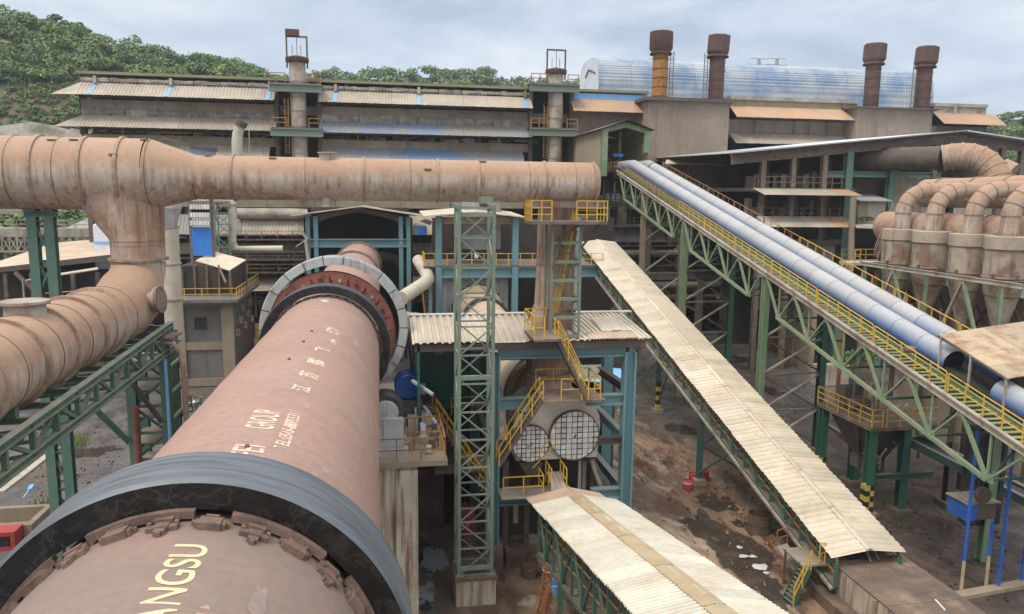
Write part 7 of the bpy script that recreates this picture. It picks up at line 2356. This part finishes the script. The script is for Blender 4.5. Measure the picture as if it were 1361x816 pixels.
# second shed
k2s = thing('kiln_shed', 'teal posted two-storey shed over the back of the smaller kiln', 'shed', (9, 78, 0))
YT = 74.0
tx = [at(px, 380, y=YT).x for px in (583, 684)]
zf_ = at(640, 357, y=YT).z
zr0 = at(640, 287, y=YT).z
for x in tx + [at(765, 380, y=YT).x]:
    bar(k2s, 'post', (x, YT, 0), (x, YT, zr0), .6, .6, 'teal', 'H', (0, 1, 0))
for x in (at(580, 380, y=YT).x - .6,):
    bar(k2s, 'slim_post', (x, YT, 0), (x, YT, zf_), .3, .3, 'teal', up=(0, 1, 0))
xe1 = at(800, 357, y=YT).x
bar(k2s, 'floor_beam', (tx[0], YT, zf_ - .35), (xe1, YT, zf_ - .35), .5, 1.1, 'teal', 'H')
MB().span(tx[0] - 1.5, xe1, YT - .3, YT + 6, zf_ + .2, zf_ + .32).done('floor', 'steelbr', k2s)
railing(k2s, [(tx[0] - .4, YT - .25, zf_ + .32), (xe1, YT - .25, zf_ + .32)], 1.2, 1.2, 'yellow', r=.07)
railing(k2s, [(tx[0] - 1.4, YT + 3, zf_ + .32), (tx[0] - 1.4, YT - .25, zf_ + .32), (tx[0] - .4, YT - .25, zf_ + .32)], 1.2, .8, 'yellow', r=.07)
q0, q1, q2 = at(563, 287, y=YT - 1), at(635, 281, y=YT - 1), at(698, 288, y=YT - 1)
for a0, a1 in ((q0, q1), (q1, q2)):
    for i in range(5):
        a, c = a0.lerp(a1, i / 5), a0.lerp(a1, (i + .99) / 5)
        MB().poly([a, c, c + V((0, 8, .3)), a + V((0, 8, .3))], .12).done('roof_sheet', 'roof', k2s)
MB().span(tx[0] - .2, tx[1] + .2, YT + .3, YT + .5, at(640, 298, y=YT).z, zr0 - .1).done('gable_panel', 'cladtan', k2s)
b0, b1 = at(588, 430, y=YT + .8), at(676, 362, y=YT + .8)
kx, kz_, kr = K2.x + .004 * 36, K2.z + .012 * 36, 2.55
cols_ = 14
for i in range(cols_):
    a, c = b0.x + (b1.x - b0.x) * i / cols_, b0.x + (b1.x - b0.x) * (i + .96) / cols_
    xm_ = (a + c) / 2
    zlo = 0 if abs(xm_ - kx) > kr else kz_ + math.sqrt(kr * kr - (xm_ - kx) ** 2)
    MB().span(a, c, YT + .8 + .04 * (i % 2), YT + .95, zlo, zf_ - .9).done('clad_sheet', 'greyclad', k2s)
MB().span(tx[0], xe1 + 4, YT + 9, YT + 9.3, 0, zr0 - .5).done('back_wall', 'dark', k2s)
MB().tube([at(640, 330, y=YT + 4), at(640, 262, y=YT + 4)], 2.0, 24).done('inner_vessel', 'greyclad', k2s, True)
bar(k2s, 'white_lamp_box', at(633, 336, y=YT - .3), at(633, 343, y=YT - .3), .35, .35, 'white', up=(0, 1, 0))
MB().poly([at(565, 290, y=YT - 2), at(575, 293, y=YT - 2), at(572, 298, y=YT), at(558, 293, y=YT)], .1).done('loose_sheet', 'clerest', k2s)
bsh = thing('blue_tarpaulin', 'bright blue sheet glowing in the dark between the two sheds', 'sheet', at(560, 306, y=84))
MB().corr(at(555, 312, y=84), (1.0, 0, 0), (0, 0, 1.0), 4, .05).done('sheet', 'bluenew', bsh)
MB().span(at(555, 312, y=84).x - .1, at(565, 312, y=84).x, 83.9, 84.1, at(555, 312, y=84).z, at(555, 300, y=84).z).done('frame', 'bluenew', bsh)

# ================================================================== RIGHT HAND OPEN SHED
rsd = thing('open_shed', 'wide open steel shed with a low gable roof and railed floors on the right', 'shed', (60, 80, 0))
YR = 80.0
rl, ra, rr2 = at(972, 203, y=YR), at(1275, 174, y=YR), at(1420, 196, y=YR)
for (a, c, n) in ((rl, ra, 9), (ra, rr2, 5)):
    for i in range(n):
        p, q = a.lerp(c, i / n), a.lerp(c, (i + .995) / n)
        MB().poly([p + V((0, -1.2, 0)), q + V((0, -1.2, 0)), q + V((0, 26, .6)), p + V((0, 26, .6))], .10).done('roof_sheet', 'white' if c is rr2 or i > 2 else 'greyclad', rsd)
    bar(rsd, 'roof_truss', a + V((0, 0, -.75)), c + V((0, 0, -.75)), .3, 1.1, 'steelbr', 'H')
    bar(rsd, 'roof_edge', a + V((0, -1.25, -.06)), c + V((0, -1.25, -.04)), .08, .14, 'white' if c is rr2 else 'greyclad')
roofz = lambda px: (rl.lerp(ra, (px - 972) / 303) if px < 1275 else ra.lerp(rr2, (px - 1275) / 145)).z
for px, m, w_ in ((1013, 'steelbr', .55), (1053, 'steelbr', .55), (1094, 'steelbr', .6), (1126, 'green', .8), (1184, 'green', .75), (1240, 'steelbr', .5), (1328, 'steelbr', .6), (1354, 'steelbr', .6)):
    x = at(px, 240, y=YR).x
    bar(rsd, 'column', (x, YR, 0), (x, YR, roofz(px) - 1.2), w_, w_, m, 'H', (0, 1, 0))
    if px < 1190:
        x2 = at(px + 5, 240, y=YR + 7).x
        bar(rsd, 'column', (x2, YR + 7, 6), (x2, YR + 7, roofz(px) - 1.0), w_ * .9, w_ * .9, 'steelbr', 'H', (0, 1, 0))
xa_, xb_ = at(990, 260, y=YR).x, at(1400, 260, y=YR).x
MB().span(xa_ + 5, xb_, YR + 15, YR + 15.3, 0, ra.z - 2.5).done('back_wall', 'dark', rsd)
xc_ = at(1128, 260, y=YR).x
for py, m in ((250, 'green'), (291, 'steelbr'), (318, 'steelbr')):
    z = at(1060, py, y=YR).z
    MB().span(xa_ + 1, xc_ + .5, YR - .2, YR + 14, z - .4, z).done('floor', 'steelbr', rsd)
    bar(rsd, 'floor_beam', (xa_ + 1, YR - .3, z - .3), (xc_ + .5, YR - .3, z - .3), .4, .5, m, 'H')
    if py < 310:
        railing(rsd, [(xa_ + 1, YR - .25, z), (xc_, YR - .25, z)], 1.25, 1.25, 'steelbr', r=.07)
        for k in range(10):
            x = xa_ + 2 + k * (xc_ - xa_ - 3) / 10
            MB().span(x, x + random.uniform(.4, .9), YR + 3, YR + 4, z, z + random.uniform(.8, 2.4)).done('machine', random.choice(['dksteel', 'steelbr', 'cladbr']), rsd)
for (py0, py1, pl, pr) in ((251, 259.5, 1000, 1126), (288, 302, 1004, 1120)):
    a, c = at(pl, py0 - .5, y=YR - .2), at(pr, py0 + 2, y=YR - .2)
    z1 = at(1060, py1, y=YR - 3).z
    n = 8
    for i in range(n):
        x0, x1 = a.x + (c.x - a.x) * i / n, a.x + (c.x - a.x) * (i + .99) / n
        MB().corr((x0, YR - .35, a.z), (x1 - x0, 0, 0), (0, -2.8, z1 - a.z), 5, -.06).done('canopy_sheet', 'awning' if i < 6 else 'awnred', rsd)
MB().span(at(1010, 330, y=YR).x, at(1112, 330, y=YR).x, YR + .3, YR + .5, at(1060, 352, y=YR).z, at(1060, 318, y=YR).z).done('clad_wall', 'clerest', rsd)
z = at(1160, 246, y=YR).z
bar(rsd, 'tie_beam', (at(1095, 240, y=YR).x, YR, at(1095, 231, y=YR).z), (at(1250, 240, y=YR).x, YR, at(1250, 233, y=YR).z), .4, .65, 'green', 'H')
for i in range(5):
    x0, x1 = at(1188, 260, y=YR).x, at(1330, 260, y=YR).x
    MB().span(x0 + (x1 - x0) * i / 5, x0 + (x1 - x0) * (i + .99) / 5, YR + 1, YR + 1.25, 6, at(1220, 235, y=YR).z).done('block_wall', 'stack', rsd)
MB().span(at(1150, 260, y=YR).x, at(1180, 260, y=YR).x, YR + 2, YR + 2.2, at(1160, 262, y=YR).z, at(1160, 236, y=YR).z).done('brown_panel', 'brown', rsd)
railing(rsd, [at(1118, 352, y=YR - 2), at(1165, 352, y=YR - 2)], 1.8, 1.4, 'yellow', r=.09, mids=(.33, .66))
hutb = thing('block_hut', 'small pale block hut with a grey lean roof between the green columns', 'hut', at(1160, 290, y=YR - 1))
a, c = at(1140, 294, y=YR - 1), at(1178, 266, y=YR - 1)
for i in range(3):
    x0, x1 = a.x + (c.x - a.x) * i / 3, a.x + (c.x - a.x) * (i + .97) / 3
    MB().span(x0, x1, YR - 1, YR + 2, a.z - .5, c.z).done('wall', ['cladtan', 'stack', 'stack'][i], hutb)
MB().poly([V((a.x - .3, YR - 1.6, c.z - .05)), V((c.x + .4, YR - 1.6, c.z - .05)), V((c.x + .4, YR + 2.2, c.z + .7)), V((a.x - .3, YR + 2.2, c.z + .7))], .1).done('roof', 'greyclad', hutb)
MB().poly([at(1136, 298, y=YR - 2), at(1180, 297, y=YR - 2), at(1176, 304, y=YR - 4), at(1138, 302, y=YR - 4)], .1).done('lower_roof', 'clerest', hutb)
cs = [at(px, 292, y=YR - 1.8) for px in (1148, 1153, 1158, 1170)]
tag(leaf_mass(cs, [.5] * 4, 60, .18, 'weeds', 'leaf'), kind='stuff')
gvp = thing('gutter_pipe', 'rust tan vertical pipe at the corner of the right shed', 'pipe', at(1133, 300, y=YR - 3))
x = at(1132, 300, y=YR - 3).x
MB().tube([at(1134, 262, y=YR - 3), at(1132, 300, y=YR - 3), at(1130, 360, y=YR - 3)], .36, 16).done('pipe', 'cladtan', gvp, True)
# dark vessel inside and the big segmented elbow coming out of it
el = thing('elbow_duct', 'big segmented rust brown elbow duct at the right shed gable', 'duct', at(1300, 215, y=72))
ye = 74.0
q = [at(1140, 212, y=ye + 9), at(1255, 210, y=ye)]
MB().tube([q[0], q[1]], at(1255, 194, y=ye).z - q[1].z, 32).done('dark_section', 'dksteel', el, True)
r_ = at(1262, 196, y=ye).z - at(1262, 213, y=ye).z
c0 = [at(px, py, y=ye - .5 - i * .55) for i, (px, py) in enumerate(((1254, 210), (1266, 208), (1278, 207), (1290, 208), (1301, 211), (1311, 217), (1319, 226), (1325, 238), (1328, 252)))]
ed = MB().tube(c0, r_, 32).done('elbow', 'ductdk', el, True)
for j, a in enumerate(c0[:-1]):
    MB().lathe([(r_ - .02, -.07), (r_ + .07, -.06), (r_ + .07, .06), (r_ - .02, .07)], a, c0[j + 1] - c0[max(0, j - 1)], 32).done('segment_flange', 'duct' if j else 'stack', ed)
MB().tube([at(1330, 225, y=ye + 2), at(1345, 232, y=ye + 1)], 1.3, 20).done('stub', 'ductdk', el, True)
# ================================================================== CYCLONES
XC = 43.4
zcap0 = None
hd1 = thing('header_duct', 'thick brown header duct fed by the gooseneck pipes above the cyclones', 'duct', (48, 52, 19))
ha = at(1232, 257, y=62)
hb_ = V((ha.x - .6, 44, ha.z + .15))
HR = 1.27
MB().tube([ha, ha.lerp(hb_, .35)], HR, 40).done('header_section', 'duct', hd1, True)
MB().tube([ha.lerp(hb_, .35), ha.lerp(hb_, .7), hb_], [HR, HR * 1.03, HR * 1.05], 40, False).done('header_section', 'duct', hd1, True)
for t in (.12, .35, .55, .8):
    c = ha.lerp(hb_, t)
    MB().lathe([(HR, -.05), (HR + .10, -.05), (HR + .10, .05), (HR, .05)], c, hb_ - ha, 40).done('weld_ring', 'flange', hd1)
for t in (.2, .6):
    c = ha.lerp(hb_, t)
    bar(hd1, 'stand', c + V((0, .5, -HR)), V((c.x, c.y + .5, 6)), .45, .45, 'dkgreen', 'H', (0, 1, 0))
hd2 = thing('header_duct', 'lower dust-covered horizontal duct lying behind the cyclone caps', 'duct', (47, 52, 16))
la = at(1178, 301, y=62)
lb = V((la.x + .5, 44, la.z))
MB().tube([la, lb], 1.35, 36).done('duct_section', 'ductdk', hd2, True)
MB().lathe([(1.35, 0), (1.0, .5), (.01, .7)], la, la - lb, 36).done('end_cap', 'ductdk', hd2, True)
for t in (.15, .4, .65):
    MB().lathe([(1.35, -.05), (1.45, -.05), (1.45, .05), (1.35, .05)], la.lerp(lb, t), lb - la, 36).done('weld_ring', 'flange', hd2)
fr2 = thing('strut_stand', 'pale green steel frame with diagonal struts holding the four cyclones', 'steel frame', (XC, 50, 0))
zc_ = None
cyc = []
for i, px in enumerate((1195, 1237, 1288.5, 1338)):
    yv = None
    for k in range(4000):                    # depth at which the row (constant X) shows at this column
        yy_ = 42 + k * .005
        if at(px, 330, y=yy_).x >= XC:
            yv = yy_
            break
    cyc.append((px, yv))
Zt = at(cyc[2][0], 327, y=cyc[2][1]).z          # cap underside
for i, (px, yv) in enumerate(cyc):
    lab = ['farthest of the four rust streaked cyclones, at the railed gallery end', 'second cyclone from the gallery end, very rusty under its tan cap', 'third cyclone from the gallery end with a pale vertical patch', 'cyclone nearest the camera with a broad pale cap, at the picture edge'][i]
    cy = thing('cyclone', lab, 'cyclone', (XC, yv, Zt), 'dust cyclones in a row')
    rC, rB = 1.42, 1.32
    o = (XC, yv, Zt)
    hcap = .92
    MB().lathe([(rC - .06, 0), (rC, .03), (rC, hcap - .03), (rC - .03, hcap), (.7, hcap + .02)], o, n=40).done('cap', 'cyclcap', cy, True)
    MB().lathe([(rB, 0), (rB, -1.95)], o, n=40).done('barrel', 'cyclone', cy, True)
    MB().lathe([(rB, -1.95), (rB * .97, -2.5), (rB * .36, -5.6), (.40, -6.2), (.40, -6.7)], o, n=40).done('cone', 'cyclone', cy, True)
    MB().lathe([(rB, -2.0), (rB + .08, -2.0), (rB + .08, -1.9), (rB, -1.9)], o, n=40).done('support_ring', 'flange', cy)
    MB().lathe([(rB * .84, -3.25), (rB * .84 + .04, -3.25), (rB * .80, -3.35)], o, n=40).done('weld_ring', 'flange', cy)
    for a in (R(200), R(260), R(320)):
        MB().box((XC + (rB + .15) * math.cos(a), yv + (rB + .15) * math.sin(a), Zt - 1.85), (.34, .12, .3), a).done('bracket', 'steelbr', cy)
    if i == 2:
        MB().lathe([(rB + .006, -1.8), (rB + .006, -.3)], o, n=4, a0=R(-58), a1=R(-36)).done('pale_patch', 'white', cy)
    # gooseneck: up out of the cap and over into the header
    top = V((XC + .1, yv, Zt + hcap))
    t = (yv - ha.y) / (hb_.y - ha.y)
    hc = ha.lerp(hb_, t)
    end = V((hc.x - .6, yv - .3, hc.z + .15))
    gnr = .62
    hgt = end.z - Zt - hcap
    rb = min(1.9, hgt - .6)
    pts = [top - V((0, 0, .05)), V((top.x, top.y, end.z - rb))]
    for a in range(1, 9):
        a = R(90 * a / 8)
        pts.append(V((top.x + rb * (1 - math.cos(a)), yv - .25 * (1 - math.cos(a)), end.z - rb + rb * math.sin(a))))
    pts.append(V((hc.x - .2, yv - .35, end.z)))
    gn = MB().tube(pts, gnr, 28).done('gooseneck', 'duct', cy, True)
    for j in range(1, len(pts) - 1, 1 if i else 1):
        if j in (1, 3, 5, 7, 9):
            d_ = (pts[j + 1] - pts[j - 1]).normalized()
            MB().lathe([(gnr - .02, -.035), (gnr + .045, -.035), (gnr + .045, .035), (gnr - .02, .035)], pts[j], d_, 28).done('segment_seam', 'flange', gn)
y0, y1 = cyc[-1][1] - 3.5, cyc[0][1] + 2.5
zb_ = Zt - 2.2
for x in (XC - 1.75, XC + 1.75):
    bar(fr2, 'ring_beam', (x, y0, zb_), (x, y1, zb_), .2, .34, 'steelbr' if x > XC else 'stack', 'H')
ym = [(cyc[i][1] + cyc[i + 1][1]) / 2 for i in range(3)]
ym = [cyc[0][1] + 1.8] + ym + [cyc[3][1] - 1.8]
for i, y in enumerate(ym):
    bar(fr2, 'cross_beam', (XC - 1.75, y, zb_), (XC + 1.75, y, zb_), .18, .3, 'steelbr', 'H')
for i, y in enumerate(ym):
    x = XC - 1.75
    if i % 2 == 0:
        bar(fr2, 'post', (x, y, 0), (x, y, zb_ - .15), .22, .22, 'ltgreen', 'H', (0, 1, 0))
    else:
        bar(fr2, 'diagonal_strut', (x, y, zb_ - .15), (x, (y + ym[i - 1]) / 2 + .9, zb_ - 6.2), .2, .2, 'stack')
        bar(fr2, 'diagonal_strut', (x, y, zb_ - .15), (x, (y + ym[min(i + 1, 4)]) / 2 - .9, zb_ - 6.2), .2, .2, 'ltgreen')
    bar(fr2, 'post', (XC + 1.75, y, 0), (XC + 1.75, y, zb_), .3, .3, 'dksteel', 'H', (0, 1, 0))
for i in range(4):
    bar(fr2, 'rear_brace', (XC + 1.75, ym[i], zb_ - .4), (XC + 1.75, ym[i + 1], zb_ - 6), .16, .16, 'dksteel')
    bar(fr2, 'rear_brace', (XC + 1.75, ym[i + 1], zb_ - .4), (XC + 1.75, ym[i], zb_ - 6), .16, .16, 'dksteel')
    MB().span(XC + 2.4, XC + 2.6, ym[i + 1] + .05, ym[i] - .05, 0, zb_ - 1.4).done('rear_panel', 'cladbr', fr2)
for k in range(10):
    y = cyc[3][1] + k * 1.15
    MB().tube([(XC + random.uniform(.8, 1.6), y, random.uniform(6, 7)), (XC + 1.2, y + .2, random.uniform(9, 11.5))], .12, 6).done('service_pipe', random.choice(['steelbr', 'redox', 'stack']), fr2)
gy = thing('gallery_walk', 'yellow railed walkway with a sloping ladder at the far end of the cyclones', 'walkway', at(1160, 340, y=60))
zw = at(1150, 347, y=61).z
xw0, xw1 = at(1120, 347, y=61).x, XC - 1.9
MB().span(xw0, XC + 1, 59.6, 61.5, zw - .25, zw).done('deck', 'roof', gy)
railing(gy, [(xw0 + .3, 59.7, zw), (xw1, 59.7, zw)], 1.1, 1.0, 'yellow', r=.055, mids=(.5,))
for px, py in ((1126, 355), (1165, 355)):
    x = at(px, py, y=60).x
    bar(gy, 'post', (x, 60, 0), (x, 60, zw - .25), .25, .25, 'rustrail', up=(0, 1, 0))
a, c = at(1168, 342, y=59.5), at(1192, 285, y=61)
stairs(gy, a, c, (0, 1, 0), 14, 'steelbr', 'flange', w=.6)
# low wall and hedge seen between the bridge and hopper
lw2 = thing('concrete_block', 'pale concrete block wall end beside the shrub under the bridge', 'wall', gp(1103, 512))
p = gp(1103, 512)
MB().span(p.x - 1.6, p.x + 2.2, p.y, p.y + 1.2, 0, 2.2).done('wall', 'stack', lw2)
shb = thing('shrub', 'bright green bush behind the concrete block under the blue pipe bridge', 'bush', gp(1125, 505))
p = gp(1122, 506)
MB().tube([p, p + V((.1, 0, 1.2)), p + V((.4, .2, 2.4))], [.14, .1, .04], 6).done('stem', 'trunk', shb)
MT['bushleaf'] = mat('fresh_bush_leaf', (0.10, 0.20, 0.035), 0.6, [((0.05, 0.12, 0.02), 0.9, .42, .62)], fine=.25)
leaf_mass([p + V((dx, dy, dz)) for dx, dy, dz in ((0, 0, 2.2), (1.7, .4, 2.6), (-1.3, .3, 2.0), (3.2, .8, 2.2), (.8, -.6, 1.3))], [1.5, 1.5, 1.2, 1.3, 1.2], 260, .17, 'foliage', 'bushleaf', shb)

# ================================================================== CLUTTER OF THE HALL'S DARK LOWER STOREYS
rj = random.Random(3)


def storey(px0, px1, pyt, pyb, n, dep=1.2):
    x0, x1 = XF(px0, 330), XF(px1, 330)
    zt, zb = ZF(pyt), ZF(pyb)
    for i in range(n):
        x = x0 + (x1 - x0) * (i + rj.random()) / n
        k = rj.random()
        y = FYB + rj.uniform(.2, dep)
        m = rj.choice(('steelbr', 'cladbr', 'dksteel', 'rustdrum', 'stack', 'conctan'))
        if k < .35:
            bar(mb, 'pipe', (x, y, zb), (x, y, zt), .28, .28, m, 'pipe')
        elif k < .55:
            l = rj.uniform(3, 7)
            z = rj.uniform(zb + .4, zt - .3)
            bar(mb, 'pipe', (x, y, z), (min(x1, x + l), y, z), .3, .3, m, 'pipe')
        elif k < .78:
            w_, h_ = rj.uniform(.8, 2.2), rj.uniform(.4, .85) * (zt - zb)
            MB().span(x, x + w_, y, y + 1.0, zb, zb + h_).done('machine', m, mb)
        else:
            l = rj.uniform(2, 4)
            bar(mb, 'brace', (x, y, zb), (x + l, y, zt), .22, .22, m)


storey(225, 420, 311, 324, 16)
storey(225, 420, 338, 368, 26)
storey(225, 420, 386, 420, 22)
storey(420, 640, 311, 368, 26)
storey(640, 1010, 322, 352, 34)
storey(640, 1010, 376, 400, 34)
storey(640, 1010, 400, 432, 40)
storey(425, 704, 176, 185, 26)
storey(112, 370, 176, 185, 24)
storey(780, 1010, 236, 296, 30, 1.6)
for px in (850, 905, 940, 965, 1000, 1030):
    x = XF(px, 420)
    bar(mb, 'column', (x, FYB - .6, 0), (x, FYB - .6, ZF(345)), .55, .55, 'cladbr', 'H', (0, 1, 0))
for py in (262, 268):
    bar(mb, 'floor_beam', (XF(770, 270), FYB - .8, ZF(py)), (XF(1000, 270), FYB - .8, ZF(py)), .3, .35, 'steelbr', 'H')
# pale sign of blurred block characters by the portal foot
sg = thing('sign_board', 'dark board with a row of pale block characters below the portal', 'sign', at(815, 262, y=100))
a = at(806, 268, y=100)
MB().span(a.x - .3, a.x + 2.0, 100, 100.12, a.z - .1, a.z + 1.2).done('board', 'dksteel', sg)
for i in range(4):
    b = MB()
    x = a.x + i * .48
    for dx, dz, w_, h_ in ((0, 0, .07, .95), (.30, 0, .07, .95), (.07, .88, .23, .08), (.07, .45, .23, .08), (.07, 0, .23, .08)):
        if (i * 5 + int(dz * 10) + int(dx * 10)) % 4 != 1:
            b.span(x + dx, x + dx + w_, 99.96, 99.998, a.z + .1 + dz, a.z + .1 + dz + h_)
    b.done('character', 'white', sg)

# rusty frames, floors and rails standing proud of the hall behind the conveyors
for py, m in ((300, 'cladbr'), (326, 'steelbr'), (352, 'cladbr'), (388, 'steelbr'), (408, 'cladbr')):
    z = at(900, py, y=FYB - 3).z
    xa9, xb9 = at(775, py, y=FYB - 3).x, at(1012, py, y=FYB - 3).x
    MB().span(xa9, xb9, FYB - 3.2, FYB - .3, z - .18, z).done('front_frame_floor', m, mb)
    railing(mb, [(xa9, FYB - 3.15, z), (xb9, FYB - 3.15, z)], 1.15, 2.4, 'rustrail', r=.08)
    for k in range(7):
        x = xa9 + (xb9 - xa9) * (k + rj.random() * .6) / 7
        MB().span(x, x + rj.uniform(.6, 2.0), FYB - 2.6, FYB - 1.2, z, z + rj.uniform(.6, 2.0)).done('machine', rj.choice(('steelbr', 'cladbr', 'rustdrum', 'stack', 'cladtan', 'conctan')), mb)
for py in (318, 345, 362):
    z = at(350, py, y=FYB - 2.5).z
    xa9, xb9 = XF(312, 330), XF(412, 330)
    MB().span(xa9, xb9, FYB - 2.6, FYB - .3, z - .15, z).done('front_frame_floor', 'steelbr', mb)
    railing(mb, [(xa9, FYB - 2.55, z), (xb9, FYB - 2.55, z)], 1.1, 2.2, 'rustrail', r=.08)
pv = thing('pipe_run', 'bundle of rusty and pale service pipes crossing low in front of the hall', 'pipes', at(900, 340, y=FYB - 4))
for i, (py, m, r) in enumerate(((336, 'stack', .42), (340, 'rustdrum', .25), (379, 'cream', .45), (395, 'flange', .3))):
    a, c = at(812, py, y=FYB - 3.8), at(1015, py, y=FYB - 3.8)
    c.z = a.z
    MB().tube([a, c], r, 10).done('pipe', m, pv, True)

# ================================================================== HAZE
hm = bpy.data.materials.new('thin_damp_air')
hm.use_nodes = True
_t = hm.node_tree
for _q in list(_t.nodes):
    if _q.type != 'OUTPUT_MATERIAL':
        _t.nodes.remove(_q)
_v = _t.nodes.new('ShaderNodeVolumePrincipled')
_v.inputs['Color'].default_value = (0.86, 0.90, 0.96, 1)
_v.inputs['Density'].default_value = 0.00028
_v.inputs['Anisotropy'].default_value = 0.2
_t.links.new(_v.outputs[0], [q for q in _t.nodes if q.type == 'OUTPUT_MATERIAL'][0].inputs['Volume'])
MT['haze'] = hm
tag(MB().span(-1520, 1520, -620, 2620, -1.2, 125).done('haze', 'haze'), kind='stuff')
